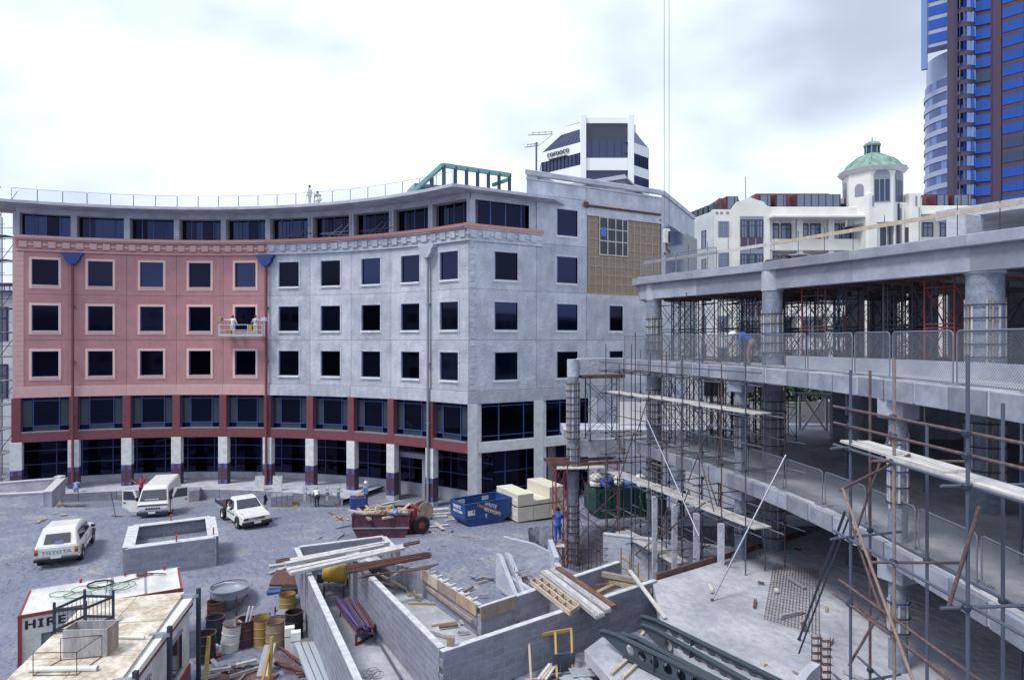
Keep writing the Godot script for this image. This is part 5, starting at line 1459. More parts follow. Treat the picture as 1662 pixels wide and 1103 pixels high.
func build_walls() -> void:
	var top := -8.15
	# planter box of block, and the fill inside
	var p := [Vector2(-15.07, 25.4), Vector2(-12.2, 26.9), Vector2(-13.8, 30.06), Vector2(-16.65, 28.5)]
	var pl := thing("block_planter", "square planter of bare grey concrete blocks in the gravel yard", "planter", v3((p[0] + p[2]) * 0.5, -9.35))
	for i in 4:
		var a: Vector2 = p[i]; var b: Vector2 = p[(i + 1) % 4]
		var d := (b - a).normalized()
		block_run(pl, a + d * 0.19 * (i % 2), b - d * 0.19 * (i % 2), -8.13, 6, false)
		var x := Vector3(d.x, 0, -d.y)
		var inn := Vector2(-d.y, d.x)
		gput(pl, "capping", boxm(Vector3(snappedf(a.distance_to(b) - 0.2, 0.01), 0.03, 0.42)), M.coping, Transform3D(Basis(x, Vector3.UP, x.cross(Vector3.UP)), v3((a + b) * 0.5 + inn * 0.11, -8.12 + 0.002 * i)))
	var fl := MB.new()
	fl.prism(PackedVector2Array([p[0].lerp(p[2], 0.05), p[1].lerp(p[3], 0.05), p[2].lerp(p[0], 0.05), p[3].lerp(p[1], 0.05)]), 0.5, Transform3D(FLOOR_XF, Vector3(0, -9.2, 0)))
	gput(pl, "gravel_fill", fl.mesh(), M.gravel)
	# red marker pegs round the planter
	for q in [[277, 845, -8.1], [286, 879, -8.1], [346, 867, -8.1]]:
		var g := W(q[0], q[1], q[2])
		var pg := thing("marker_peg", "thin orange marker peg standing on the block planter edge", "peg", g, "orange marker pegs")
		lbox(pg, "stake", Vector3(0, 0.13, 0), Vector3(0.04, 0.26, 0.04), M.red_paint)
		lbox(pg, "tip", Vector3(0, 0.275, 0), Vector3(0.05, 0.03, 0.05), M.amber)
	# footing walls
	block_wall("block_wall", "long block wall beside the oil drums and galvanised channels", Vector2(-7.15, 22.9), Vector2(-3.1, 14.4), top, 10)
	block_wall("block_wall", "short block wall end under the white planks", Vector2(-8.45, 25.58), Vector2(-7.2, 23.0), top, 9)
	block_wall("block_wall", "low block wall behind the white planks near the maroon skip", Vector2(-8.4, 25.7), Vector2(-5.35, 27.1), top, 6)
	block_wall("block_wall", "short block return wall beside the steel bars", Vector2(-5.3, 27.0), Vector2(-4.4, 25.2), top, 6)
	block_wall("block_wall", "middle block wall between the prop bundle and the pale floor", Vector2(-6.07, 24.6), Vector2(-1.86, 17.28), top, 8)
	block_wall("block_wall", "front block wall with the yellow timber frame leaning on it", Vector2(-1.86, 17.09), Vector2(4.87, 22.16), top, 7)
	block_wall("block_wall", "inner block wall topped with timber shutter boards", Vector2(-3.13, 23.17), Vector2(-1.0, 20.05), top, 5)
	block_wall("block_wall", "inner block wall running under the stacked planks", Vector2(-1.0, 19.86), Vector2(3.94, 24.0), top, 6)
	block_wall("block_wall", "far block wall across the footing area below the long steel bars", Vector2(-6.0, 24.8), Vector2(-3.1, 23.3), top - 0.05, 5)
	# floors between the walls
	var f1 := MB.new()
	f1.prism(PackedVector2Array([Vector2(-8.2, 25.4), Vector2(-7.0, 22.9), Vector2(-2.9, 14.2), Vector2(-0.5, 14.2), Vector2(-1.8, 17.0), Vector2(-6.0, 24.6), Vector2(-6.6, 26.0)]), 0.3, Transform3D(FLOOR_XF, Vector3(0, -10.1, 0)))
	struct("footing_floor", f1.mesh(), M.floor_slab)
	var f2 := MB.new()
	f2.prism(PackedVector2Array([Vector2(-5.9, 24.5), Vector2(-1.8, 17.3), Vector2(4.7, 22.2), Vector2(3.9, 23.9), Vector2(-1.0, 19.9), Vector2(-3.1, 23.2)]), 0.3, Transform3D(FLOOR_XF, Vector3(0, -9.35, 0)))
	struct("inner_floor", f2.mesh(), M.floor_slab)
	var f3 := MB.new()
	f3.prism(PackedVector2Array([Vector2(-3.0, 23.3), Vector2(-0.9, 20.1), Vector2(3.8, 24.1), Vector2(1.6, 26.5), Vector2(-1.2, 25.8)]), 0.4, Transform3D(FLOOR_XF, Vector3(0, -9.45, 0)))
	struct("rubble_floor", f3.mesh(), M.gravel)
	# stair walls of raw concrete
	for k in 2:
		var a := Vector2(-0.45 + k * 0.32, 24.1 + k * 0.05); var b := Vector2(0.45 + k * 0.32, 21.9 + k * 0.05)
		poly_wall("stair_wall", "sloping raw concrete stair wall, the %s of a close pair" % ["first", "second"][k], "stair wall", [Vector2(0, -9.4), Vector2(2.3, -9.4), Vector2(2.3, -8.75), Vector2(1.75, -8.75), Vector2(0.3, -7.85), Vector2(0, -7.85)], a, b, 0.16, M.concrete)
	var sw := poly_wall("stepped_wall", "raw concrete stepped wall beside the sloping stair walls", "stair wall", [Vector2(0, -9.4), Vector2(2.6, -9.4), Vector2(2.6, -8.75), Vector2(2.2, -8.75), Vector2(2.2, -8.55), Vector2(1.8, -8.55), Vector2(1.8, -8.35), Vector2(1.4, -8.35), Vector2(1.4, -8.15), Vector2(1.0, -8.15), Vector2(1.0, -7.95), Vector2(0, -7.6)], Vector2(1.55, 24.9), Vector2(2.0, 22.4), 0.18, M.concrete)
	poly_wall("back_stair_wall", "raw concrete wall with a sloping top behind the stair walls", "stair wall", [Vector2(0, -9.4), Vector2(1.9, -9.4), Vector2(1.9, -8.05), Vector2(1.2, -7.75), Vector2(0, -7.55)], Vector2(-0.3, 25.2), Vector2(1.6, 24.75), 0.18, M.concrete)
	poly_wall("low_starter_wall", "low concrete wall with bent starter bars on the rubble floor", "wall", [Vector2(0, -9.2), Vector2(3.6, -9.2), Vector2(3.6, -8.8), Vector2(0, -8.45)], Vector2(0.0, 23.4), Vector2(1.3, 21.8), 0.16, M.concrete)
	# shutter boards on the inner walls
	var sb := thing("shutter_boards", "pinkish timber shutter boards fixed along the inner block wall", "formwork", v3(Vector2(-2.0, 21.5), top - 0.3))
	var d1 := (Vector2(-1.0, 20.05) - Vector2(-3.13, 23.17)).normalized()
	var n1 := Vector2(d1.y, -d1.x)
	if n1.x > 0: n1 = -n1
	for k in 3:
		var s0 := Vector2(-3.1, 23.1) + d1 * (k * 1.26); var s1 := s0 + d1 * 1.24
		gplank(sb, "board", v3(s0 + n1 * 0.13, top - 0.1), v3(s1 + n1 * 0.13, top - 0.1), 0.03, 0.36, M.timber[(k + 1) % 3])
	for k in 8:
		var s0 := Vector2(-3.1, 23.1) + d1 * (k * 0.47)
		gplank(sb, "cleat", v3(s0 + n1 * 0.12 + Vector2(0.1, 0), top + 0.06), v3(s0 - n1 * 0.20, top + 0.06), 0.09, 0.05, M.timber_grey[1])
	gplank(sb, "board", v3(Vector2(-0.95, 19.72), top - 0.12), v3(Vector2(0.15, 20.62), top - 0.12), 0.03, 0.40, M.timber[2])
	gplank(sb, "waling", v3(Vector2(-2.9, 22.9) + n1 * 0.2, top - 0.42), v3(Vector2(-1.05, 20.0) + n1 * 0.2, top - 0.42), 0.07, 0.10, M.timber[2])
	# long block edge along the foot of the curved building
	var n := 16
	for k in 9:
		var a0 := PH0 + DPH * (0.6 + k * 0.75)
		var q0 := arc_pt(a0, 3.2); var q1 := arc_pt(a0 + DPH * 0.74, 3.2)
		block_wall("terrace_wall", "length of low block wall edging the terrace below the columns", Vector2(q0.x, -q0.z), Vector2(q1.x, -q1.z), -12.2, 4, true, "terrace wall lengths")
	var tr := MB.new()
	for k in 24:
		var a0 := PH0 - 3 + (DPH * 7.4 + 3) * k / 24.0; var a1 := PH0 - 3 + (DPH * 7.4 + 3) * (k + 1) / 24.0
		var q := [arc_pt(a0, 3.15), arc_pt(a1, 3.15), arc_pt(a1, -2.7), arc_pt(a0, -2.7)]
		tr.quad(q[0] + Vector3(0, -12.45, 0), q[1] + Vector3(0, -12.45, 0), q[2] + Vector3(0, -12.45, 0), q[3] + Vector3(0, -12.45, 0))
		tr.quad(q[0] + Vector3(0, -13.2, 0), q[1] + Vector3(0, -13.2, 0), q[1] + Vector3(0, -12.45, 0), q[0] + Vector3(0, -12.45, 0))
	struct("terrace", tr.mesh(), M.concrete)
	# retaining walls at the left edge
	var rw := thing("retaining_wall", "concrete retaining walls of a sunken bay beside the gravel", "wall", PD(60, 800, 44))
	var A := G(-60, 826); var B := G(78, 818); var C := G(100, 796)
	for s in [[PD(-80, 790, 48.5), PD(88, 777, 50.0), 0.75], [PD(-80, 806, 43.0), PD(72, 799, 44.0), 1.1]]:
		var dd: Vector3 = (s[1] - s[0]).normalized()
		gplank(rw, "wall", s[0] - Vector3(0, s[2] / 2, 0), s[1] - Vector3(0, s[2] / 2, 0), 0.35, s[2], M.concrete)
		gplank(rw, "coping", s[0] + Vector3(0, 0.03, 0), s[1] + Vector3(0, 0.03, 0), 0.42, 0.07, M.coping)
	var ra := PD(76, 799, 44.0); var rb := PD(99, 777, 50.0)
	gplank(rw, "sloping_wall", ra - Vector3(0, 0.6, 0), rb - Vector3(0, 0.6, 0), 0.5, 1.2, M.concrete)
	gplank(rw, "coping", ra + Vector3(0, 0.03, 0), rb + Vector3(0, 0.03, 0), 0.55, 0.08, M.coping)
	gput(rw, "end_pillar", boxm(Vector3(0.55, 2.0, 0.6), 0.03), M.coping, Transform3D(Basis.IDENTITY, PD(96, 772, 50.0) - Vector3(0, 1.0, 0)))

# ---------- vehicles: local frame, forward is -z, wheels on y = 0
func loft(st: Array, c := 0.06) -> ArrayMesh:   # st: [z, y0, y1, half width low, half width high]
	var b := MB.new()
	var rings := []
	for s in st:
		var z: float = s[0]; var y0: float = s[1]; var y1: float = s[2]; var w0: float = s[3]; var w1: float = s[4]
		var cc: float = min(c, (y1 - y0) * 0.4)
		rings.append([Vector3(w0 - cc, y0, z), Vector3(w0, y0 + cc, z), Vector3(w1, y1 - cc, z), Vector3(w1 - cc, y1, z), Vector3(-w1 + cc, y1, z), Vector3(-w1, y1 - cc, z), Vector3(-w0, y0 + cc, z), Vector3(-w0 + cc, y0, z)])
	for i in rings.size() - 1:
		for k in 8:
			var j := (k + 1) % 8
			b.quad(rings[i][k], rings[i][j], rings[i + 1][j], rings[i + 1][k])
			# order so that normals face out
	for e in [0, rings.size() - 1]:
		var r: Array = rings[e]
		for k in range(1, 7):
			if e == 0: b.tri(r[0], r[k + 1], r[k])
			else: b.tri(r[0], r[k], r[k + 1])
	return b.mesh()

func pane_mesh(p: Array, t := 0.012) -> ArrayMesh:
	var b := MB.new()
	var nn: Vector3 = (p[1] - p[0]).cross(p[2] - p[0]).normalized() * t
	b.hexa([p[0] - nn, p[1] - nn, p[2] - nn, p[3] - nn, p[0] + nn, p[1] + nn, p[2] + nn, p[3] + nn])
	return b.mesh()

func wheel(car: Node, x: float, z: float, r: float) -> void:
	var s: float = sign(x)
	var w := Node3D.new()
	var ty := MB.new()
	ty.lathe([Vector2(r * 0.55, -0.1), Vector2(r * 0.93, -0.1), Vector2(r, -0.06), Vector2(r, 0.06), Vector2(r * 0.93, 0.1), Vector2(r * 0.55, 0.1)], 20)
	var xf := Transform3D(Basis(Vector3(0, 0, 1), -PI / 2 * s), Vector3(x, r, z))
	var t := lput(car, "wheel", ty.mesh(), M.rubber, xf)
	var rm := MB.new()
	rm.lathe([Vector2(r * 0.56, -0.08), Vector2(r * 0.58, 0.075), Vector2(r * 0.5, 0.085), Vector2(r * 0.42, 0.04), Vector2(r * 0.2, 0.05), Vector2(r * 0.16, 0.10), Vector2(0, 0.10)], 16)
	lput(t, "rim", rm.mesh(), M.galv_bright)
	w.free()

func arch_disc(car: Node, s: float, z: float) -> void:
	var m := MB.new()
	m.lathe([Vector2(0, -0.05), Vector2(0.41, -0.05), Vector2(0.41, 0.05), Vector2(0, 0.05)], 22)
	lput(car, "wheel_arch", m.mesh(), M.black, Transform3D(Basis(Vector3(0, 0, 1), -PI / 2 * s), Vector3(s * 0.80, 0.37, z)))

func place_car(nm: String, label: String, cat: String, at: Vector3, dir: Vector2) -> Node3D:   # dir: heading in plan (x, depth)
	var d := dir.normalized()
	var o := thing(nm, label, cat, at, "", atan2(-d.x, d.y))
	o.scale = Vector3(0.92, 0.88, 0.92)
	return o

func letters(parent: Node, txt: String, size: float, m: Material, xf: Transform3D, bold := false) -> void:
	var tm := TextMesh.new()
	tm.text = txt
	var sf := SystemFont.new()
	sf.font_names = PackedStringArray(["Droid Sans"])
	if bold: sf.font_weight = 700
	tm.font = sf
	tm.font_size = 32
	tm.pixel_size = size / 32.0
	tm.depth = 0.012
	lput(parent, "lettering", tm, m, xf)

func build_vehicles() -> void:
	# --- covered ute, seen from behind
	var at := W(91, 921, -9.3)
	var hd := Vector2(-0.41, 0.91)
	at += v3(hd.normalized() * 2.1, 0.0)
	at.y = ground_h(at.x, -at.z) + 0.0
	var c := place_car("covered_ute", "white covered utility seen from behind with large letters on its tailgate", "car", at, hd)
	lput(c, "body", loft([[-2.25, 0.42, 0.82, 0.74, 0.72], [-2.1, 0.36, 0.92, 0.82, 0.78], [-1.1, 0.34, 1.0, 0.845, 0.80], [-0.9, 0.34, 1.02, 0.845, 0.82], [2.05, 0.36, 1.0, 0.845, 0.82], [2.28, 0.44, 0.99, 0.83, 0.81]], 0.07), M.white_paint)
	lput(c, "cabin", loft([[-0.95, 0.98, 1.02, 0.80, 0.78], [-0.25, 0.98, 1.62, 0.80, 0.64], [0.2, 0.98, 1.72, 0.80, 0.64], [1.4, 0.98, 1.74, 0.80, 0.66], [1.75, 0.98, 1.66, 0.80, 0.66], [2.24, 0.96, 1.04, 0.80, 0.76]], 0.06), M.white_paint)
	lput(c, "rear_window", pane_mesh([Vector3(-0.50, 1.15, 2.185), Vector3(0.50, 1.15, 2.185), Vector3(0.46, 1.53, 1.905), Vector3(-0.46, 1.53, 1.905)]), M.windscreen)
	lput(c, "windscreen", pane_mesh([Vector3(0.66, 1.08, -0.89), Vector3(-0.66, 1.08, -0.89), Vector3(-0.56, 1.56, -0.33), Vector3(0.56, 1.56, -0.33)]), M.windscreen)
	for s in [-1.0, 1.0]:
		var sx := func(y: float) -> float: return s * (0.80 - (y - 0.98) * 0.19 + 0.012)
		for w in [[-0.62, -0.30, -0.02, -0.02, 1.45], [0.05, 0.05, 0.42, 0.42, 1.48], [0.55, 0.55, 1.75, 1.55, 1.52]]:
			var q := [Vector3(sx.call(1.08), 1.08, w[0]), Vector3(sx.call(1.08), 1.08, w[2]), Vector3(sx.call(w[4]), w[4], w[3]), Vector3(sx.call(w[4]), w[4], w[1])]
			lput(c, "side_window", pane_mesh(q if s < 0 else [q[1], q[0], q[3], q[2]]), M.windscreen)
		wheel(c, s * 0.775, -1.45, 0.34)
		wheel(c, s * 0.775, 1.35, 0.34)
		arch_disc(c, s, -1.45)
		arch_disc(c, s, 1.35)
		var tl := lbox(c, "tail_light", Vector3(s * 0.755, 0.82, 2.285), Vector3(0.13, 0.26, 0.05), M.tail_red, Basis.IDENTITY, 0.01)
		lbox(tl, "amber_lens", Vector3(0, 0.065, 0.02), Vector3(0.12, 0.10, 0.03), M.amber)
		lbox(c, "mirror", Vector3(s * 0.95, 1.12, -0.62), Vector3(0.18, 0.14, 0.08), M.black, Basis.IDENTITY, 0.03)
		lbox(c, "headlamp", Vector3(s * 0.6, 0.72, -2.235), Vector3(0.3, 0.16, 0.06), M.headlamp)
		lbox(c, "door_handle", Vector3(s * 0.842, 0.9, 0.25), Vector3(0.02, 0.03, 0.14), M.black)
	var tg := lbox(c, "tailgate", Vector3(0, 0.80, 2.285), Vector3(1.34, 0.40, 0.03), M.white_paint, Basis.IDENTITY, 0.01)
	letters(tg, "TOYOTA", 0.225, M.grey_paint, Transform3D(Basis.from_scale(Vector3(1.32, 1, 1)), Vector3(0, -0.02, 0.02)), true)
	lbox(c, "bumper", Vector3(0, 0.47, 2.34), Vector3(1.66, 0.16, 0.14), M.black, Basis.IDENTITY, 0.03)
	for s in [-1.0, 1.0]:
		for z in [-0.72, 0.48, 1.95]: lbox(c, "panel_gap", Vector3(s * 0.838, 0.70, z), Vector3(0.012, 0.52, 0.012), M.black)
		lbox(c, "rub_strip", Vector3(s * 0.848, 0.66, 0.3), Vector3(0.012, 0.04, 2.9), M.grey_paint)
	lbox(c, "roof_gutter", Vector3(0, 1.52, 0.52), Vector3(1.34, 0.02, 0.02), M.grey_paint)
	lbox(c, "number_plate", Vector3(0, 0.58, 2.40), Vector3(0.40, 0.12, 0.02), M.white_matt)
	lbox(c, "window_sticker", Vector3(0.08, 1.2, 2.175), Vector3(0.32, 0.12, 0.02), M.tile_blue, Basis(Vector3(1, 0, 0), -0.62))
	lbox(c, "front_bumper", Vector3(0, 0.45, -2.28), Vector3(1.64, 0.18, 0.14), M.black, Basis.IDENTITY, 0.03)
	# --- van facing the camera with both doors open
	at = W(243, 847, -9.87)
	hd = Vector2(0.30, -0.95)
	at -= v3(hd.normalized() * 2.7, 0.0)
	at.y = ground_h(at.x, -at.z) + 0.02
	c = place_car("open_van", "white van with both front doors swung wide open", "van", at, hd)
	c.rotation.x = 0.0
	lput(c, "body", loft([[-2.2, 0.42, 0.98, 0.78, 0.80], [-2.12, 0.32, 1.06, 0.83, 0.83], [-1.75, 0.30, 1.16, 0.845, 0.83], [2.2, 0.32, 1.16, 0.845, 0.83], [2.25, 0.4, 1.1, 0.83, 0.82]], 0.07), M.white_paint)
	lput(c, "upper_body", loft([[-2.1, 1.04, 1.10, 0.82, 0.80], [-1.62, 1.04, 1.86, 0.82, 0.70], [-1.3, 1.04, 1.96, 0.82, 0.70], [2.0, 1.04, 1.98, 0.82, 0.72], [2.22, 1.04, 1.9, 0.82, 0.7]], 0.07), M.white_paint)
	lput(c, "windscreen", pane_mesh([Vector3(0.74, 1.15, -2.075), Vector3(-0.74, 1.15, -2.075), Vector3(-0.64, 1.76, -1.69), Vector3(0.64, 1.76, -1.69)]), M.windscreen)
	lbox(c, "dash_paper", Vector3(0.08, 1.22, -2.06), Vector3(0.75, 0.10, 0.02), M.white_matt, Basis(Vector3(1, 0, 0), -0.56))
	lbox(c, "bumper", Vector3(0, 0.42, -2.25), Vector3(1.70, 0.26, 0.16), M.steel_dark, Basis.IDENTITY, 0.04)
	lbox(c, "number_plate", Vector3(0.03, 0.47, -2.345), Vector3(0.38, 0.12, 0.02), M.white_matt)
	for s in [-1.0, 1.0]: lbox(c, "wiper", Vector3(s * 0.34, 1.22, -2.06), Vector3(0.6, 0.015, 0.02), M.black, Basis(Vector3(0, 0, 1), 0.1))
	lbox(c, "trim_strip", Vector3(0, 0.90, -2.19), Vector3(1.56, 0.07, 0.05), M.black)
	for k in 6: lbox(c, "grille_slot", Vector3(-0.34 + k * 0.135, 0.69, -2.205), Vector3(0.10, 0.10, 0.04), M.black)
	lbox(c, "badge", Vector3(-0.02, 0.69, -2.23), Vector3(0.05, 0.09, 0.02), M.red_paint)
	for s in [-1.0, 1.0]:
		lbox(c, "headlamp", Vector3(s * 0.58, 0.69, -2.205), Vector3(0.34, 0.15, 0.04), M.headlamp, Basis.IDENTITY, 0.01)
		lbox(c, "indicator", Vector3(s * 0.80, 0.84, -2.14), Vector3(0.08, 0.16, 0.08), M.amber)
		wheel(c, s * 0.775, -1.35, 0.32)
		wheel(c, s * 0.775, 1.25, 0.32)
		lbox(c, "door_opening", Vector3(s * 0.835, 1.0, -1.2), Vector3(0.03, 1.2, 0.95), M.black)
		# open door: hinged at its front edge
		var ang: float = s * 1.22
		var hx := Transform3D(Basis(Vector3.UP, ang), Vector3(s * 0.87, 0, -1.68))
		var dm := MB.new()
		dm.prism(PackedVector2Array([Vector2(0.0, 0.45), Vector2(0.55, 0.42), Vector2(0.72, 0.62), Vector2(1.0, 0.66), Vector2(1.0, 1.80), Vector2(0.28, 1.80), Vector2(0.02, 1.2)]), 0.07, hx * Transform3D(Basis(Vector3(0, 0, 1), Vector3.UP, Vector3(-1, 0, 0)), Vector3(0.035, 0, 0)))
		var dr := lput(c, "door", dm.mesh(), M.white_paint)
		for off in [-0.045, 0.045]:
			lput(dr, "door_window", pane_mesh([Vector3(off, 1.18, 0.14), Vector3(off, 1.18, 0.92), Vector3(off, 1.72, 0.92), Vector3(off, 1.72, 0.36)], 0.006), M.windscreen, hx)
		lbox(dr, "door_handle", hx * Vector3(s * 0.05, 1.0, 0.85), Vector3(0.03, 0.05, 0.16), M.black, hx.basis)
		lbox(dr, "mirror", hx * Vector3(s * 0.12, 1.25, 0.02), Vector3(0.16, 0.26, 0.10), M.black, hx.basis, 0.03)
	# --- flatbed ute
	var fw := W(387, 861, -9.75); var rw := W(361, 842.6, -9.75)
	hd = Vector2(fw.x - rw.x, -fw.z + rw.z).normalized()
	at = (fw + rw) * 0.5 + v3(Vector2(-hd.y, hd.x) * -0.72, 0.0)
	var side := Vector2(-hd.y, hd.x)
	at = (fw + rw) * 0.5 + v3(side * 0.72, 0)
	at.y = ground_h(at.x, -at.z) + 0.02
	c = place_car("flatbed_ute", "white utility with a flat maroon tray and one door ajar", "car", at, hd)
	lput(c, "body", loft([[-2.15, 0.42, 0.80, 0.74, 0.72], [-2.05, 0.34, 0.90, 0.82, 0.78], [-0.95, 0.32, 0.99, 0.84, 0.80], [-0.8, 0.32, 1.0, 0.84, 0.81], [0.55, 0.32, 1.0, 0.84, 0.81], [0.62, 0.38, 0.97, 0.82, 0.8]], 0.07), M.white_paint)
	lput(c, "cabin", loft([[-0.92, 0.96, 1.0, 0.79, 0.77], [-0.25, 0.96, 1.52, 0.79, 0.62], [0.0, 0.96, 1.56, 0.79, 0.62], [0.45, 0.96, 1.55, 0.79, 0.63], [0.6, 0.96, 1.40, 0.79, 0.64]], 0.06), M.white_paint)
	lput(c, "windscreen", pane_mesh([Vector3(0.67, 1.04, -0.87), Vector3(-0.67, 1.04, -0.87), Vector3(-0.55, 1.46, -0.34), Vector3(0.55, 1.46, -0.34)]), M.windscreen)
	for s in [-1.0, 1.0]:
		var q := [Vector3(s * 0.79, 1.05, -0.6), Vector3(s * 0.79, 1.05, 0.42), Vector3(s * 0.685, 1.44, 0.38), Vector3(s * 0.685, 1.44, -0.22)]
		lput(c, "side_window", pane_mesh(q if s < 0 else [q[1], q[0], q[3], q[2]]), M.windscreen)
		wheel(c, s * 0.775, -1.35, 0.34)
		wheel(c, s * 0.775, 1.4, 0.34)
		arch_disc(c, s, -1.35)
		lbox(c, "headlamp", Vector3(s * 0.58, 0.70, -2.11), Vector3(0.32, 0.17, 0.08), M.headlamp, Basis.IDENTITY, 0.02)
		lbox(c, "mirror", Vector3(s * 0.95, 1.08, -0.66), Vector3(0.18, 0.13, 0.08), M.black, Basis.IDENTITY, 0.03)
		lbox(c, "side_stripe", Vector3(s * 0.835, 0.75, -0.2), Vector3(0.02, 0.07, 1.3), M.hose_green)
	for s in [-1.0, 1.0]:
		lbox(c, "wiper", Vector3(s * 0.3, 1.10, -0.83), Vector3(0.5, 0.015, 0.02), M.black, Basis(Vector3(0, 1, 0), 0.1) * Basis(Vector3(0, 0, 1), 0.12))
		lbox(c, "bonnet_gap", Vector3(s * 0.70, 0.955, -1.45), Vector3(0.012, 0.012, 1.1), M.black, Basis(Vector3(1, 0, 0), 0.085))
	lbox(c, "grille", Vector3(0, 0.70, -2.12), Vector3(0.86, 0.15, 0.06), M.black)
	lbox(c, "bumper", Vector3(0, 0.45, -2.18), Vector3(1.64, 0.22, 0.16), M.black, Basis.IDENTITY, 0.04)
	lbox(c, "number_plate", Vector3(0, 0.50, -2.27), Vector3(0.38, 0.12, 0.02), M.white_matt)
	lbox(c, "tray", Vector3(0, 0.86, 1.62), Vector3(1.78, 0.08, 2.1), M.maroon_steel, Basis.IDENTITY, 0.01)
	lbox(c, "headboard", Vector3(0, 1.12, 0.66), Vector3(1.7, 0.5, 0.06), M.black)
	lbox(c, "tray_side", Vector3(0.88, 0.95, 1.62), Vector3(0.04, 0.16, 2.1), M.steel_dark)
	lbox(c, "tray_side", Vector3(-0.88, 0.95, 1.62), Vector3(0.04, 0.16, 2.1), M.steel_dark)
	lbox(c, "chassis", Vector3(0, 0.6, 1.5), Vector3(0.9, 0.3, 2.2), M.black)
	var dj := Transform3D(Basis(Vector3.UP, -0.55), Vector3(-0.86, 0, -0.72))
	var jm := MB.new()
	jm.prism(PackedVector2Array([Vector2(0, 0.38), Vector2(1.05, 0.38), Vector2(1.1, 1.0), Vector2(0, 1.0)]), 0.06, dj * Transform3D(Basis(Vector3(0, 0, 1), Vector3.UP, Vector3(-1, 0, 0)), Vector3(0.03, 0, 0)))
	var jd := lput(c, "door", jm.mesh(), M.white_paint)
	lput(jd, "door_window", pane_mesh([Vector3(0, 1.02, 0.1), Vector3(0, 1.02, 1.05), Vector3(0.10, 1.45, 1.0), Vector3(0.10, 1.45, 0.42)], 0.008), M.windscreen, dj)

# ---------- things lying about the yard
func on_ground(px: float, py: float) -> Vector3:
	return G(px, py)

func timber_set(nm: String, label: String, cat: String, group: String, list: Array, mats: Array, w: float, t: float) -> Node3D:   # list of [a, b]
	var o := thing(nm, label, cat, list[0][0], group)
	for k in list.size(): gplank(o, "board", list[k][0], list[k][1], w, t, mats[k % mats.size()])
	return o

func drum(at: Vector3, label: String, m: Material, fill: Material, tilt := Basis.IDENTITY, sc := 1.0) -> Node3D:
	var o := thing("oil_drum", label, "drum", at, "oil drums")
	o.transform = Transform3D(tilt * Basis.from_scale(Vector3.ONE * sc), at)
	var b := MB.new()
	var r := 0.29
	b.lathe([Vector2(0, 0), Vector2(r, 0), Vector2(r + 0.012, 0.015), Vector2(r, 0.03), Vector2(r, 0.27), Vector2(r + 0.014, 0.29), Vector2(r, 0.31), Vector2(r, 0.57), Vector2(r + 0.014, 0.59), Vector2(r, 0.61), Vector2(r, 0.85), Vector2(r + 0.014, 0.865), Vector2(r, 0.88), Vector2(r - 0.02, 0.88), Vector2(r - 0.02, 0.62)], 22)
	lput(o, "shell", b.mesh(), m)
	var f := MB.new()
	f.lathe([Vector2(r - 0.02, 0.62), Vector2(0, 0.63)], 18)
	lput(o, "contents", f.mesh(), fill)
	var rg := MB.new()
	rg.lathe([Vector2(r - 0.012, 0.87), Vector2(r + 0.02, 0.87), Vector2(r + 0.02, 0.892), Vector2(r - 0.012, 0.892)], 22)
	lput(o, "rim", rg.mesh(), M.rust)
	return o

func quad_box(root: Node, nm: String, c: Array, h0: float, h1: float, m: Material) -> void:   # c: four plan points
	ring_prism(root, nm, c, c, h0, h1, m)

func build_yard() -> void:
	build_container()
	build_shed()
	build_drums()
	build_skips()
	build_timber()
	build_beams()
	build_litter()

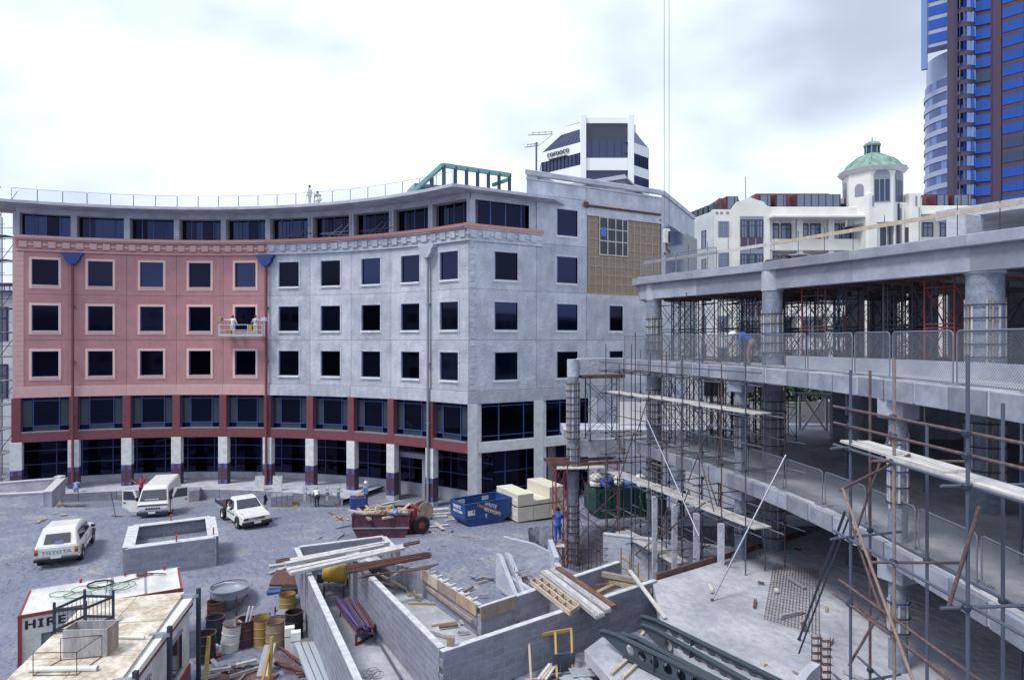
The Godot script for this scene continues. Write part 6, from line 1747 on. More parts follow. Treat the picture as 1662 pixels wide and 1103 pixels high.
func build_container() -> void:
	var T := -7.9
	var fl := Vector2(-14.14, 18.74); var fr := Vector2(-10.54, 20.8)
	var u := (fr - fl).normalized()
	var nb := Vector2(-u.y, u.x)
	var o := thing("hire_container", "white hire container with red edges and a dark doorway", "container", v3((fl + fr) * 0.5 + nb * 1.07, -10.2))
	var L := fl.distance_to(fr)
	var f := face(v3(fl, 0), v3(fr, 0) - v3(fl, 0))
	fbox(o, "front_panel", f, 0.25, -9.05, -0.03, Vector3(0.5, 2.3, 0.06), M.white_dirty)
	fbox(o, "front_panel", f, 1.25 + L / 2, -9.05, -0.03, Vector3(L - 2.5, 2.3, 0.06), M.white_dirty)
	fbox(o, "front_panel", f, 1.5, -8.22, -0.03, Vector3(2.0, 0.62, 0.06), M.white_dirty)
	fbox(o, "back_panel", f, L / 2, -9.05, -2.11, Vector3(L, 2.3, 0.06), M.white_dirty)
	for t in [0.03, L - 0.03]: fbox(o, "end_panel", f, t, -9.05, -1.07, Vector3(0.06, 2.3, 2.02), M.white_dirty)
	fbox(o, "roof_panel", f, L * 0.25, T - 0.02, -1.07, Vector3(L / 2 - 0.02, 0.05, 2.16), M.white_dirty)
	fbox(o, "roof_panel", f, L * 0.75, T - 0.022, -1.07, Vector3(L / 2 - 0.02, 0.05, 2.16), M.white_dirty)
	fbox(o, "roof_strap", f, L * 0.53, T + 0.01, -1.07, Vector3(0.08, 0.02, 2.16), M.grey_paint)
	fbox(o, "roof_strap", f, L * 0.76, T + 0.01, -1.07, Vector3(0.06, 0.02, 2.16), M.grey_paint)
	fbox(o, "floor", f, L / 2, -10.15, -1.07, Vector3(L, 0.08, 2.1), M.timber_brown)
	for y in [T - 0.04, -10.15]: fbox(o, "edge_rail", f, L / 2, y, 0.02, Vector3(L + 0.06, 0.09, 0.07), M.trim_red)
	for y in [T - 0.04]: fbox(o, "edge_rail", f, L / 2, y, -2.16, Vector3(L + 0.06, 0.09, 0.07), M.white_dirty)
	for t in [0.0, L]:
		fbox(o, "edge_rail", f, t, T - 0.038, -1.07, Vector3(0.07, 0.09, 2.16), M.trim_red)
		for z in [0.02, -2.16]: fbox(o, "corner_post", f, t, -9.05, z, Vector3(0.09, 2.3, 0.09), M.trim_red)
	fbox(o, "door_leaf", f, 0.62, -9.35, -0.14, Vector3(0.22, 1.6, 0.05), M.grey_paint)
	for t in [L * 0.32, L * 0.62, L * 0.9]: fbox(o, "lifting_eye", f, t, T + 0.06, -2.1 if t > L * 0.5 else -2.1, Vector3(0.07, 0.14, 0.05), M.red_paint)
	var tm := TextMesh.new()
	tm.text = "HIRE"
	tm.font_size = 32
	tm.pixel_size = 0.46 / 32.0
	tm.depth = 0.012
	var sf := SystemFont.new()
	sf.font_names = PackedStringArray(["Droid Sans"])
	sf.font_weight = 800
	tm.font = sf
	gput(o, "lettering", tm, M.black, f * Transform3D(Basis.from_scale(Vector3(0.98, 0.74, 1)), Vector3(0.60, -8.22, 0.012)))
	# hoses and tools on the roof
	var hs := thing("coiled_hose", "tangle of green hose lying on the white container roof", "hose", f * Vector3(1.4, T + 0.03, -1.2))
	for k in 6:
		var cc := f * Vector3(0.9 + 0.34 * k + 0.1 * sin(k * 2.0), T + 0.045 + 0.006 * k, -1.15 + 0.35 * sin(k * 1.7))
		var pts := []
		for a in 19: pts.append(cc + Vector3((0.36 + 0.05 * sin(k)) * cos(a * TAU / 18), 0.012 * (a % 2), (0.24 + 0.03 * k) * sin(a * TAU / 18)))
		var m := MB.new()
		m.path(pts, 0.013 if k != 3 else 0.03, 5)
		gput(hs, "hose_loop", m.mesh(), M.hose_green if k != 3 else M.black)
	var tl := thing("pickaxe", "long-handled tool lying on the white container roof", "tool", f * Vector3(3.2, T + 0.05, -1.5))
	gpole(tl, "handle", f * Vector3(2.5, T + 0.05, -1.35), f * Vector3(3.4, T + 0.05, -1.75), 0.025, M.timber_brown, 6)
	gpole(tl, "head", f * Vector3(3.1, T + 0.06, -1.95), f * Vector3(3.75, T + 0.06, -1.5), 0.022, M.rust, 6)
	gput(tl, "pan", boxm(Vector3(0.32, 0.05, 0.3), 0.02), M.rust, f * Transform3D(Basis.IDENTITY, Vector3(3.05, T + 0.04, -1.95)))

func build_shed() -> void:
	var R := -7.5
	var c := [Vector2(-11.0, 13.6), Vector2(-8.45, 13.6), Vector2(-9.75, 19.45), Vector2(-12.2, 18.75)]
	var o := thing("site_shed", "site hut with a stained plywood roof and white walls", "hut", Vector3(-10.4, -10.2, -16.5))
	# roof of plywood sheets
	for i in 2:
		for j in 3:
			var q := func(s: float, t: float) -> Vector2: return c[0].lerp(c[1], s).lerp(c[3].lerp(c[2], s), t)
			var s0 := i * 0.5 + 0.004; var s1 := i * 0.5 + 0.496; var t0 := j / 3.0 + 0.002; var t1 := (j + 1) / 3.0 - 0.002
			ring_prism(o, "roof_sheet", [q.call(s0, t0), q.call(s1, t0), q.call(s1, t1), q.call(s0, t1)], [q.call(s0, t0), q.call(s1, t0), q.call(s1, t1), q.call(s0, t1)], R - 0.03 + 0.004 * ((i + j) % 2), R + 0.004 * ((i + j) % 2), M.plywood)
	var w := [Vector2(-10.9, 13.8), Vector2(-8.5, 13.8), Vector2(-9.55, 19.3), Vector2(-11.9, 18.6)]
	ring_prism(o, "wall", w, w, -10.2, R - 0.22, M.white_dirty)
	ring_prism(o, "eave_board", [w[0], w[1] + Vector2(0.12, 0), w[2] + Vector2(0.12, 0.05), w[3]], [w[0], w[1] + Vector2(0.12, 0), w[2] + Vector2(0.12, 0.05), w[3]], R - 0.22, R - 0.08, M.white_matt)
	var f := face(v3(w[1], 0), v3(w[2], 0) - v3(w[1], 0))
	var L: float = w[1].distance_to(w[2])
	fbox(o, "trim_rail", f, L / 2, R - 0.30, 0.08, Vector3(L, 0.06, 0.06), M.trim_red)
	for t in [1.7, 4.2]:
		var wn := fbox(o, "window", f, t, -8.75, 0.02, Vector3(1.1, 1.0, 0.05), M.windscreen)
		fbox(wn, "frame", f, t, -8.22, 0.03, Vector3(1.2, 0.06, 0.07), M.grey_paint)
		fbox(wn, "frame", f, t, -9.28, 0.03, Vector3(1.2, 0.06, 0.07), M.grey_paint)
	fbox(o, "blue_stripe", f, L / 2, -9.95, 0.02, Vector3(L, 0.4, 0.04), M.tile_blue)
	fbox(o, "red_stripe", f, L / 2, -9.65, 0.02, Vector3(L, 0.2, 0.04), M.red_paint)
	for t in [0.6, 2.9, 5.5]:
		var p := f * Vector3(t, 0, 0.28)
		gplank(o, "post", Vector3(p.x, -10.2, p.z), Vector3(p.x, R + 0.18, p.z), 0.10, 0.10, M.steel_dark)
		fbox(o, "bracket", f, t, R - 0.02, 0.05, Vector3(0.12, 0.10, 0.5), M.galv)
	# steel cage on the roof
	var cg := thing("steel_cage", "dark steel mesh cage standing on the plywood roof", "cage", Vector3(-11.2, R, -17.1))
	var cp := [Vector3(-11.7, R, -16.67), Vector3(-10.95, R, -16.75), Vector3(-10.7, R, -17.5), Vector3(-11.5, R, -17.55)]
	for i in 4:
		var a: Vector3 = cp[i]; var b: Vector3 = cp[(i + 1) % 4]
		gplank(cg, "post", a, a + Vector3(0, 0.80, 0), 0.05, 0.05, M.steel_dark)
		for y in [0.08, 0.62]: gplank(cg, "rail", a + Vector3(0, y, 0), b + Vector3(0, y, 0), 0.04, 0.06, M.steel_dark)
		for k in 6:
			var q := a.lerp(b, (k + 1) / 7.0)
			gpole(cg, "bar", q + Vector3(0, 0.08, 0), q + Vector3(0, 0.62, 0), 0.006, M.steel_dark, 4)
	var bx := thing("plywood_box", "grey open plywood box in front of the steel cage", "box", Vector3(-10.1, R, -15.6))
	var bf := face(Vector3(-10.6, 0, -15.4), Vector3(1, 0, -0.06))
	fbox(bx, "front", bf, 0.5, R + 0.33, 0, Vector3(1.0, 0.66, 0.03), M.timber_grey[0])
	fbox(bx, "back", bf, 0.5, R + 0.33, -0.5, Vector3(1.0, 0.66, 0.03), M.timber_grey[0])
	for t in [0.015, 0.985]: fbox(bx, "side", bf, t, R + 0.33, -0.25, Vector3(0.03, 0.66, 0.47), M.timber[2])
	fbox(bx, "bottom", bf, 0.5, R + 0.03, -0.25, Vector3(0.94, 0.03, 0.47), M.timber[2])
	var rf := thing("wire_rack", "thin rusty rod frame on the plywood roof", "frame", Vector3(-10.9, R, -15.4))
	var q0 := [W(53, 1097, R), W(124, 1096, R), W(165, 1066, R), W(98, 1072, R)]
	for i in 4:
		var a: Vector3 = q0[i]; var b: Vector3 = q0[(i + 1) % 4]
		gpole(rf, "rod", a + Vector3(0, 0.02, 0), b + Vector3(0, 0.02, 0), 0.01, M.rust, 5)
		gpole(rf, "rod", a, a + Vector3(0, 0.52, 0), 0.01, M.rust, 5)
		if i != 3: gpole(rf, "rod", a + Vector3(0, 0.52, 0), b + Vector3(0, 0.52, 0), 0.01, M.rust, 5)
	for s in [[47, 1086, 158, 1084, "long white pipe lying across the plywood roof by the rod frame", 0.06], [166, 1033, 234, 1034, "short white pipe on the plywood roof beside the box", 0.035]]:
		var a := W(s[0], s[1], R + 0.06); var b := W(s[2], s[3], R + 0.06)
		var pp := thing("plastic_pipe", s[4], "pipe", (a + b) * 0.5)
		gpole(pp, "tube", a, b, s[5], M.white_matt, 12)
		gpole(pp, "collar", a.lerp(b, 0.93), b, s[5] * 1.15, M.white_matt, 12)
	var sv := thing("steel_bracket", "rusty bent steel bracket and pan on the plywood roof", "bracket", W(172, 1045, R))
	gplank(sv, "bar", W(168, 1055, R + 0.03), W(182, 1003, R + 0.05), 0.07, 0.05, M.rust)
	gplank(sv, "bar", W(166, 1020, R + 0.06), W(198, 1001, R + 0.06), 0.06, 0.04, M.timber_grey[1])
	gput(sv, "pan", boxm(Vector3(0.26, 0.03, 0.16), 0.01), M.black, Transform3D(Basis.IDENTITY, W(179, 1046, R + 0.03)))

func build_drums() -> void:
	var Gd := -10.2
	var tx := func(px: float, py: float) -> Vector3: return W(px, py, Gd)
	var lean := Basis(Vector3(0, 0, 1), -0.12)
	drum(tx.call(372, 1054), "white oil drum with a rusted torn rim, among the drums", M.white_dirty, M.rust, lean)
	drum(tx.call(334, 1072), "blackened drum holding timber offcuts beside the hut post", M.black, M.timber[2])
	drum(tx.call(349, 1043), "black drum standing behind the white drum", M.steel_dark, M.black)
	drum(tx.call(350, 1015), "brown rusty drum standing next to the round hopper", M.rust, M.black)
	drum(tx.call(398, 1047), "maroon drum with boards standing in it", M.maroon_steel, M.black)
	drum(tx.call(424, 1044), "yellow drum between the maroon and tan drums", M.ochre, M.rust)
	drum(tx.call(446, 1051), "tan oil drum with a rusty inside", M.hessian, M.rust)
	drum(tx.call(466, 1002), "olive drum beside the blue machine", M.ochre, M.rust)
	drum(tx.call(477, 1034), "dark drum behind the white foam blocks", M.black, M.black)
	var bd := thing("board_offcut", "grey boards standing in the maroon drum", "board", tx.call(398, 1047) + Vector3(0, 0.5, 0))
	for k in 2: gplank(bd, "board", tx.call(398, 1047) + Vector3(-0.05 + k * 0.1, 0.45, 0), tx.call(398, 1047) + Vector3(0.08 + k * 0.12, 1.25, -0.15), 0.09, 0.03, M.timber_grey[1])
	var jc := thing("jerry_can", "white plastic container beside the white drum", "container", tx.call(353, 1060))
	lbox(jc, "body", Vector3(0, 0.15, 0), Vector3(0.24, 0.3, 0.16), M.white_matt, Basis.IDENTITY, 0.04)
	lbox(jc, "cap", Vector3(0.06, 0.325, 0), Vector3(0.06, 0.05, 0.06), M.black)
	# round hopper on legs
	var hp := tx.call(372, 1001) as Vector3
	var h := thing("concrete_hopper", "round grey concrete hopper on steel legs", "hopper", hp)
	var b := MB.new()
	b.lathe([Vector2(0.16, 0.25), Vector2(0.66, 0.85), Vector2(0.68, 1.12), Vector2(0.64, 1.12), Vector2(0.60, 0.98), Vector2(0.0, 0.90)], 28)
	lput(h, "bowl", b.mesh(), M.galv)
	var hr := MB.new()
	hr.lathe([Vector2(0.66, 1.10), Vector2(0.71, 1.10), Vector2(0.71, 1.15), Vector2(0.66, 1.15)], 28)
	lput(h, "rim", hr.mesh(), M.galv)
	for k in 4:
		var a := TAU * (k + 0.5) / 4
		var p := Vector3(0.64 * cos(a), 0, 0.64 * sin(a))
		lput(h, "leg", boxm(Vector3(0.06, 0.95, 0.06)), M.rust, Transform3D(Basis.IDENTITY, p + Vector3(0, 0.475, 0)))
	var bar := MB.new()
	bar.path([Vector3(-0.6, 1.14, 0), Vector3(-0.2, 1.26, 0), Vector3(0.2, 1.26, 0), Vector3(0.6, 1.14, 0)], 0.02, 6)
	lput(h, "lifting_bail", bar.mesh(), M.galv)
	# blue machine
	var bm := thing("blue_compressor", "small blue machine with a dark open cover by the block wall", "machine", tx.call(462, 985))
	lbox(bm, "body", Vector3(-0.35, 0.4, 0), Vector3(0.55, 0.75, 0.8), M.skip_blue, Basis(Vector3.UP, 0.2), 0.05)
	lbox(bm, "engine", Vector3(0.3, 0.45, 0), Vector3(0.8, 0.85, 0.8), M.black, Basis(Vector3.UP, 0.2), 0.04)
	lbox(bm, "cover", Vector3(0.1, 1.0, -0.35), Vector3(1.4, 0.05, 0.8), M.rust, Basis(Vector3(1, 0, 0), 0.4))
	lbox(bm, "drawbar", Vector3(-0.5, 0.2, 0.7), Vector3(0.08, 0.08, 0.8), M.rust)
	var fr := thing("steel_trolley", "rusty steel trolley frame with a pan near the olive drum", "trolley", tx.call(462, 1022))
	for e in [Vector3(-0.45, 0, 0.2), Vector3(0.45, 0, 0.2), Vector3(0.45, 0, -0.3), Vector3(-0.45, 0, -0.3)]: lbox(fr, "leg", e + Vector3(0, 0.35, 0), Vector3(0.04, 0.7, 0.04), M.rust)
	for z in [0.2, -0.3]: lbox(fr, "rail", Vector3(0, 0.55, z), Vector3(0.9, 0.04, 0.04), M.rust)
	lbox(fr, "pan", Vector3(0, 0.6, -0.05), Vector3(0.6, 0.08, 0.42), M.grey_paint, Basis.IDENTITY, 0.03)
	# white foam blocks, galvanised channels
	for s in [[470, 1058, 0.0], [480, 1066, 0.12]]:
		var fb := thing("foam_block", "upright white foam block beside the galvanised channels", "foam block", tx.call(s[0], s[1]), "white foam blocks")
		lbox(fb, "slab", Vector3(0, 0.42, 0), Vector3(0.30, 0.84, 0.22), M.white_tile, Basis(Vector3.UP, 0.3), 0.01)
		lbox(fb, "strap", Vector3(0, 0.55, 0), Vector3(0.31, 0.03, 0.23), M.grey_paint, Basis(Vector3.UP, 0.3))
	for k in 6:
		var o := Vector3(0.225 * (k % 3), -0.08 * float(k >= 3), 0)
		var a := W(482, 1042, -9.7) + o; var bq := W(516, 1112, -9.8) + o + Vector3(0.2, 0, 0.6)
		if k >= 3:
			a = a.lerp(bq, 0.22); bq += (bq - a) * 0.1
		var gc := thing("steel_channel", "long galvanised steel channel in the stack beside the block wall", "steel channel", a, "galvanised channels")
		gplank(gc, "web", a, bq, 0.17, 0.02, M.galv_bright)
		for s in [-0.08, 0.08]: gplank(gc, "flange", a + Vector3(s, -0.035, 0), bq + Vector3(s, -0.035, 0), 0.012, 0.06, M.galv_bright)
	timber_set("support_block", "timber bearers under the galvanised channels", "timber", "", [[tx.call(478, 1062) + Vector3(0, 0.2, 0), tx.call(515, 1062) + Vector3(0, 0.2, 0)], [tx.call(500, 1098) + Vector3(0, 0.18, 0), tx.call(545, 1098) + Vector3(0, 0.18, 0)]], M.timber, 0.2, 0.38)
	# mixed scrap on the ground
	var mud := thing("plywood_sheet", "dark muddy plywood sheet lying on the ground before the drums", "sheet", tx.call(400, 1085))
	ring_prism(mud, "sheet", [Vector2(-9.6, 18.4), Vector2(-7.4, 18.0), Vector2(-7.1, 19.9), Vector2(-9.2, 20.2)], [Vector2(-9.6, 18.4), Vector2(-7.4, 18.0), Vector2(-7.1, 19.9), Vector2(-9.2, 20.2)], Gd + 0.01, Gd + 0.05, M.timber_brown)
	for s in [[437, 1103, 0.0, "upright ochre timber post tied with rope by the planks"], [334, 1103, 0.2, "upright ochre timber post beside the hut"]]:
		var a := tx.call(s[0], s[1]) as Vector3
		var o := thing("timber_post", s[3], "post", a)
		gplank(o, "post", a, a + Vector3(0.04, 1.25, -0.1), 0.08, 0.08, M.yellow_timber)
		gplank(o, "brace", a + Vector3(s[2] - 0.12, 0, 0.3), a + Vector3(0.0, 1.0, -0.1), 0.07, 0.05, M.yellow_timber)
	timber_set("grey_plank", "weathered grey planks standing against the ochre post", "plank", "", [[tx.call(420, 1100), tx.call(424, 1096) + Vector3(0, 0.7, -0.5)], [tx.call(429, 1100), tx.call(433, 1096) + Vector3(0, 0.75, -0.5)]], M.timber_grey, 0.18, 0.04)
	var rods := thing("rod_bundle", "loose red and rusty rods lying beside the foam blocks", "rods", tx.call(450, 1080))
	for k in 9: gpole(rods, "rod", tx.call(438 + k * 4, 1058 + k) + Vector3(0, 0.05, 0), tx.call(462 + k * 4, 1094 + k * 0.6) + Vector3(0, 0.05 + 0.01 * k, 0), 0.012, M.tube_red if k % 3 == 0 else M.rust, 5)
	for s in [[447, 1050, 492, 1086], [446, 1082, 500, 1099]]:
		var pb := thing("rusty_pipe", "thick rusty pipe lying over the loose rods", "pipe", tx.call(s[0], s[1]), "rusty pipes")
		gpole(pb, "tube", tx.call(s[0], s[1]) + Vector3(0, 0.12, 0), tx.call(s[2], s[3]) + Vector3(0, 0.14, 0), 0.045, M.rust, 8)
		gpole(pb, "collar", tx.call(s[0], s[1]) + Vector3(0, 0.12, 0), tx.call(s[0], s[1]).lerp(tx.call(s[2], s[3]), 0.07) + Vector3(0, 0.12, 0), 0.06, M.maroon_steel, 8)
	var bt := thing("red_bottle", "small red gas bottle lying on the ground", "bottle", tx.call(352, 1068))
	gpole(bt, "body", tx.call(347, 1069) + Vector3(0, 0.07, 0), tx.call(358, 1065) + Vector3(0, 0.07, 0), 0.06, M.red_paint, 10)
	gpole(bt, "neck", tx.call(358, 1065) + Vector3(0, 0.07, 0), tx.call(366, 1062) + Vector3(0, 0.07, 0), 0.02, M.galv, 6)
	var cb := thing("cable", "black cable coiled loosely over the muddy sheet", "cable", tx.call(380, 1090))
	var cm := MB.new()
	var pts := []
	for k in 40: pts.append(tx.call(345 + k * 2.0 + 6 * sin(k * 0.9), 1090 + 7 * sin(k * 0.55)) + Vector3(0, 0.07, 0))
	cm.path(pts, 0.014, 5)
	gput(cb, "cable_run", cm.mesh(), M.black)
	var sc := thing("paper_scrap", "torn white sheet lying in front of the yellow drum", "paper", tx.call(415, 1046))
	gput(sc, "sheet", boxm(Vector3(0.6, 0.02, 0.16), 0.005), M.white_matt, Transform3D(Basis(Vector3.UP, 0.1), tx.call(413, 1047) + Vector3(0, 0.03, 0)))
	gput(sc, "crumple", boxm(Vector3(0.14, 0.08, 0.1), 0.03), M.white_matt, Transform3D(Basis(Vector3.UP, 0.6), tx.call(400, 1048) + Vector3(0, 0.04, 0)))

func skip_shape(L: float, H: float, D: float, b: float, cut0: float, cut1: float, mid: float) -> ArrayMesh:
	# open-topped skip: end walls slope in below mid; walls 4 cm thick
	var m := MB.new()
	var o := [Vector2(-L / 2, H), Vector2(-L / 2, mid), Vector2(-L / 2 + cut0, 0), Vector2(L / 2 - cut1, 0), Vector2(L / 2, mid), Vector2(L / 2, H)]
	for i in 5:
		var p: Vector2 = o[i]; var q: Vector2 = o[i + 1]
		m.quad(Vector3(p.x, p.y, -D / 2), Vector3(p.x, p.y, D / 2), Vector3(q.x, q.y, D / 2), Vector3(q.x, q.y, -D / 2))
		var p2 := p * 0.96 + Vector2(0, 0.03); var q2 := q * 0.96 + Vector2(0, 0.03)
		m.quad(Vector3(q2.x, q2.y, -D / 2 + b), Vector3(q2.x, q2.y, D / 2 - b), Vector3(p2.x, p2.y, D / 2 - b), Vector3(p2.x, p2.y, -D / 2 + b))
	for s in [-D / 2, D / 2 - b]:
		m.prism(PackedVector2Array(o), b, Transform3D(Basis.IDENTITY, Vector3(0, 0, s)))
	return m.mesh()

func build_skips() -> void:
	# maroon skip with scrap timber
	var at := Vector3(-6.35, 0, -32.25)
	at.y = ground_h(at.x, 32.25)
	var s := thing("maroon_skip", "maroon steel skip heaped with scrap timber", "skip", at, "", 0.03)
	lput(s, "shell", skip_shape(2.75, 1.15, 1.7, 0.04, 0.32, 0.30, 0.52), M.maroon_steel)
	for z in [-0.85, 0.85]:
		lbox(s, "rim", Vector3(0, 1.15, z), Vector3(2.8, 0.06, 0.08), M.maroon_steel)
		lbox(s, "rub_rail", Vector3(0, 0.53, z * 1.01), Vector3(2.75, 0.06, 0.06), M.galv)
		for x in [-1.34, -0.45, 0.65, 1.34]: lbox(s, "rib", Vector3(x, 0.84, z * 1.01), Vector3(0.07, 0.6, 0.05), M.maroon_steel)
	for x in [-1.37, 1.37]: lbox(s, "rim", Vector3(x, 1.15, 0), Vector3(0.08, 0.06, 1.7), M.maroon_steel)
	var db := thing("scrap_timber", "heap of broken pale timber and a hoop in the maroon skip", "scrap heap", at + Vector3(0, 0.95, 0))
	var r := RandomNumberGenerator.new()
	r.seed = 42
	lput(db, "rubbish_bed", boxm(Vector3(2.4, 0.5, 1.5), 0.15), M.timber[2], Transform3D(Basis.IDENTITY, Vector3(0, -0.1, 0)))
	for k in 46:
		var c := Vector3(r.randf_range(-1.0, 1.0), r.randf_range(0.12, 0.50), r.randf_range(-0.6, 0.75))
		c.y *= 1.0 - 0.45 * abs(c.x)
		var bs := Basis(Vector3.UP, r.randf_range(-0.9, 0.9) + (PI / 2 if r.randf() < 0.25 else 0.0)) * Basis(Vector3(0, 0, 1), r.randf_range(-0.35, 0.35))
		lput(db, "offcut", boxm(Vector3([0.7, 1.0, 1.3, 0.5][k % 4], [0.05, 0.03, 0.09][k % 3], [0.09, 0.14, 0.05][(k / 2) % 3])), [M.timber[0], M.timber[1], M.plank, M.timber[2], M.timber[1]][k % 5], Transform3D(bs, c))
	var hp := MB.new()
	var hpts := []
	for k in 21: hpts.append(Vector3(0.15 + 0.42 * cos(PI * (0.9 + k * 0.065)), 0.42 + 0.30 * sin(PI * (0.9 + k * 0.065)), 0.55 + 0.1 * sin(k * 0.3)))
	hp.path(hpts, 0.05, 6)
	lput(db, "curved_offcut", hp.mesh(), M.timber[1])
	lput(db, "blue_bag", boxm(Vector3(0.36, 0.22, 0.3), 0.09), M.blue_tarp, Transform3D(Basis(Vector3(0, 0, 1), 0.3), Vector3(0.72, 0.30, 0.72)))
	# red trailer and cable drum beside it
	var tr := thing("red_trailer", "rusty red machine frame with a wheel beside the maroon skip", "trailer", G(673, 866))
	lbox(tr, "frame_plate", Vector3(-0.15, 0.62, 0), Vector3(0.5, 1.2, 0.25), M.tube_red, Basis(Vector3(0, 0, 1), 0.12), 0.06)
	lbox(tr, "arm", Vector3(0.05, 1.25, -0.1), Vector3(0.6, 0.14, 0.18), M.tube_red, Basis(Vector3(0, 0, 1), -0.6), 0.04)
	var wl := MB.new()
	wl.lathe([Vector2(0.12, -0.12), Vector2(0.42, -0.12), Vector2(0.46, -0.05), Vector2(0.46, 0.05), Vector2(0.42, 0.12), Vector2(0.12, 0.12)], 20)
	var tw := lput(tr, "wheel", wl.mesh(), M.rubber, Transform3D(Basis(Vector3(1, 0, 0), PI / 2) * Basis(Vector3(0, 0, 1), -0.5), Vector3(0.32, 0.46, 0.1)))
	var hb := MB.new()
	hb.lathe([Vector2(0.28, -0.1), Vector2(0.3, 0.10), Vector2(0.1, 0.13), Vector2(0, 0.13)], 16)
	lput(tw, "hub", hb.mesh(), M.tube_red)
	var cd := thing("cable_drum", "large wooden cable drum standing behind the red machine", "cable drum", G(686, 843))
	var cm := MB.new()
	var cb := Basis(Vector3(1, 0, 0), PI / 2) * Basis(Vector3(0, 0, 1), -0.7)
	cm.lathe([Vector2(0, -0.3), Vector2(0.5, -0.3), Vector2(0.5, -0.25), Vector2(0.25, -0.25), Vector2(0.25, 0.25), Vector2(0.5, 0.25), Vector2(0.5, 0.3), Vector2(0, 0.3)], 24)
	lput(cd, "flanges", cm.mesh(), M.timber[0], Transform3D(cb, Vector3(0, 0.5, 0)))
	var cc := MB.new()
	cc.lathe([Vector2(0.38, -0.24), Vector2(0.38, 0.24)], 20)
	lput(cd, "cable", cc.mesh(), M.black, Transform3D(cb, Vector3(0, 0.5, 0)))
	# blue skip
	var n := Vector2(-2.41, 33.56); var u := Vector2(2.11, 1.45).normalized(); var v := Vector2(-0.76, 1.29).normalized()
	var c2 := n + u * 1.4 + v * 0.78
	at = v3(c2, ground_h(c2.x, c2.y) - 0.03)
	s = thing("blue_skip", "empty blue steel skip with a yellow stripe and white lettering", "skip", at, "", atan2(u.y, u.x))
	lput(s, "shell", skip_shape(2.9, 1.28, 1.55, 0.04, 0.45, 0.75, 0.5), M.skip_blue)
	for z in [-0.775, 0.775]: lbox(s, "rim", Vector3(0, 1.28, z), Vector3(2.95, 0.06, 0.08), M.skip_blue)
	for x in [-1.44, 1.44]: lbox(s, "rim", Vector3(x, 1.28, 0), Vector3(0.08, 0.06, 1.55), M.skip_blue)
	lbox(s, "rub_rail", Vector3(0, 0.50, 0.80), Vector3(2.9, 0.05, 0.05), M.skip_blue)
	for x in [-0.2]: lbox(s, "lug", Vector3(x, 0.55, 0.83), Vector3(0.10, 0.22, 0.08), M.galv, Basis.IDENTITY, 0.02)
	lput(s, "yellow_stripe", boxm(Vector3(1.55, 0.13, 0.012)), M.ochre, Transform3D(Basis(Vector3(0, 0, 1), -0.42), Vector3(-0.02, 0.88, 0.785)))
	letters(s, "WASTE", 0.26, M.white_matt, Transform3D(Basis(Vector3(0, 0, 1), -0.42), Vector3(0.10, 1.07, 0.79)), true)
	letters(s, "RECYCLERS", 0.22, M.white_matt, Transform3D(Basis(Vector3(0, 0, 1), -0.42), Vector3(0.22, 0.70, 0.79)), true)
	var lb := lbox(s, "white_label", Vector3(-1.08, 0.82, 0.785), Vector3(0.42, 0.26, 0.012), M.white_matt)
	lbox(lb, "red_mark", Vector3(0.12, 0.04, 0.008), Vector3(0.10, 0.14, 0.008), M.red_paint)
	letters(s, "WASTE", 0.24, M.white_matt, Transform3D(Basis(Vector3.UP, -PI / 2), Vector3(-1.46, 1.05, -0.05)), true)
	letters(s, "RECYCLERS", 0.18, M.white_matt, Transform3D(Basis(Vector3.UP, -PI / 2), Vector3(-1.46, 0.82, 0.02)), true)
	for x in [-0.8, 0.7]: lbox(s, "inner_label", Vector3(x, 1.08, -0.72), Vector3(0.42, 0.22, 0.012), M.white_dirty)
	# stacks of white panels
	var p0 := Vector2(0.29, 34.6); var pu := Vector2(2.63, 1.4).normalized(); var pv := Vector2(-0.46, 0.88).normalized()
	var yaw := atan2(pu.y, pu.x)
	var gy := ground_h(p0.x, p0.y + 1.0) + 0.02
	for k in 3:
		var cpt := p0 + pu * (0.49 + k * 0.99) + pv * 1.25
		for lv in 2:
			var hh: float = 0.74 if lv == 0 else [0.62, 0.22, 0.82][k]
			var y0: float = gy + 0.1 if lv == 0 else gy + 0.92
			var nm: String = "lower" if lv == 0 else ["upper end", "thin middle", "tall upper"][k]
			var st := thing("panel_stack", "%s pack of cream insulating panels%s" % [nm, "" if lv == 1 else " on bearers beside the blue skip"], "panel stack", v3(cpt, y0), "cream panel packs" if lv == 0 else "", yaw)
			var npan := maxi(2, int(hh / 0.1))
			for q in npan: lbox(st, "panel", Vector3(0.004 * sin(q * 2.1 + k), (q + 0.5) * hh / npan, 0), Vector3(0.96, hh / npan - 0.006, 2.5), M.panel_cream)
			for z in [-0.9, 0.9]: lbox(st, "bearer", Vector3(0, -0.05, z), Vector3(0.98, 0.09, 0.12), M.timber_brown)
			if lv == 0 or k == 0: lbox(st, "paper_tag", Vector3(-0.49, hh * 0.5, 1.0), Vector3(0.012, 0.09, 0.34), M.white_tile)
	# green skip full of bags behind the shoring
	at = Vector3(6.4, ground_h(6.4, 37.0), -37.0)
	s = thing("green_skip", "green mesh-sided skip full of plastic bags behind the shoring", "skip", at, "", 0.25)
	lput(s, "shell", skip_shape(4.2, 1.7, 1.9, 0.05, 0.3, 0.3, 0.4), M.skip_green)
	for z in [-0.97, 0.97]:
		for x in 7: lbox(s, "rib", Vector3(-1.95 + x * 0.65, 1.0, z), Vector3(0.08, 1.3, 0.06), M.skip_green)
	var bg := thing("rubbish_bags", "white and blue plastic rubbish bags heaped in the green skip", "bags", at + Vector3(0, 1.4, 0))
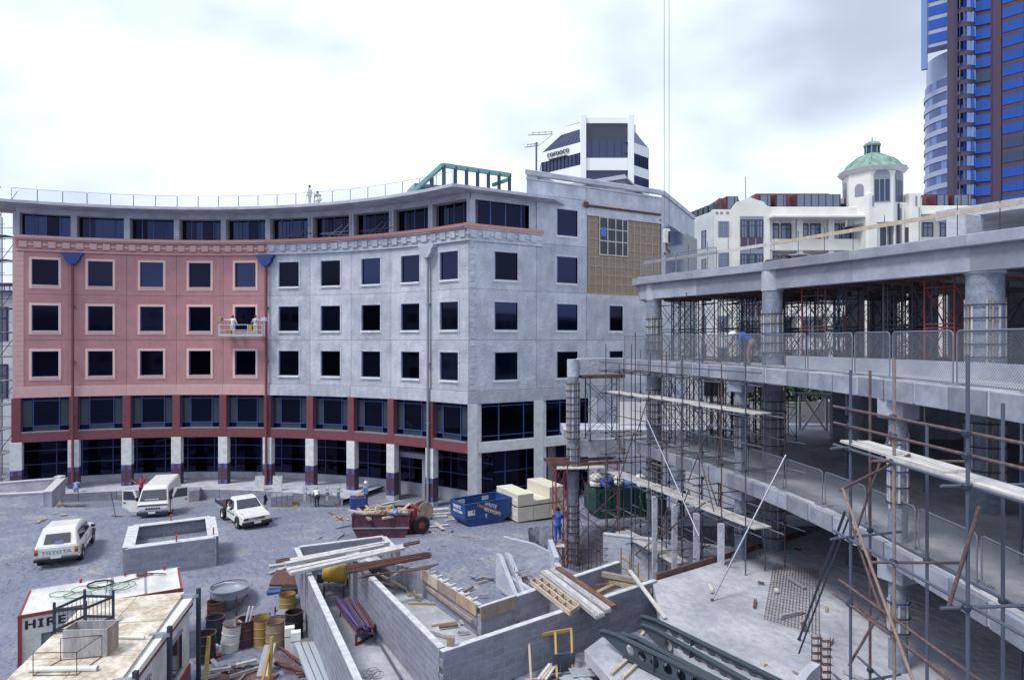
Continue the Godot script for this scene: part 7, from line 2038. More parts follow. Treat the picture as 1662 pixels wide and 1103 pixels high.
	for k in 12:
		lput(bg, "bag", boxm(Vector3(0.7, 0.5, 0.6), 0.18), [M.white_matt, M.blue_tarp, M.white_matt, M.blue_paint][k % 4], Transform3D(Basis(Vector3.UP, k * 0.7) * Basis(Vector3(1, 0, 0), 0.3 * sin(k)), Vector3(-1.6 + (k % 6) * 0.62, 0.25 + 0.25 * (k / 6) + 0.1 * sin(k * 1.3), -0.3 + 0.5 * (k % 2))))

func build_timber() -> void:
	# pallets of blocks near the vehicles
	for s in [[303, 812, 5, 4, "pallet of grey blocks behind the open van"], [462, 820, 4, 4, "pallet of grey blocks beside the terrace wall by the flatbed"], [215, 808, 5, 2, "half-used pallet of grey blocks near the rusty survey rod"], [535, 812, 3, 2, "small pallet of grey blocks at the mortar bench"]]:
		var at := G(s[0], s[1])
		var o := thing("block_pallet", s[4], "block pallet", at, "", 0.3)
		for z in [-0.5, 0, 0.5]: lbox(o, "bearer", Vector3(0, 0.05, z), Vector3(1.9, 0.10, 0.1), M.yellow)
		for y in s[3]:
			for i in s[2]:
				for j in 3: lbox(o, "block", Vector3(-0.8 + i * 0.4, 0.2 + y * 0.2, -0.4 + j * 0.4), Vector3(0.38, 0.19, 0.38), M.block[(i + j + y) % 5], Basis.IDENTITY, 0.008)
	# boards on the gravel at the left
	var l := []
	for k in 5: l.append([G(60 + k * 3, 850 - k * 1.5) + Vector3(0, 0.06, 0), G(83 + k * 5, 821) + Vector3(0, 0.06, 0)])
	timber_set("loose_boards", "fan of pale boards lying on the gravel by the retaining wall", "boards", "", l, M.timber, 0.12, 0.05)
	timber_set("short_boards", "two short pale boards on the gravel near the sunken bay", "boards", "", [[G(88, 834) + Vector3(0, 0.05, 0), G(103, 820) + Vector3(0, 0.05, 0)], [G(103, 838) + Vector3(0, 0.08, 0), G(97, 818) + Vector3(0, 0.08, 0)]], [M.plank, M.timber[1]], 0.28, 0.04)
	timber_set("crossed_boards", "two crossed grey boards on the gravel between the skips", "boards", "", [[G(692, 857) + Vector3(0, 0.05, 0), G(728, 853) + Vector3(0, 0.05, 0)], [G(706, 851) + Vector3(0, 0.1, 0), G(719, 862) + Vector3(0, 0.1, 0)]], [M.timber_grey[1], M.timber[1]], 0.16, 0.05)
	timber_set("timber_pile", "low pile of grey timbers beside the cable drum", "timber", "", [[G(697, 838) + Vector3(0, 0.08, 0), G(732, 836) + Vector3(0, 0.08, 0)], [G(695, 832) + Vector3(0, 0.1, 0), G(728, 829) + Vector3(0, 0.1, 0)], [G(700, 842) + Vector3(0, 0.06, 0), G(725, 840) + Vector3(0, 0.06, 0)]], M.timber_grey, 0.3, 0.14)
	timber_set("offcut_scatter", "broken timber offcuts scattered on gravel between the maroon skip and terrace", "offcuts", "", [[G(530, 826), G(549, 822)], [G(534, 832), G(556, 845)], [G(540, 838), G(560, 842)], [G(545, 818), G(558, 828)]], [M.timber[0], M.timber_brown], 0.12, 0.08)
	var pk := thing("survey_rod", "thin rusty rod standing in the gravel beside the open van", "rod", G(187, 839))
	gpole(pk, "rod", G(187, 839), G(187, 839) + Vector3(-0.25, 1.35, 0), 0.02, M.rust, 5)
	gpole(pk, "foot", G(181, 838) + Vector3(0, 0.04, 0), G(199, 839) + Vector3(0, 0.04, 0), 0.025, M.rust, 5)
	timber_set("dropped_plank", "pale planks lying flat on the gravel behind the footing walls", "plank", "", [[G(436, 932) + Vector3(0, 0.05, 0), G(470, 921) + Vector3(0, 0.05, 0)], [G(436, 921) + Vector3(0, 0.05, 0), G(462, 917) + Vector3(0, 0.05, 0)]], M.timber_grey, 0.2, 0.05)
	# blue crate, plasterboards, tanks by the columns
	var bc := thing("blue_crate", "blue plastic crate beside the maroon skip", "crate", G(581, 828))
	lbox(bc, "body", Vector3(0, 0.42, 0), Vector3(0.9, 0.8, 0.8), M.blue_paint, Basis(Vector3.UP, 0.3), 0.03)
	lbox(bc, "yellow_bag", Vector3(0.1, 0.9, 0), Vector3(0.5, 0.2, 0.4), M.ochre, Basis(Vector3.UP, 0.6), 0.08)
	for s in [[421, 786], [450, 787]]:
		var a := PD(s[0], s[1], 54.0)
		a.y = -12.45
		var bo := thing("pale_board", "pale square board leaning on the colonnade beside a column", "board", a, "boards leaning at the colonnade")
		lbox(bo, "sheet", Vector3(0, 0.6, 0), Vector3(0.78, 1.2, 0.05), M.coping, Basis(Vector3(1, 0, 0), -0.12))
		lbox(bo, "edge", Vector3(0, 1.2, -0.07), Vector3(0.78, 0.03, 0.06), M.timber[1], Basis(Vector3(1, 0, 0), -0.12))
	var mb := thing("mortar_bench", "long low bench with metal sheets beside the terrace columns", "bench", PD(525, 800, 50.0))
	for k in 3: gplank(mb, "sheet", PD(492, 789 + k * 4, 51.5 - k), PD(552, 787 + k * 5, 50.5 - k), 0.5, 0.05, M.galv_bright)
	for k in 4: gplank(mb, "leg", PD(495 + k * 18, 812, 50.0), PD(495 + k * 18, 790, 50.0), 0.2, 0.2, M.concrete)
	# planks and steel bars across the footing walls
	var H := -7.98
	var pa := []
	for s in [[460, 911.5, 631, 880], [462, 915, 622, 884], [466, 925, 662, 884], [470, 930, 655, 889]]: pa.append([W(s[0], s[1], H + 0.06), W(s[2], s[3], H + 0.06)])
	timber_set("white_planks", "long whitish planks laid across the far block walls", "planks", "", pa, [M.plank, M.timber_grey[1]], 0.24, 0.10)
	for s in [[448, 911, 470, 907, "rusty steel beam end"], [655, 884, 681, 879, "rusty steel beam end"]]:
		var sb := thing("steel_beam_end", "rusty steel beam end sticking out %s" % ("beyond the planks towards the drums" if s[0] < 500 else "beyond the planks towards the maroon skip"), "steel beam", W(s[0], s[1], H))
		for y in [0.0, 0.14]: gplank(sb, "flange", W(s[0], s[1], H + y), W(s[2], s[3], H + y), 0.14, 0.02, M.rust)
		gplank(sb, "web", W(s[0], s[1], H + 0.07), W(s[2], s[3], H + 0.07), 0.02, 0.13, M.rust)
	var rb := thing("steel_bar_bundle", "thick bundle of rusty reinforcing bars across the block walls", "steel bars", W(561, 929, H))
	for k in 26: gpole(rb, "bar", W(560 + (k % 5), 918 + (k % 9) * 1.6, H + 0.05 + 0.04 * (k / 9)), W(690 + (k * 7) % 12, 896 + (k % 9) * 1.0, H + 0.05 + 0.04 * (k / 9)), 0.018, M.rust, 5)
	var rb2 := thing("loose_steel_bars", "few loose rusty bars below the thick bar bundle", "steel bars", W(583, 937, H))
	for k in 7: gpole(rb2, "bar", W(582 + k * 2, 938 - k * 0.8, H + 0.03 + 0.01 * k), W(712 - k * 3, 915 + k * 1.3, H + 0.03 + 0.01 * k), 0.022, M.rust, 5)
	timber_set("grey_pallet", "grey slatted pallet lying on the far block walls", "pallet", "", [[W(566, 899, H), W(590, 912, H)], [W(577, 897, H), W(603, 911, H)], [W(590, 896, H), W(616, 910, H)]], M.timber_grey, 0.26, 0.05)
	timber_set("crossed_props", "two crossed boards standing in the corner of inner floor", "boards", "", [[W(617, 948, -9.0), W(652, 925, H)], [W(660, 955, -8.95), W(612, 930, -8.4)], [W(643, 950, -8.9), W(600, 941, -8.2)]], [M.timber_grey[1], M.timber[1], M.timber[0]], 0.14, 0.05)
	timber_set("floor_battens", "short battens lying on the pale inner floor", "battens", "", [[W(662, 978, -9.0), W(706, 979, -9.0)], [W(700, 1014, -9.0), W(740, 1008, -9.0)], [W(668, 955, -9.0), W(681, 975, -9.0)], [W(655, 948, -9.0), W(664, 966, -9.0)]], M.timber, 0.09, 0.06)
	timber_set("corner_block", "small upright timber block on the wall corner", "block", "", [[W(731, 1047, -8.13), W(731, 1047, -8.13) + Vector3(0.02, 0.24, 0)]], [M.timber[2]], 0.16, 0.2)
	# stack of planks and the timber grid on the front wall
	var st := []
	for k in 6: st.append([W(880 + k * 5, 928 - k * 1.2, -8.05 + 0.06 * (k % 2)), W(972 + k * 5, 1001 - k * 3.2, -8.05 + 0.06 * (k % 2))])
	timber_set("plank_stack", "stack of long weathered planks lying over the front block wall", "planks", "", st, [M.timber_grey[0], M.timber_grey[1], M.timber_brown], 0.19, 0.11)
	var gr := thing("timber_grid", "pale timber grid with open cells lying beside the plank stack", "formwork", W(900, 966, -8.05))
	var g0 := W(861, 944, -8.03); var g1 := W(925, 995, -8.03); var g2 := W(877, 936, -8.03); var g3 := W(940, 984, -8.03)
	for t in [0.0, 0.5, 1.0]: gplank(gr, "long_bar", g0.lerp(g2, t), g1.lerp(g3, t), 0.05, 0.14, M.timber[1])
	for k in 6:
		gplank(gr, "cross_bar", g0.lerp(g1, k / 5.0), g0.lerp(g1, k / 5.0).lerp(g2.lerp(g3, k / 5.0), 0.5), 0.05, 0.13, M.timber[0])
		gplank(gr, "cross_bar", g0.lerp(g1, (k + 0.4) / 5.4).lerp(g2.lerp(g3, (k + 0.4) / 5.4), 0.5), g2.lerp(g3, (k + 0.4) / 5.4), 0.05, 0.13, M.timber[0])
	timber_set("wall_end_timbers", "rough timbers lying in the trench near the end of front wall", "timbers", "", [[W(978, 931, -8.3), W(1050, 945, -8.2)], [W(990, 942, -8.5), W(1060, 958, -8.4)], [W(962, 952, -8.7), W(998, 949, -8.6)], [W(960, 968, -8.7), W(995, 951, -8.6)]], [M.timber[2], M.timber[0], M.timber_brown], 0.16, 0.16)
	timber_set("leaning_plank", "long pale plank leaning over the wall end onto the slab", "plank", "", [[W(1022, 925, -7.6), W(1080, 1003, -8.15)]], [M.plank], 0.12, 0.05)
	# yellow frame leaning on the front wall
	var yf := thing("yellow_timber_frame", "yellow timber frame leaning on the front block wall", "timber frame", W(870, 1095, -9.4))
	var ya := W(848, 1032, -8.6); var yb := W(928, 1018, -8.6); var yc := W(852, 1098, -9.45); var yd := W(930, 1090, -9.45)
	for e in [ya, yb, yc, yd]: pass
	gplank(yf, "top_bar", ya + Vector3(0, 0, 0.12), yb + Vector3(0, 0, 0.12), 0.06, 0.09, M.yellow_timber)
	gplank(yf, "bottom_bar", yc + Vector3(0, 0, 0.2), yc.lerp(yd, 0.45) + Vector3(0, 0, 0.2), 0.06, 0.07, M.timber[1])
	for t in [0.12, 0.65, 0.98]: gplank(yf, "upright", ya.lerp(yb, t) + Vector3(0, 0, 0.14), yc.lerp(yd, t) + Vector3(0, 0, 0.22), 0.06, 0.07, M.yellow_timber if t > 0.2 else M.timber[1])
	var tn := []
	for k in 3: tn.append([W(873 + k * 6, 1103, -9.45), W(893 + k * 5, 1077, -9.2)])
	timber_set("split_boards", "short pale boards leaning by the yellow frame", "boards", "", tn, [M.plank, M.timber[1]], 0.09, 0.05)
	# galvanised offcuts
	for s in [[915, 1075, 0.5, 1.1, 0.2, "bent grey roofing offcut leaning at the yellow frame"], [946, 1090, 0.55, 0.15, 0.1, "bright ribbed roofing offcut lying beside the bent one"], [972, 1078, 0.5, 0.1, -0.2, "ribbed roofing offcut lying near the green beams"], [935, 1101, 0.6, 0.12, 0.5, "roofing offcut lying at the bottom of the heap"]]:
		var ro := thing("roofing_offcut", s[5], "metal sheet", W(s[0], s[1], -9.4))
		var bs := Basis(Vector3.UP, s[4]) * Basis(Vector3(1, 0, 0), -s[3] * 1.1)
		for k in 5: gput(ro, "rib", boxm(Vector3(0.13, 0.03 if k % 2 else 0.015, 0.7), 0.006), M.galv_bright if s[3] < 0.5 else M.tube_grey, Transform3D(bs, W(s[0], s[1], -9.15) + bs * Vector3(-0.28 + k * 0.135, 0.012 * (k % 2), 0)))
	# concrete mixer
	var mx := W(545, 972, -9.8)
	var m := thing("concrete_mixer", "yellow drum concrete mixer on a steel stand between block walls", "mixer", mx)
	var md := MB.new()
	var mbz := Basis(Vector3(0, 0, 1), PI / 2 - 0.08)
	md.lathe([Vector2(0, -0.42), Vector2(0.28, -0.42), Vector2(0.34, -0.36), Vector2(0.345, -0.12), Vector2(0.36, -0.10), Vector2(0.345, -0.08), Vector2(0.345, 0.12), Vector2(0.36, 0.14), Vector2(0.345, 0.16), Vector2(0.34, 0.40), Vector2(0.24, 0.46), Vector2(0.22, 0.46), Vector2(0.2, 0.1), Vector2(0, 0.1)], 24)
	lput(m, "drum", md.mesh(), M.yellow, Transform3D(mbz, Vector3(0, 1.0, 0)))
	for x in [-0.36, 0.36]:
		for z in [-0.3, 0.3]: lbox(m, "leg", Vector3(x, 0.36, z), Vector3(0.06, 0.72, 0.06), M.rust)
		lbox(m, "cross_rail", Vector3(x, 0.1, 0), Vector3(0.07, 0.07, 0.7), M.rust)
	lbox(m, "frame", Vector3(0, 0.68, 0.3), Vector3(0.8, 0.07, 0.07), M.galv)
	lbox(m, "frame", Vector3(0, 0.68, -0.3), Vector3(0.8, 0.07, 0.07), M.galv)
	lbox(m, "base_rail", Vector3(0, 0.1, 0.3), Vector3(0.8, 0.09, 0.09), M.timber_grey[0])
	lbox(m, "motor", Vector3(-0.55, 0.85, 0), Vector3(0.26, 0.4, 0.36), M.steel_dark, Basis.IDENTITY, 0.05)
	# bundle of props on a stillage
	var pb := thing("prop_bundle", "bundle of red and blue steel props on a rusty stillage", "props", W(575, 1010, -9.8))
	var e0 := W(563, 980, -9.35); var e1 := W(593, 1027, -9.35)
	for k in 30:
		var o := Vector3(-0.34 + (k % 8) * 0.095, 0.07 * (k / 8), 0.02 * sin(k * 2.0))
		gpole(pb, "prop", e0 + o * Vector3(1.15, 1, 1), e1 + o * Vector3(0.75, 1, 1) + Vector3(0, 0, 0.1 * sin(k * 1.3)), 0.028, [M.tube_red, M.blue_paint, M.tube_rust, M.rust, M.tile_blue][k % 5], 6)
	var sg0 := W(578, 1047, -9.8); var sg1 := W(608, 1030, -9.8)
	for y in [0.02, 0.3]: gplank(pb, "stillage_rail", sg0 + Vector3(0, y, 0), sg1 + Vector3(0, y, 0), 0.08, 0.08, M.rust)
	for t in [0.0, 1.0]: gplank(pb, "stillage_post", sg0.lerp(sg1, t), sg0.lerp(sg1, t) + Vector3(0, 0.36, 0), 0.07, 0.07, M.rust)
	for q in [[552, 1000, 553, 968], [594, 990, 596, 958], [606, 1010, 607, 980]]:
		gpole(pb, "stillage_upright", W(q[0], q[1], -9.8), W(q[0], q[1], -9.8) + Vector3(0, 0.75, 0), 0.02, M.rust, 5)
	gpole(pb, "inner_rail", W(570, 985, -9.75), W(586, 1010, -9.75), 0.03, M.rust, 5)
	var lp := thing("long_prop", "long pale steel prop lying in the corridor between block walls", "prop", W(610, 1020, -9.75))
	gpole(lp, "tube", W(600, 1018, -9.6), W(652, 1103, -9.6), 0.04, M.tube_grey, 8)
	gpole(lp, "collar", W(600, 1018, -9.6), W(603, 1023, -9.6), 0.065, M.rust, 8)
	var rw := thing("wire_coil", "tangle of thin wire on the corridor floor", "wire", W(600, 1095, -9.75))
	for k in 5:
		var cc := W(594 + k * 5, 1093 + 3 * sin(k * 2.0), -9.7)
		var pts := []
		for a in 13: pts.append(cc + Vector3(0.16 * cos(a * TAU / 12), 0.02 * (k % 3), 0.22 * sin(a * TAU / 12)))
		var wm := MB.new()
		wm.path(pts, 0.006, 4)
		gput(rw, "coil", wm.mesh(), M.rust)

func holed_beam(L: float, h: float, r: float, pitch: float, t: float, nose: float) -> ArrayMesh:
	var b := MB.new()
	var n := int((L - nose - 0.2) / pitch)
	var x0 := nose
	for k in n:
		var cx := x0 + (k + 0.5) * pitch
		var N := 16
		for i in N:
			var a0 := TAU * i / N; var a1 := TAU * (i + 1) / N
			var c0 := Vector2(cx + r * cos(a0), h / 2 + r * sin(a0)); var c1 := Vector2(cx + r * cos(a1), h / 2 + r * sin(a1))
			var out := func(a: float) -> Vector2:
				var d := Vector2(cos(a), sin(a))
				var s: float = min(pitch / 2 / max(abs(d.x), 1e-4), h / 2 / max(abs(d.y), 1e-4))
				return Vector2(cx, h / 2) + d * s
			var o0: Vector2 = out.call(a0); var o1: Vector2 = out.call(a1)
			b.quad(Vector3(c0.x, c0.y, t / 2), Vector3(o0.x, o0.y, t / 2), Vector3(o1.x, o1.y, t / 2), Vector3(c1.x, c1.y, t / 2))
			b.quad(Vector3(c1.x, c1.y, -t / 2), Vector3(o1.x, o1.y, -t / 2), Vector3(o0.x, o0.y, -t / 2), Vector3(c0.x, c0.y, -t / 2))
			b.quad(Vector3(c1.x, c1.y, t / 2), Vector3(c1.x, c1.y, -t / 2), Vector3(c0.x, c0.y, -t / 2), Vector3(c0.x, c0.y, t / 2))
			# corner fill
			for sx in [-1, 1]:
				for sy in [-1, 1]:
					var cr := Vector2(cx + sx * pitch / 2, h / 2 + sy * h / 2)
					if abs(o0.x - o1.x) > 1e-4 and abs(o0.y - o1.y) > 1e-4 and o0.distance_to(cr) + o1.distance_to(cr) < pitch * 0.9:
						b.tri(Vector3(o0.x, o0.y, t / 2), Vector3(cr.x, cr.y, t / 2), Vector3(o1.x, o1.y, t / 2))
						b.tri(Vector3(o0.x, o0.y, -t / 2), Vector3(o1.x, o1.y, -t / 2), Vector3(cr.x, cr.y, -t / 2))
	b.prism(PackedVector2Array([Vector2(0, h * 0.62), Vector2(nose, 0), Vector2(nose, h), Vector2(nose * 0.55, h), Vector2(0, h * 0.85)]), t, Transform3D(Basis.IDENTITY, Vector3(0, 0, -t / 2)))
	b.prism(PackedVector2Array([Vector2(x0 + n * pitch, 0), Vector2(L, 0), Vector2(L, h), Vector2(x0 + n * pitch, h)]), t, Transform3D(Basis.IDENTITY, Vector3(0, 0, -t / 2)))
	return b.mesh()

func build_beams() -> void:
	# apron strips under the beams
	var ap := MB.new()
	ap.prism(PackedVector2Array([Vector2(4.25, 18.0), Vector2(5.2, 13.0), Vector2(5.0, 5.0), Vector2(2.9, 5.0), Vector2(3.4, 13.5), Vector2(2.0, 18.0), Vector2(2.6, 18.8)]), 0.3, Transform3D(FLOOR_XF, Vector3(0, -8.85, 0)))
	struct("apron_slab", ap.mesh(), M.floor_slab)
	var wh := holed_beam(6.6, 0.46, 0.14, 0.42, 0.03, 0.9)
	for s in [[1040, 994, 1262, 1103, "farthest"], [1041, 1008, 1210, 1103, "second"], [1008, 1022, 1165, 1103, "third"], [974, 1017, 1152, 1103, "nearest to the yellow frame"]]:
		var a := W(s[0], s[1], -8.0); var b := W(s[2], s[3], -8.0)
		var d := (b - a).normalized()
		var z := d.cross(Vector3.UP).normalized()
		var o := thing("holed_steel_beam", "dark steel beam with round holes on the slab edge, %s of the four" % s[4], "steel beam", a + Vector3(0, -0.5, 0))
		var xf := Transform3D(Basis(d, Vector3.UP, z), a + Vector3(0, -0.46, 0))
		gput(o, "web", wh, M.steel_green, xf)
		gput(o, "top_flange", boxm(Vector3(5.9, 0.025, 0.17)), M.steel_green, xf * Transform3D(Basis.IDENTITY, Vector3(3.6, 0.472, 0)))
		gput(o, "bottom_flange", boxm(Vector3(5.7, 0.025, 0.17)), M.steel_green, xf * Transform3D(Basis.IDENTITY, Vector3(3.75, -0.012, 0)))
		gput(o, "nose_flange", boxm(Vector3(0.68, 0.025, 0.17)), M.steel_green, xf * Transform3D(Basis(Vector3(0, 0, 1), 0.13), Vector3(0.36, 0.435, 0)))
		gput(o, "stiffener", boxm(Vector3(0.03, 0.44, 0.16)), M.steel_green, xf * Transform3D(Basis.IDENTITY, Vector3(1.95, 0.23, 0)))
	timber_set("bearers", "short timber bearers between the dark steel beams", "timber", "", [[W(1041, 1031, -8.5), W(1050, 1020, -8.5)], [W(1050, 1022, -8.5), W(1068, 1036, -8.5)], [W(992, 1093, -8.5), W(1018, 1070, -8.5)], [W(1010, 1100, -8.5), W(1034, 1078, -8.5)]], [M.timber[1]], 0.09, 0.07)
	# reinforcing mesh sheet on the slab
	var ms := thing("mesh_sheet", "rusty reinforcing mesh sheet lying on the concrete slab", "mesh sheet", W(1290, 970, -8.18))
	var c := [W(1256, 917, -8.16), W(1329, 924, -8.16), W(1330, 1030, -8.14), W(1240, 1004, -8.14)]
	for k in 17: gpole(ms, "bar", c[0].lerp(c[1], k / 16.0), c[3].lerp(c[2], k / 16.0), 0.007, M.rust, 4)
	for k in 23: gpole(ms, "bar", c[0].lerp(c[3], k / 22.0) + Vector3(0, 0.012, 0), c[1].lerp(c[2], k / 22.0) + Vector3(0, 0.012, 0), 0.007, M.rust, 4)
	# starter cages and the curved upstand
	for s in [[1325, 1070], [1341, 1076]]:
		var o := thing("starter_cage", "dark reinforcing starter cage rising from the slab edge", "rebar cage", W(s[0], s[1] + 45, -8.2), "starter cages")
		var b0 := W(s[0], s[1] + 45, -8.2)
		for e in [Vector3(-0.1, 0, 0), Vector3(0.1, 0, 0), Vector3(0, 0, 0.1)]: gpole(o, "bar", b0 + e, b0 + e + Vector3(0, 1.25, 0), 0.012, M.rust, 5)
		for k in 7: gput(o, "tie", boxm(Vector3(0.23, 0.012, 0.12)), M.rust, Transform3D(Basis.IDENTITY, b0 + Vector3(0, 0.1 + k * 0.18, 0.04)))
	poly_wall("curved_upstand", "pale concrete upstand with a curved top at the slab edge", "wall", [Vector2(0, -8.2), Vector2(1.9, -8.2), Vector2(1.9, -7.45), Vector2(1.5, -7.5), Vector2(0.9, -7.75), Vector2(0.3, -8.1)], Vector2(5.45, 14.0), Vector2(6.9, 15.1), 0.2, M.concrete)
	# leaning tubes
	for s in [[1155, 975, 1276, 738, 24.0, "long galvanised tube leaning from the slab to the lower deck", M.galv], [1297, 1038, 1372, 830, 18.0, "long dark tube leaning from the slab against the scaffold", M.steel_dark]]:
		var a := W(s[0], s[1], -8.2)
		var b := PD(s[2], s[3], 21.6 if s[0] < 1200 else 14.5)
		var o := thing("leaning_tube", s[5], "tube", a)
		gpole(o, "tube", a, b, 0.03, s[6], 8)
		gpole(o, "end_cap", a, a.lerp(b, 0.015), 0.045, M.steel_dark, 8)
	timber_set("slab_scraps", "small timber scraps lying on the concrete slab", "scraps", "", [[W(1244, 1094, -8.17), W(1262, 1103, -8.17)], [W(1290, 890, -8.17), W(1300, 892, -8.17)], [W(1237, 1078, -8.17), W(1243, 1076, -8.17)]], [M.timber[1], M.timber_brown], 0.12, 0.05)

func build_litter() -> void:
	# crushed stone on the yard surface
	var r := RandomNumberGenerator.new()
	r.seed = 99
	var sm := MB.new()
	var P := [Vector3(0.9, 0, 0.2), Vector3(0.2, 0.1, 1.0), Vector3(-0.9, -0.1, 0.3), Vector3(-0.2, 0, -0.9), Vector3(0.1, 0.7, 0.1), Vector3(0, -0.5, 0)]
	for i in 4:
		var a: Vector3 = P[i]; var b: Vector3 = P[(i + 1) % 4]
		sm.tri(b, a, P[4]); sm.tri(a, b, P[5])
	var mm := MultiMesh.new()
	mm.transform_format = MultiMesh.TRANSFORM_3D
	mm.mesh = sm.mesh()
	var xs := []
	while xs.size() < 14000:
		var D := 18.0 + 34.0 * r.randf()
		var x := r.randf_range(-0.82, 0.32) * D
		if D < 25.0 and x > -8.8 and x < 5.0: continue
		if x > 0.9 and D < 35.0: continue
		if x < -12.0 and x > -17.0 and D > 25.0 and D < 30.4: continue
		var s := 0.014 + 0.035 * pow(r.randf(), 3.0)
		xs.append(Transform3D(Basis(Vector3.UP, r.randf() * TAU).scaled(Vector3(s, s * 0.8, s)), Vector3(x, ground_h(x, D) + 0.015, -D)))
	mm.instance_count = xs.size()
	for i in xs.size(): mm.set_instance_transform(i, xs[i])
	var mi := MultiMeshInstance3D.new()
	mi.name = "loose_stones"
	mi.multimesh = mm
	mi.material_override = M.block[1]
	add_child(mi)
	mi.set_meta("kind", "stuff")
	tag(mi, "loose crushed stones scattered over the gravel yard", "stones")
	# offcuts and rubble around the footings
	var sets := [["scattered_offcuts", "broken timber offcuts scattered over the rubble between the stair walls", "offcuts", 26, Vector2(-1.6, 22.6), Vector2(2.4, 25.2), -9.0], ["scattered_offcuts", "timber scraps scattered over the pale inner floor", "offcuts", 14, Vector2(-2.4, 19.6), Vector2(0.6, 20.9), -9.02], ["scattered_offcuts", "scraps of timber lying on the big concrete slab", "offcuts", 16, Vector2(5.6, 15.0), Vector2(10.0, 22.0), -8.18], ["scattered_offcuts", "timber scraps among the roofing offcuts by the yellow frame", "offcuts", 22, Vector2(0.6, 16.2), Vector2(2.9, 17.8), -9.5], ["scattered_offcuts", "scrap timber and rods on the dirt before the oil drums", "offcuts", 26, Vector2(-9.4, 18.0), Vector2(-6.2, 20.6), -10.13], ["scattered_offcuts", "timber scraps on the gravel around the two skips", "offcuts", 30, Vector2(-9.5, 29.0), Vector2(-1.5, 36.0), 0.0]]
	for q in sets:
		var c: Vector2 = (q[4] + q[5]) * 0.5
		var o := thing(q[0], q[1], q[2], v3(c, q[6] if q[6] < 0 else ground_h(c.x, c.y)))
		for k in q[3]:
			var p := Vector2(r.randf_range(q[4].x, q[5].x), r.randf_range(q[4].y, q[5].y))
			var y: float = q[6] + 0.03 + 0.02 * (k % 3) if q[6] < 0 else ground_h(p.x, p.y) + 0.05
			gput(o, "offcut", boxm(Vector3([0.35, 0.6, 0.9, 0.2][k % 4], [0.03, 0.05, 0.09][k % 3], [0.08, 0.05, 0.12][(k / 2) % 3])), [M.timber[0], M.timber_brown, M.timber_grey[0], M.timber[2], M.block[2], M.plank][k % 6], Transform3D(Basis(Vector3.UP, r.randf() * TAU) * Basis(Vector3(0, 0, 1), r.randf_range(-0.06, 0.06)), v3(p, y)))
	# twisted starter bars on the low wall
	var sb := thing("bent_bars", "bent rusty starter bars along the low concrete wall", "rebar", v3(Vector2(0.6, 22.6), -8.7))
	for k in 14:
		var b0 := v3(Vector2(0.08, 23.3).lerp(Vector2(1.25, 21.9), k / 13.0), -8.6 - 0.02 * k)
		var m := MB.new()
		m.path([b0, b0 + Vector3(0.02, 0.3, 0), b0 + Vector3(0.12 * sin(k * 1.9), 0.48, 0.1), b0 + Vector3(0.3 * sin(k * 1.9), 0.5 + 0.08 * cos(k), 0.2)], 0.012, 4)
		gput(sb, "bar", m.mesh(), M.rust)

# ---------- tube scaffolds
func coupler(o: Node, p: Vector3) -> void:
	gput(o, "coupler", boxm(Vector3(0.10, 0.09, 0.10), 0.02), M.steel_dark, Transform3D(Basis.IDENTITY, p))

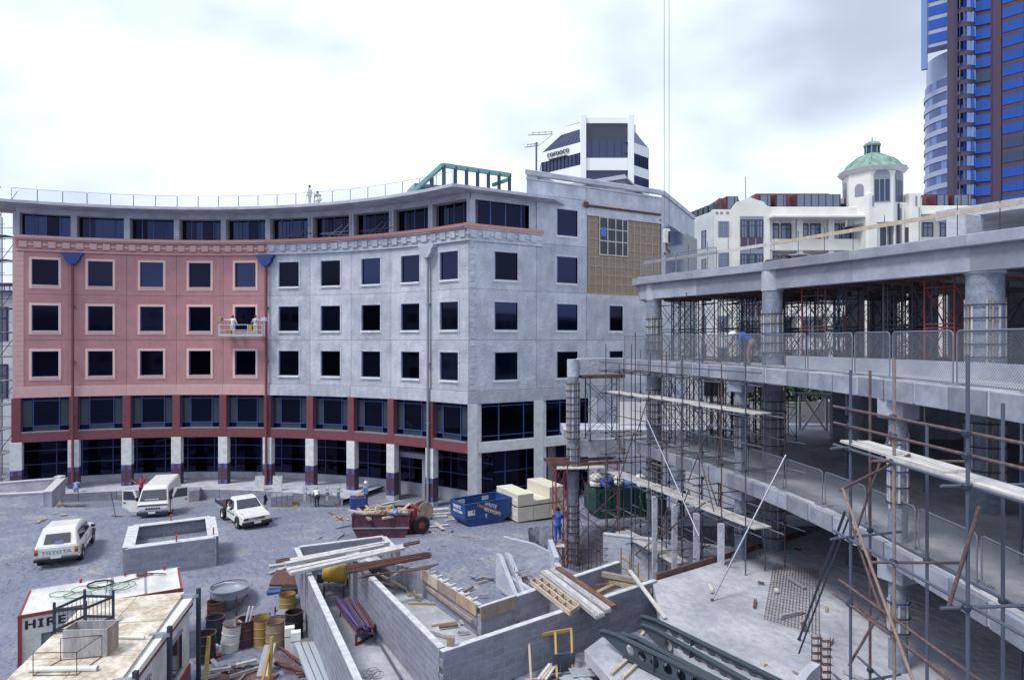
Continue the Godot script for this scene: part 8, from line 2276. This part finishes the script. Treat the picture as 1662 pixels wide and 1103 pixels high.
func build_scaffolds() -> void:
	# --- near scaffold standing on the slab at the right
	var S := thing("near_scaffold", "near tube scaffold with pale planks standing beside the decks", "scaffold", Vector3(6.5, H_BASE, -10.5))
	var fr := [[6.23, 12.0, -0.55, M.tube_grey], [6.30, 10.75, -0.3, M.scaff_tan], [6.22, 8.9, -0.2, M.tube_grey], [6.35, 7.0, 0.4, M.tube_grey]]
	var bk := [[7.0, 12.75, -0.6, M.tube_rust], [7.0, 11.0, -1.45, M.tube_grey], [7.0, 9.3, -0.9, M.tube_grey], [7.05, 7.3, 0.2, M.tube_grey]]
	for p in fr + bk:
		gpole(S, "standard", Vector3(p[0], H_BASE, -p[1]), Vector3(p[0], p[2], -p[1]), 0.026, p[3], 10)
		gput(S, "base_plate", boxm(Vector3(0.16, 0.015, 0.16)), M.steel_dark, Transform3D(Basis.IDENTITY, Vector3(p[0], H_BASE + 0.008, -p[1])))
	var lv := [[-1.27, M.tube_rust, 0], [-1.58, M.tube_rust, 0], [-2.0, M.tube_grey, 0], [-3.65, M.tube_grey, 0], [-4.85, M.tube_rust, 0], [-6.4, M.tube_grey, 0]]
	for l in lv:
		gpole(S, "ledger", Vector3(6.17, l[0], -12.5), Vector3(6.42, l[0] - 0.02, -6.5), 0.025, l[1], 8)
		for p in fr: coupler(S, Vector3(p[0] - 0.02, l[0], -p[1]))
	for h in [-2.05, -3.72, -6.45]:
		gpole(S, "ledger", Vector3(7.05, h, -13.3), Vector3(7.1, h - 0.02, -6.7), 0.025, M.tube_grey, 8)
		for k in 4:
			gpole(S, "transom", Vector3(fr[k][0] - 0.35, h + 0.05, -fr[k][1] - 0.03), Vector3(7.45, h + 0.05, -bk[k][1] + 0.25), 0.025, M.tube_rust if k == 1 else M.tube_grey, 8)
			coupler(S, Vector3(bk[k][0], h, -bk[k][1]))
	# pale planks
	gplank(S, "plank", Vector3(6.32, -1.91, -12.35), Vector3(6.42, -1.94, -9.55), 0.22, 0.045, M.plank)
	gplank(S, "plank", Vector3(6.56, -1.90, -12.2), Vector3(6.64, -1.93, -9.6), 0.22, 0.045, M.plank)
	gplank(S, "plank", Vector3(6.36, -1.97, -10.9), Vector3(6.5, -1.99, -7.3), 0.22, 0.045, M.plank)
	gplank(S, "plank", Vector3(6.60, -1.97, -10.8), Vector3(6.72, -1.99, -7.0), 0.22, 0.045, M.timber_grey[1])
	# diagonals
	gpole(S, "brace", PD(1364, 795, 12.1), PD(1477, 738, 10.6), 0.026, M.tube_rust, 8)
	gpole(S, "brace", PD(1368, 792, 12.0), PD(1488, 1120, 9.6), 0.026, M.scaff_tan, 8)
	gpole(S, "brace", PD(1446, 700, 12.6), PD(1380, 890, 12.6), 0.024, M.tube_rust, 8)
	gpole(S, "brace", PD(1378, 838, 12.1), PD(1436, 1008, 11.0), 0.024, M.tube_rust, 8)
	gpole(S, "brace", PD(1590, 822, 8.8), PD(1540, 985, 9.0), 0.027, M.tube_rust, 8)
	gpole(S, "brace", PD(1362, 940, 12.1), PD(1600, 1110, 9.0), 0.025, M.tube_rust, 8)
	gpole(S, "brace", PD(1378, 972, 12.1), PD(1560, 1120, 9.6), 0.025, M.tube_rust, 8)
	gpole(S, "brace", PD(1378, 1080, 12.1), PD(1425, 1000, 12.0), 0.024, M.tube_rust, 8)
	gpole(S, "brace", PD(1378, 840, 12.6), PD(1297, 1060, 14.2), 0.02, M.steel_dark, 6)
	# --- long scaffold in front of the far part of the decks
	var T := thing("long_scaffold", "long tube scaffold with two plank walks in front of the far decks", "scaffold", Vector3(6.2, -11.3, -27.5))
	var A := Vector2(4.55, 32.3); var B := Vector2(8.2, 22.6)
	var d := (B - A).normalized()
	var n := Vector2(-d.y, d.x)
	if n.x < 0: n = -n
	var L := A.distance_to(B)
	for r in 3:
		for k in 9:
			var q := A + d * (0.2 + k * (L - 0.4) / 8.0 + 0.12 * sin(k * 2.7 + r)) + n * (r * 0.95)
			var topy: float = [-0.2, -0.9, -0.5, -1.2, 0.35, -0.9, -0.2, -0.6][(k * 3 + r) % 8]
			gpole(T, "standard", v3(q, ground_h(q.x, q.y)), v3(q, topy), 0.026, [M.tube_grey, M.tube_rust, M.tube_grey][(k + r) % 3], 8)
			for y in [-1.5, -2.6, -4.55, -5.6, -6.6, -8.4, -9.3]:
				if r == 0: gpole(T, "transom", v3(q - n * 0.3, y), v3(q + n * 1.35, y), 0.024, M.tube_rust if k % 2 else M.tube_grey, 6)
				coupler(T, v3(q, y))
		for y in [-1.1, -1.55, -2.65, -3.6, -4.6, -5.65, -6.65, -8.45, -9.35]:
			if (y == -1.1 or y == -3.6) and r == 1: continue
			gpole(T, "ledger", v3(A - d * 0.5 + n * (r * 0.95 + 0.04), y), v3(B + d * 0.6 + n * (r * 0.95 + 0.04), y - 0.02), 0.024, M.tube_grey if r == 0 else M.galv, 6)
	for w in [[-2.55, 0.0, 1.0], [-6.5, 0.0, 1.0], [-9.22, 0.1, 0.55]]:
		for r in 3:
			for s in 3:
				var s0: float = lerp(w[1], w[2], s / 3.0); var s1: float = lerp(w[1], w[2], (s + 1) / 3.0) + 0.02
				gplank(T, "plank", v3(A.lerp(B, s0) + n * (0.18 + r * 0.26), w[0] + 0.03 * (s % 2)), v3(A.lerp(B, s1) + n * (0.18 + r * 0.26), w[0] + 0.03 * (s % 2)), 0.225, 0.045, M.plank if w[0] > -3 else M.timber_grey[1])
	for k in 7:
		var s0 := A.lerp(B, 0.02 + k * 0.13); var s1 := A.lerp(B, 0.15 + k * 0.13)
		var yy: float = [-10.5, -6.6, -4.6, -9.3, -8.4, -5.6, -10.0][k]
		gpole(T, "brace", v3(s0 - n * 0.04, yy), v3(s1 - n * 0.04, yy + 2.4), 0.024, M.tube_rust if k % 2 else M.tube_grey, 6)
		gpole(T, "brace", v3(s1 + n * 1.9, yy + 0.3), v3(s0 + n * 1.9, yy + 2.7), 0.022, M.tube_rust, 6)
	gpole(T, "brace", PD(1037, 650, 29.5), PD(1135, 870, 24.0), 0.026, M.galv, 8)
	gpole(T, "brace", PD(1030, 900, 30.0), PD(1145, 815, 24.0), 0.026, M.tube_rust, 8)
	gpole(T, "brace", PD(1134, 733, 24.6), PD(1159, 830, 23.5), 0.024, M.tube_rust, 8)
	for k in 4:
		var q := A.lerp(B, 0.45 + k * 0.14) - n * 0.1
		gplank(T, "timber_post", v3(q, ground_h(q.x, q.y)), v3(q, -6.7), 0.2, 0.2, M.concrete)
	# --- shoring around the free column
	shoring(Vector3(4.55, -5.02, -33.3), 0.33, 3.2, 1.5, 0.55, [M.tube_rust, M.steel_dark], "rusty shoring tower between the two tie beams of the lone column", "")
	shoring(Vector3(4.3, -11.3, -32.6), 0.33, 5.3, 1.6, 1.1, [M.tube_red, M.tube_rust], "red cross-braced shoring tower beside the foot of lone column", "")
	shoring(Vector3(2.35, -11.3, -32.0), 0.1, 5.4, 0.55, 1.0, [M.tube_red], "slim red access tower against the lone column", "")
	var wp := thing("work_platform", "pale plank platform wrapped round the lone column", "platform", Vector3(2.9, -6.35, -32.3))
	for k in 3: gplank(wp, "plank", Vector3(2.2, -6.33, -32.1 - k * 0.24), Vector3(4.6, -6.33, -32.3 - k * 0.24), 0.22, 0.045, M.plank)
	for x in [2.4, 4.3]: gpole(wp, "bearer", Vector3(x, -6.39, -31.9), Vector3(x, -6.39, -32.9), 0.025, M.tube_rust, 6)
	# starter bars round the column foot
	var sb := thing("starter_bars", "upright rusty starter bars and mesh around the lone column pit", "rebar", Vector3(2.6, -11.3, -31.0))
	for k in 16: gpole(sb, "bar", Vector3(1.6 + (k % 8) * 0.42, -11.3, -30.4 - (k / 8) * 1.3), Vector3(1.6 + (k % 8) * 0.42, -9.6 + 0.3 * sin(k * 2.1), -30.4 - (k / 8) * 1.3), 0.016, M.rust, 5)
	for k in 5: gpole(sb, "tie", Vector3(1.5, -10.9 + k * 0.3, -30.4), Vector3(4.7, -10.9 + k * 0.3, -30.4), 0.012, M.rust, 5)
	# pit blinding and kerb wall
	var pw := thing("pit_wall", "low concrete wall across the column pit behind the scaffold", "wall", Vector3(6.6, -11.3, -31.0))
	gplank(pw, "wall", Vector3(4.3, -10.2, -30.6), Vector3(10.2, -10.2, -28.2), 0.25, 2.2, M.concrete)
	gplank(pw, "coping", Vector3(4.3, -9.07, -30.6), Vector3(10.2, -9.07, -28.2), 0.3, 0.06, M.coping)
	# bits under the decks
	var od := thing("orange_machine", "orange and tan machine standing in the pit under the decks", "machine", Vector3(6.5, -11.3, -26.5))
	lbox(od, "tank", Vector3(0.6, 0.8, 0), Vector3(1.2, 1.1, 0.8), M.hessian, Basis.IDENTITY, 0.3)
	lbox(od, "frame", Vector3(-0.35, 0.9, 0.2), Vector3(0.3, 1.8, 0.5), M.red_paint, Basis.IDENTITY, 0.04)
	lbox(od, "base", Vector3(0.2, 0.15, 0), Vector3(2.0, 0.3, 1.0), M.rust)
	var yl := thing("yellow_ladder_frame", "yellow steel frame standing in the pit behind the wall end", "frame", W(1015, 950, -9.6))
	for k in 3: gpole(yl, "post", W(1008 + k * 14, 950, -9.6), W(1008 + k * 14, 950, -9.6) + Vector3(0, 1.5 - 0.3 * k, 0), 0.03, M.ochre, 6)
	for k in 3: gpole(yl, "rung", W(1008, 950, -9.6) + Vector3(0, 0.3 + k * 0.4, 0), W(1036, 950, -9.6) + Vector3(0, 0.2 + k * 0.25, 0), 0.025, M.ochre, 6)
	# props in the attic openings
	var ap := thing("attic_props", "loose scaffold tubes propped in the attic openings of the curved building", "tubes", arc_pt(PH0 + 6.5 * DPH, 0.2) + Vector3(0, 8.6, 0))
	for k in 3:
		var x := PH0 + (5.2 + k) * DPH
		for q in [[0.05, 8.95, 0.75, 8.75], [0.25, 8.65, 0.6, 9.6], [0.1, 9.0, 0.85, 9.05], [0.5, 8.7, 0.78, 9.75]]:
			gpole(ap, "tube", arc_pt(x + q[0] * DPH, 0.1) + Vector3(0, q[1], 0), arc_pt(x + q[2] * DPH, 0.05) + Vector3(0, q[3], 0), 0.03, M.galv if k % 2 else M.tube_grey, 6)
		for q in [0.12, 0.8]: gpole(ap, "post", arc_pt(x + q * DPH, 0.0) + Vector3(0, 8.58, 0), arc_pt(x + q * DPH, 0.0) + Vector3(0, 10.4, 0), 0.03, M.tube_grey, 6)
	# --- painters' cradle on the facade
	var xf := bay_frame(4)
	var C := thing("painting_cradle", "painters' hanging cradle on the pink wall beside the grey concrete", "cradle", xf * Vector3(0.1, 0.28, 0.75))
	var cl := func(nm: String, ce: Vector3, s: Vector3, m: Material) -> void: gput(C, nm, boxm(s), m, xf * Transform3D(Basis.IDENTITY, ce))
	cl.call("platform", Vector3(0.1, 0.30, 0.75), Vector3(3.9, 0.08, 0.65), M.galv)
	cl.call("toe_board", Vector3(0.1, 0.42, 1.07), Vector3(3.9, 0.14, 0.03), M.galv_bright)
	for h in [0.85, 1.30]:
		cl.call("rail", Vector3(0.1, h, 1.07), Vector3(3.9, 0.045, 0.045), M.galv_bright)
		if h > 1: cl.call("rail", Vector3(0.1, h, 0.44), Vector3(3.9, 0.04, 0.04), M.galv_bright)
	for x in [-1.82, -0.55, 0.75, 2.02]: cl.call("post", Vector3(x, 0.8, 1.07), Vector3(0.05, 1.0, 0.05), M.galv_bright)
	for x in [-1.86, 2.06]:
		cl.call("stirrup", Vector3(x, 1.15, 0.75), Vector3(0.08, 1.7, 0.1), M.galv_bright)
		cl.call("hoist", Vector3(x, 1.75, 0.85), Vector3(0.42, 0.30, 0.32), M.galv_bright if x > 0 else M.ochre)
		gpole(C, "rope", xf * Vector3(x, 1.9, 0.75), xf * Vector3(x, 10.82, 0.75), 0.008, M.steel_dark, 4)
	cl.call("paint_tray", Vector3(-1.35, 0.45, 0.7), Vector3(0.32, 0.14, 0.25), M.white_matt)
	cl.call("dust_sheet", Vector3(-0.95, 0.62, 0.9), Vector3(0.42, 0.6, 0.2), M.ochre)
	cl.call("coat", Vector3(0.98, 1.02, 1.1), Vector3(0.34, 0.6, 0.08), M.ochre)
	# trees and shopfront glimpsed through the lower deck
	for s in [[17.0, 44.0, 4.4], [19.8, 45.0, 4.9]]: small_tree(Vector3(s[0], -12.0, -s[1]), s[2] + 6.4)
	var sf := thing("red_fascia_shop", "low shopfront with a red fascia glimpsed through the decks", "shop", Vector3(22.5, -12.9, -53))
	lbox(sf, "wall", Vector3(0, 5.6, 0), Vector3(16, 11.2, 3.0), M.cream_grey)
	lbox(sf, "fascia", Vector3(0, 7.4, 1.6), Vector3(16, 0.8, 0.3), M.red_paint)
	for k in 7: lbox(sf, "window", Vector3(-6.6 + k * 2.2, 9.4, 1.52), Vector3(1.5, 1.8, 0.08), M.windscreen)

func small_tree(at: Vector3, h: float) -> void:
	var o := thing("street_tree", "leafy green tree beyond the lower deck", "tree", at, "trees beyond the decks")
	var t := MB.new()
	t.tube(Vector3.ZERO, Vector3(0.1, h * 0.6, 0), 0.18, 0.09, 8)
	for k in 5: t.tube(Vector3(0.06, h * (0.45 + 0.05 * k), 0), Vector3(cos(k * 1.3) * 1.2, h * (0.68 + 0.05 * k), sin(k * 1.3) * 1.2), 0.07, 0.02, 5)
	lput(o, "trunk", t.mesh(), M.timber_brown)
	var c := MB.new()
	var r := RandomNumberGenerator.new()
	r.seed = int(at.x * 100)
	for k in 1500:
		var p := Vector3(r.randfn(), r.randfn() * 0.8, r.randfn()).normalized() * pow(r.randf(), 0.4)
		var q := Vector3(p.x * 1.9, h * 0.72 + p.y * h * 0.26, p.z * 1.9) + Vector3(sin(p.y * 7.0), 0, cos(p.x * 6.0)) * 0.3
		var u := Vector3(r.randfn(), r.randfn(), r.randfn()).normalized() * 0.16
		var w := u.cross(Vector3(r.randfn(), r.randfn(), r.randfn())).normalized() * 0.1
		c.quad(q - u, q - w, q + u, q + w)
	lput(o, "crown", c.mesh(), M.leaf)

# ---------- people: one continuous surface over a posed skeleton
func person(label: String, at: Vector3, yaw: float, pose: Dictionary, shirt: Color, trousers: Color, hat: Color, has_hat := false, sleeves := true, group := "") -> void:
	var o := thing("person", label, "person", at, group, yaw)
	var skin := Color(0.42, 0.24, 0.17)
	var shoe := Color(0.03, 0.025, 0.02)
	var J := {"hip": Vector3(0, 0.93, 0), "chest": Vector3(0, 1.30, 0), "neck": Vector3(0, 1.47, 0), "head": Vector3(0, 1.62, -0.02),
		"shl": Vector3(-0.19, 1.40, 0), "shr": Vector3(0.19, 1.40, 0), "ell": Vector3(-0.25, 1.13, 0.03), "elr": Vector3(0.25, 1.13, 0.03),
		"hal": Vector3(-0.25, 0.90, -0.08), "har": Vector3(0.25, 0.90, -0.08), "hil": Vector3(-0.09, 0.90, 0), "hir": Vector3(0.09, 0.90, 0),
		"knl": Vector3(-0.10, 0.48, -0.02), "knr": Vector3(0.10, 0.48, -0.02), "anl": Vector3(-0.11, 0.08, 0.03), "anr": Vector3(0.11, 0.08, 0.03)}
	for k in pose: J[k] = pose[k]
	var arm: Color = shirt if sleeves else skin
	var hd: Vector3 = (J.head - J.neck).normalized()
	var fwd := Vector3(0, 0, -1)
	if pose.has("look"): fwd = pose.look
	var B := []   # a, b, ra, rb, colour
	B.append([J.hip, J.hip.lerp(J.chest, 0.5), 0.135, 0.13, shirt])
	B.append([J.hip.lerp(J.chest, 0.5), J.chest, 0.13, 0.155, shirt])
	B.append([J.chest, J.neck, 0.14, 0.06, shirt])
	B.append([J.shl, J.shr, 0.075, 0.075, shirt])
	B.append([J.neck, J.head, 0.055, 0.055, skin])
	B.append([J.head - hd * 0.03, J.head + hd * 0.04, 0.085, 0.095, skin])
	B.append([J.head + hd * 0.05 - fwd * 0.025, J.head + hd * 0.07 - fwd * 0.01, 0.098, 0.092, hat])
	B.append([J.head + fwd * 0.08, J.head + fwd * 0.105 - hd * 0.02, 0.016, 0.018, skin])
	if has_hat:
		B.append([J.head + hd * 0.10, J.head + hd * 0.13, 0.115, 0.09, hat])
		B.append([J.head + hd * 0.085, J.head + hd * 0.085 + fwd * 0.10, 0.07, 0.04, hat])
	for s in ["l", "r"]:
		B.append([J["sh" + s], J["el" + s], 0.062, 0.048, shirt])
		B.append([J["el" + s], J["ha" + s], 0.046, 0.033, arm])
		var hv: Vector3 = (J["ha" + s] - J["el" + s]).normalized()
		B.append([J["ha" + s], J["ha" + s] + hv * 0.07, 0.034, 0.034, skin])
		B.append([J["hi" + s], J["kn" + s], 0.098, 0.066, trousers])
		B.append([J["kn" + s], J["an" + s], 0.064, 0.045, trousers])
		B.append([J["an" + s] - Vector3(0, 0.035, -0.03), J["an" + s] + Vector3(0, -0.045, -0.15), 0.045, 0.036, shoe])
	B.append([J.hil, J.hir, 0.11, 0.11, trousers])
	B.append([J.hip, J.hip + Vector3(0, 0.02, 0), 0.14, 0.14, trousers])
	var mb := surface(B, 0.035)
	# fingers: five short unequal bent chains rooted in each palm
	for s in ["l", "r"]:
		var h: Vector3 = J["ha" + s]
		var hv: Vector3 = (h - J["el" + s]).normalized()
		var sd := hv.cross(Vector3(0.2, 0.3, -1)).normalized()
		var pn := sd.cross(hv).normalized()
		mb.col = skin
		for f in 4:
			var r0 := h + hv * 0.085 + sd * (-0.027 + f * 0.018)
			var l: float = [0.036, 0.042, 0.04, 0.03][f]
			mb.tube(r0, r0 + hv * l + pn * 0.008, 0.009, 0.008, 5)
			mb.tube(r0 + hv * l + pn * 0.008, r0 + hv * (l * 1.6) + pn * 0.026, 0.008, 0.006, 5)
		mb.tube(h + hv * 0.03 - sd * 0.03, h + hv * 0.075 - sd * 0.06 + pn * 0.01, 0.011, 0.008, 5)
	lput(o, "body", mb.mesh(), M.person)

func surface(B: Array, cs: float) -> MB:
	var lo := Vector3.ONE * 99; var hi := Vector3.ONE * -99
	for b in B:
		for e in 2:
			var r: float = b[2 + e] + 0.09
			lo = lo.min(b[e] - Vector3.ONE * r); hi = hi.max(b[e] + Vector3.ONE * r)
	var n := Vector3i(((hi - lo) / cs).ceil()) + Vector3i.ONE
	var F0 := PackedFloat32Array()
	F0.resize(n.x * n.y * n.z); F0.fill(1.0)
	var near := PackedFloat32Array()
	near.resize(F0.size()); near.fill(9.0)
	var own := PackedByteArray()
	own.resize(F0.size())
	var kk := 0.035
	for i in B.size():
		var a: Vector3 = B[i][0]; var b: Vector3 = B[i][1]; var ra: float = B[i][2]; var rb: float = B[i][3]
		var mr := maxf(ra, rb) + 0.08
		var i0 := Vector3i(((a.min(b) - Vector3.ONE * mr - lo) / cs).floor()).clamp(Vector3i.ZERO, n - Vector3i.ONE)
		var i1 := Vector3i(((a.max(b) + Vector3.ONE * mr - lo) / cs).ceil()).clamp(Vector3i.ZERO, n - Vector3i.ONE)
		var ab := b - a
		var l2 := maxf(ab.length_squared(), 1e-8)
		for z in range(i0.z, i1.z + 1):
			for y in range(i0.y, i1.y + 1):
				var row := (z * n.y + y) * n.x
				for x in range(i0.x, i1.x + 1):
					var p := lo + Vector3(x, y, z) * cs
					var t := clampf((p - a).dot(ab) / l2, 0.0, 1.0)
					var d := p.distance_to(a + ab * t) - lerpf(ra, rb, t)
					var q := row + x
					if d < near[q]:
						near[q] = d
						own[q] = i
					var c := F0[q]
					var h := maxf(kk - absf(c - d), 0.0) / kk
					F0[q] = minf(c, d) - h * h * kk * 0.25
	var vid := PackedInt32Array()
	vid.resize(F0.size()); vid.fill(-1)
	var vs := PackedVector3Array()
	var vn := PackedVector3Array()
	var vc := PackedColorArray()
	var off := [0, 1, n.x, n.x + 1, n.x * n.y, n.x * n.y + 1, n.x * n.y + n.x, n.x * n.y + n.x + 1]
	var cp := [Vector3(0, 0, 0), Vector3(1, 0, 0), Vector3(0, 1, 0), Vector3(1, 1, 0), Vector3(0, 0, 1), Vector3(1, 0, 1), Vector3(0, 1, 1), Vector3(1, 1, 1)]
	var eg := [[0, 1], [2, 3], [4, 5], [6, 7], [0, 2], [1, 3], [4, 6], [5, 7], [0, 4], [1, 5], [2, 6], [3, 7]]
	for z in n.z - 1:
		for y in n.y - 1:
			for x in n.x - 1:
				var q := (z * n.y + y) * n.x + x
				var neg := 0
				for k in 8:
					if F0[q + off[k]] < 0: neg += 1
				if neg == 0 or neg == 8: continue
				var s := Vector3.ZERO
				var c := 0
				for e in eg:
					var f0 := F0[q + off[e[0]]]; var f1 := F0[q + off[e[1]]]
					if (f0 < 0) != (f1 < 0):
						s += cp[e[0]].lerp(cp[e[1]], f0 / (f0 - f1))
						c += 1
				vid[q] = vs.size()
				vs.append(lo + (Vector3(x, y, z) + s / c) * cs)
				var g := Vector3.ZERO
				for k in 8: g += (cp[k] - Vector3(0.5, 0.5, 0.5)) * F0[q + off[k]]
				vn.append(g.normalized())
				var best := 0
				for k in 8:
					if near[q + off[k]] < near[q + off[best]]: best = k
				vc.append(B[own[q + off[best]]][4])
	var mb := MB.new()
	var ax := [1, n.x, n.x * n.y]
	for z in range(1, n.z - 1):
		for y in range(1, n.y - 1):
			for x in range(1, n.x - 1):
				var q := (z * n.y + y) * n.x + x
				for a in 3:
					var f0 := F0[q]; var f1 := F0[q + ax[a]]
					if (f0 < 0) == (f1 < 0): continue
					var u: int = ax[(a + 1) % 3]; var w: int = ax[(a + 2) % 3]
					var id := [vid[q], vid[q - u], vid[q - u - w], vid[q - w]]
					if id[0] < 0 or id[1] < 0 or id[2] < 0 or id[3] < 0: continue
					if f0 >= 0: id = [id[3], id[2], id[1], id[0]]
					for t in [[0, 1, 2], [0, 2, 3]]:
						for e in [t[0], t[2], t[1]]:
							mb.v.append(vs[id[e]]); mb.n.append(vn[id[e]]); mb.c.append(vc[id[e]])
	return mb

func build_people() -> void:
	var white := Color(0.72, 0.73, 0.72); var blue := Color(0.03, 0.10, 0.45); var navy := Color(0.03, 0.035, 0.06)
	var pale_blue := Color(0.16, 0.30, 0.62); var grey := Color(0.33, 0.34, 0.37); var dark := Color(0.02, 0.015, 0.012); var red := Color(0.50, 0.03, 0.03)
	var xf := bay_frame(4)
	var fy := atan2(xf.basis.z.x, xf.basis.z.z)   # facing the wall is local -z
	person("person in white overalls reaching sideways at the ochre-hoist end of cradle", xf * Vector3(-0.75, 0.34, 0.72), fy + 0.2, {"ell": Vector3(-0.42, 1.36, -0.05), "hal": Vector3(-0.72, 1.42, -0.1), "elr": Vector3(0.30, 1.15, 0.0), "har": Vector3(0.36, 0.95, -0.15)}, white, white, dark)
	person("person in white overalls with arms spread at the cradle end by grey concrete", xf * Vector3(1.25, 0.34, 0.72), fy - 0.15, {"ell": Vector3(-0.36, 1.18, -0.05), "hal": Vector3(-0.46, 0.98, -0.15), "elr": Vector3(0.42, 1.30, -0.02), "har": Vector3(0.70, 1.34, -0.1)}, Color(0.5, 0.5, 0.55), white, dark, false, false)
	# roof workers
	var ra := arc_pt(PH0 + 6.15 * DPH, 1.0) + Vector3(0, 11.12, 0)
	person("person in white top standing at the roof edge", ra, 1.2, {}, white, white, dark)
	person("person in grey top crouching at the roof edge", ra + Vector3(0.75, 0, -0.1), 0.8, {"hip": Vector3(0, 0.62, 0.1), "chest": Vector3(0, 0.92, -0.12), "neck": Vector3(0, 1.06, -0.18), "head": Vector3(0, 1.2, -0.24), "shl": Vector3(-0.19, 0.99, -0.13), "shr": Vector3(0.19, 0.99, -0.13), "ell": Vector3(-0.25, 0.75, -0.3), "elr": Vector3(0.25, 0.75, -0.3), "hal": Vector3(-0.2, 0.55, -0.42), "har": Vector3(0.2, 0.55, -0.42), "hil": Vector3(-0.1, 0.58, 0.08), "hir": Vector3(0.1, 0.58, 0.08), "knl": Vector3(-0.14, 0.45, -0.3), "knr": Vector3(0.14, 0.45, -0.3)}, grey, white, dark)
	# bending people in the yard
	var bend := {"hip": Vector3(0, 0.90, 0.14), "chest": Vector3(0, 1.14, -0.18), "neck": Vector3(0, 1.22, -0.36), "head": Vector3(0, 1.22, -0.50), "shl": Vector3(-0.19, 1.20, -0.26), "shr": Vector3(0.19, 1.20, -0.26), "ell": Vector3(-0.25, 0.95, -0.36), "elr": Vector3(0.25, 0.95, -0.36), "hal": Vector3(-0.2, 0.74, -0.50), "har": Vector3(0.2, 0.74, -0.50), "hil": Vector3(-0.1, 0.86, 0.12), "hir": Vector3(0.1, 0.86, 0.12), "look": Vector3(0, -0.6, -0.8)}
	var a := G(123, 809)
	person("person in blue shirt bending at the block wall by the sunken bay", a, 0.45, bend, pale_blue, grey, dark, false, false)
	a = PD(229, 800, 50.5)
	a.y = ground_h(a.x, 50.5) + 0.55
	person("person in red top with both arms raised behind the open van", a, PI, {"ell": Vector3(0.42, 1.32, -0.05), "shl": Vector3(0.19, 1.40, 0), "hal": Vector3(0.66, 1.50, -0.1), "shr": Vector3(-0.19, 1.40, 0), "elr": Vector3(-0.28, 1.62, -0.05), "har": Vector3(-0.26, 1.92, -0.08)}, red, navy, dark, false, false)
	var st := thing("mixing_stand", "low stand of blocks the red-topped person stands on", "stand", a - Vector3(0, 0.58, 0))
	for k in 4: lbox(st, "block", Vector3(-0.3 + k * 0.2, 0.28, 0), Vector3(0.19, 0.56, 0.4), M.block[k], Basis.IDENTITY, 0.01)
	a = PD(514, 806, 47.5)
	a.y = ground_h(a.x, 47.5)
	person("person in white top bending over the terrace blocks", a, 0.5, bend, white, navy, dark, false, false)
	a = PD(594, 822, 44.0)
	a.y = ground_h(a.x, 44.0)
	person("person in white helmet and blue shirt working behind the maroon skip", a, 1.2, {"ell": Vector3(-0.25, 1.15, -0.15), "hal": Vector3(-0.15, 1.05, -0.35), "elr": Vector3(0.25, 1.15, -0.15), "har": Vector3(0.15, 1.02, -0.35)}, pale_blue, navy, white, true)
	a = Vector3(2.2, -9.75, -31.2)
	person("person in blue overalls climbing the slim red tower", a, 0.1, {"ell": Vector3(-0.22, 1.30, -0.18), "hal": Vector3(-0.2, 1.45, -0.38), "elr": Vector3(0.24, 1.20, -0.18), "har": Vector3(0.2, 1.25, -0.38), "knr": Vector3(0.12, 0.62, -0.25), "anr": Vector3(0.12, 0.28, -0.1)}, blue, blue, dark, false, false)
	var lad := thing("ladder_step", "pale step board on the slim red tower", "step", a + Vector3(0, -0.03, 0))
	lbox(lad, "board", Vector3(0, -0.03, 0), Vector3(0.6, 0.04, 0.5), M.plank)
	lbox(lad, "cleat", Vector3(0, -0.07, -0.2), Vector3(0.6, 0.05, 0.06), M.timber[0])
	for s in [-0.25, 0.25]: lbox(lad, "leg", Vector3(s, -0.8, -0.2), Vector3(0.05, 1.5, 0.05), M.ochre)
	a = PD(1214, 590, 25.4)
	a.y = H_MID
	person("person in white sun hat and blue shirt bending on the middle deck", a, 1.35, bend, blue, Color(0.30, 0.17, 0.12), white, true, false)
	a = Vector3(9.4, ground_h(9.4, 36.0), -36.0)
	person("person in dark clothes standing under the far decks", a, 0.6, {}, navy, navy, dark)
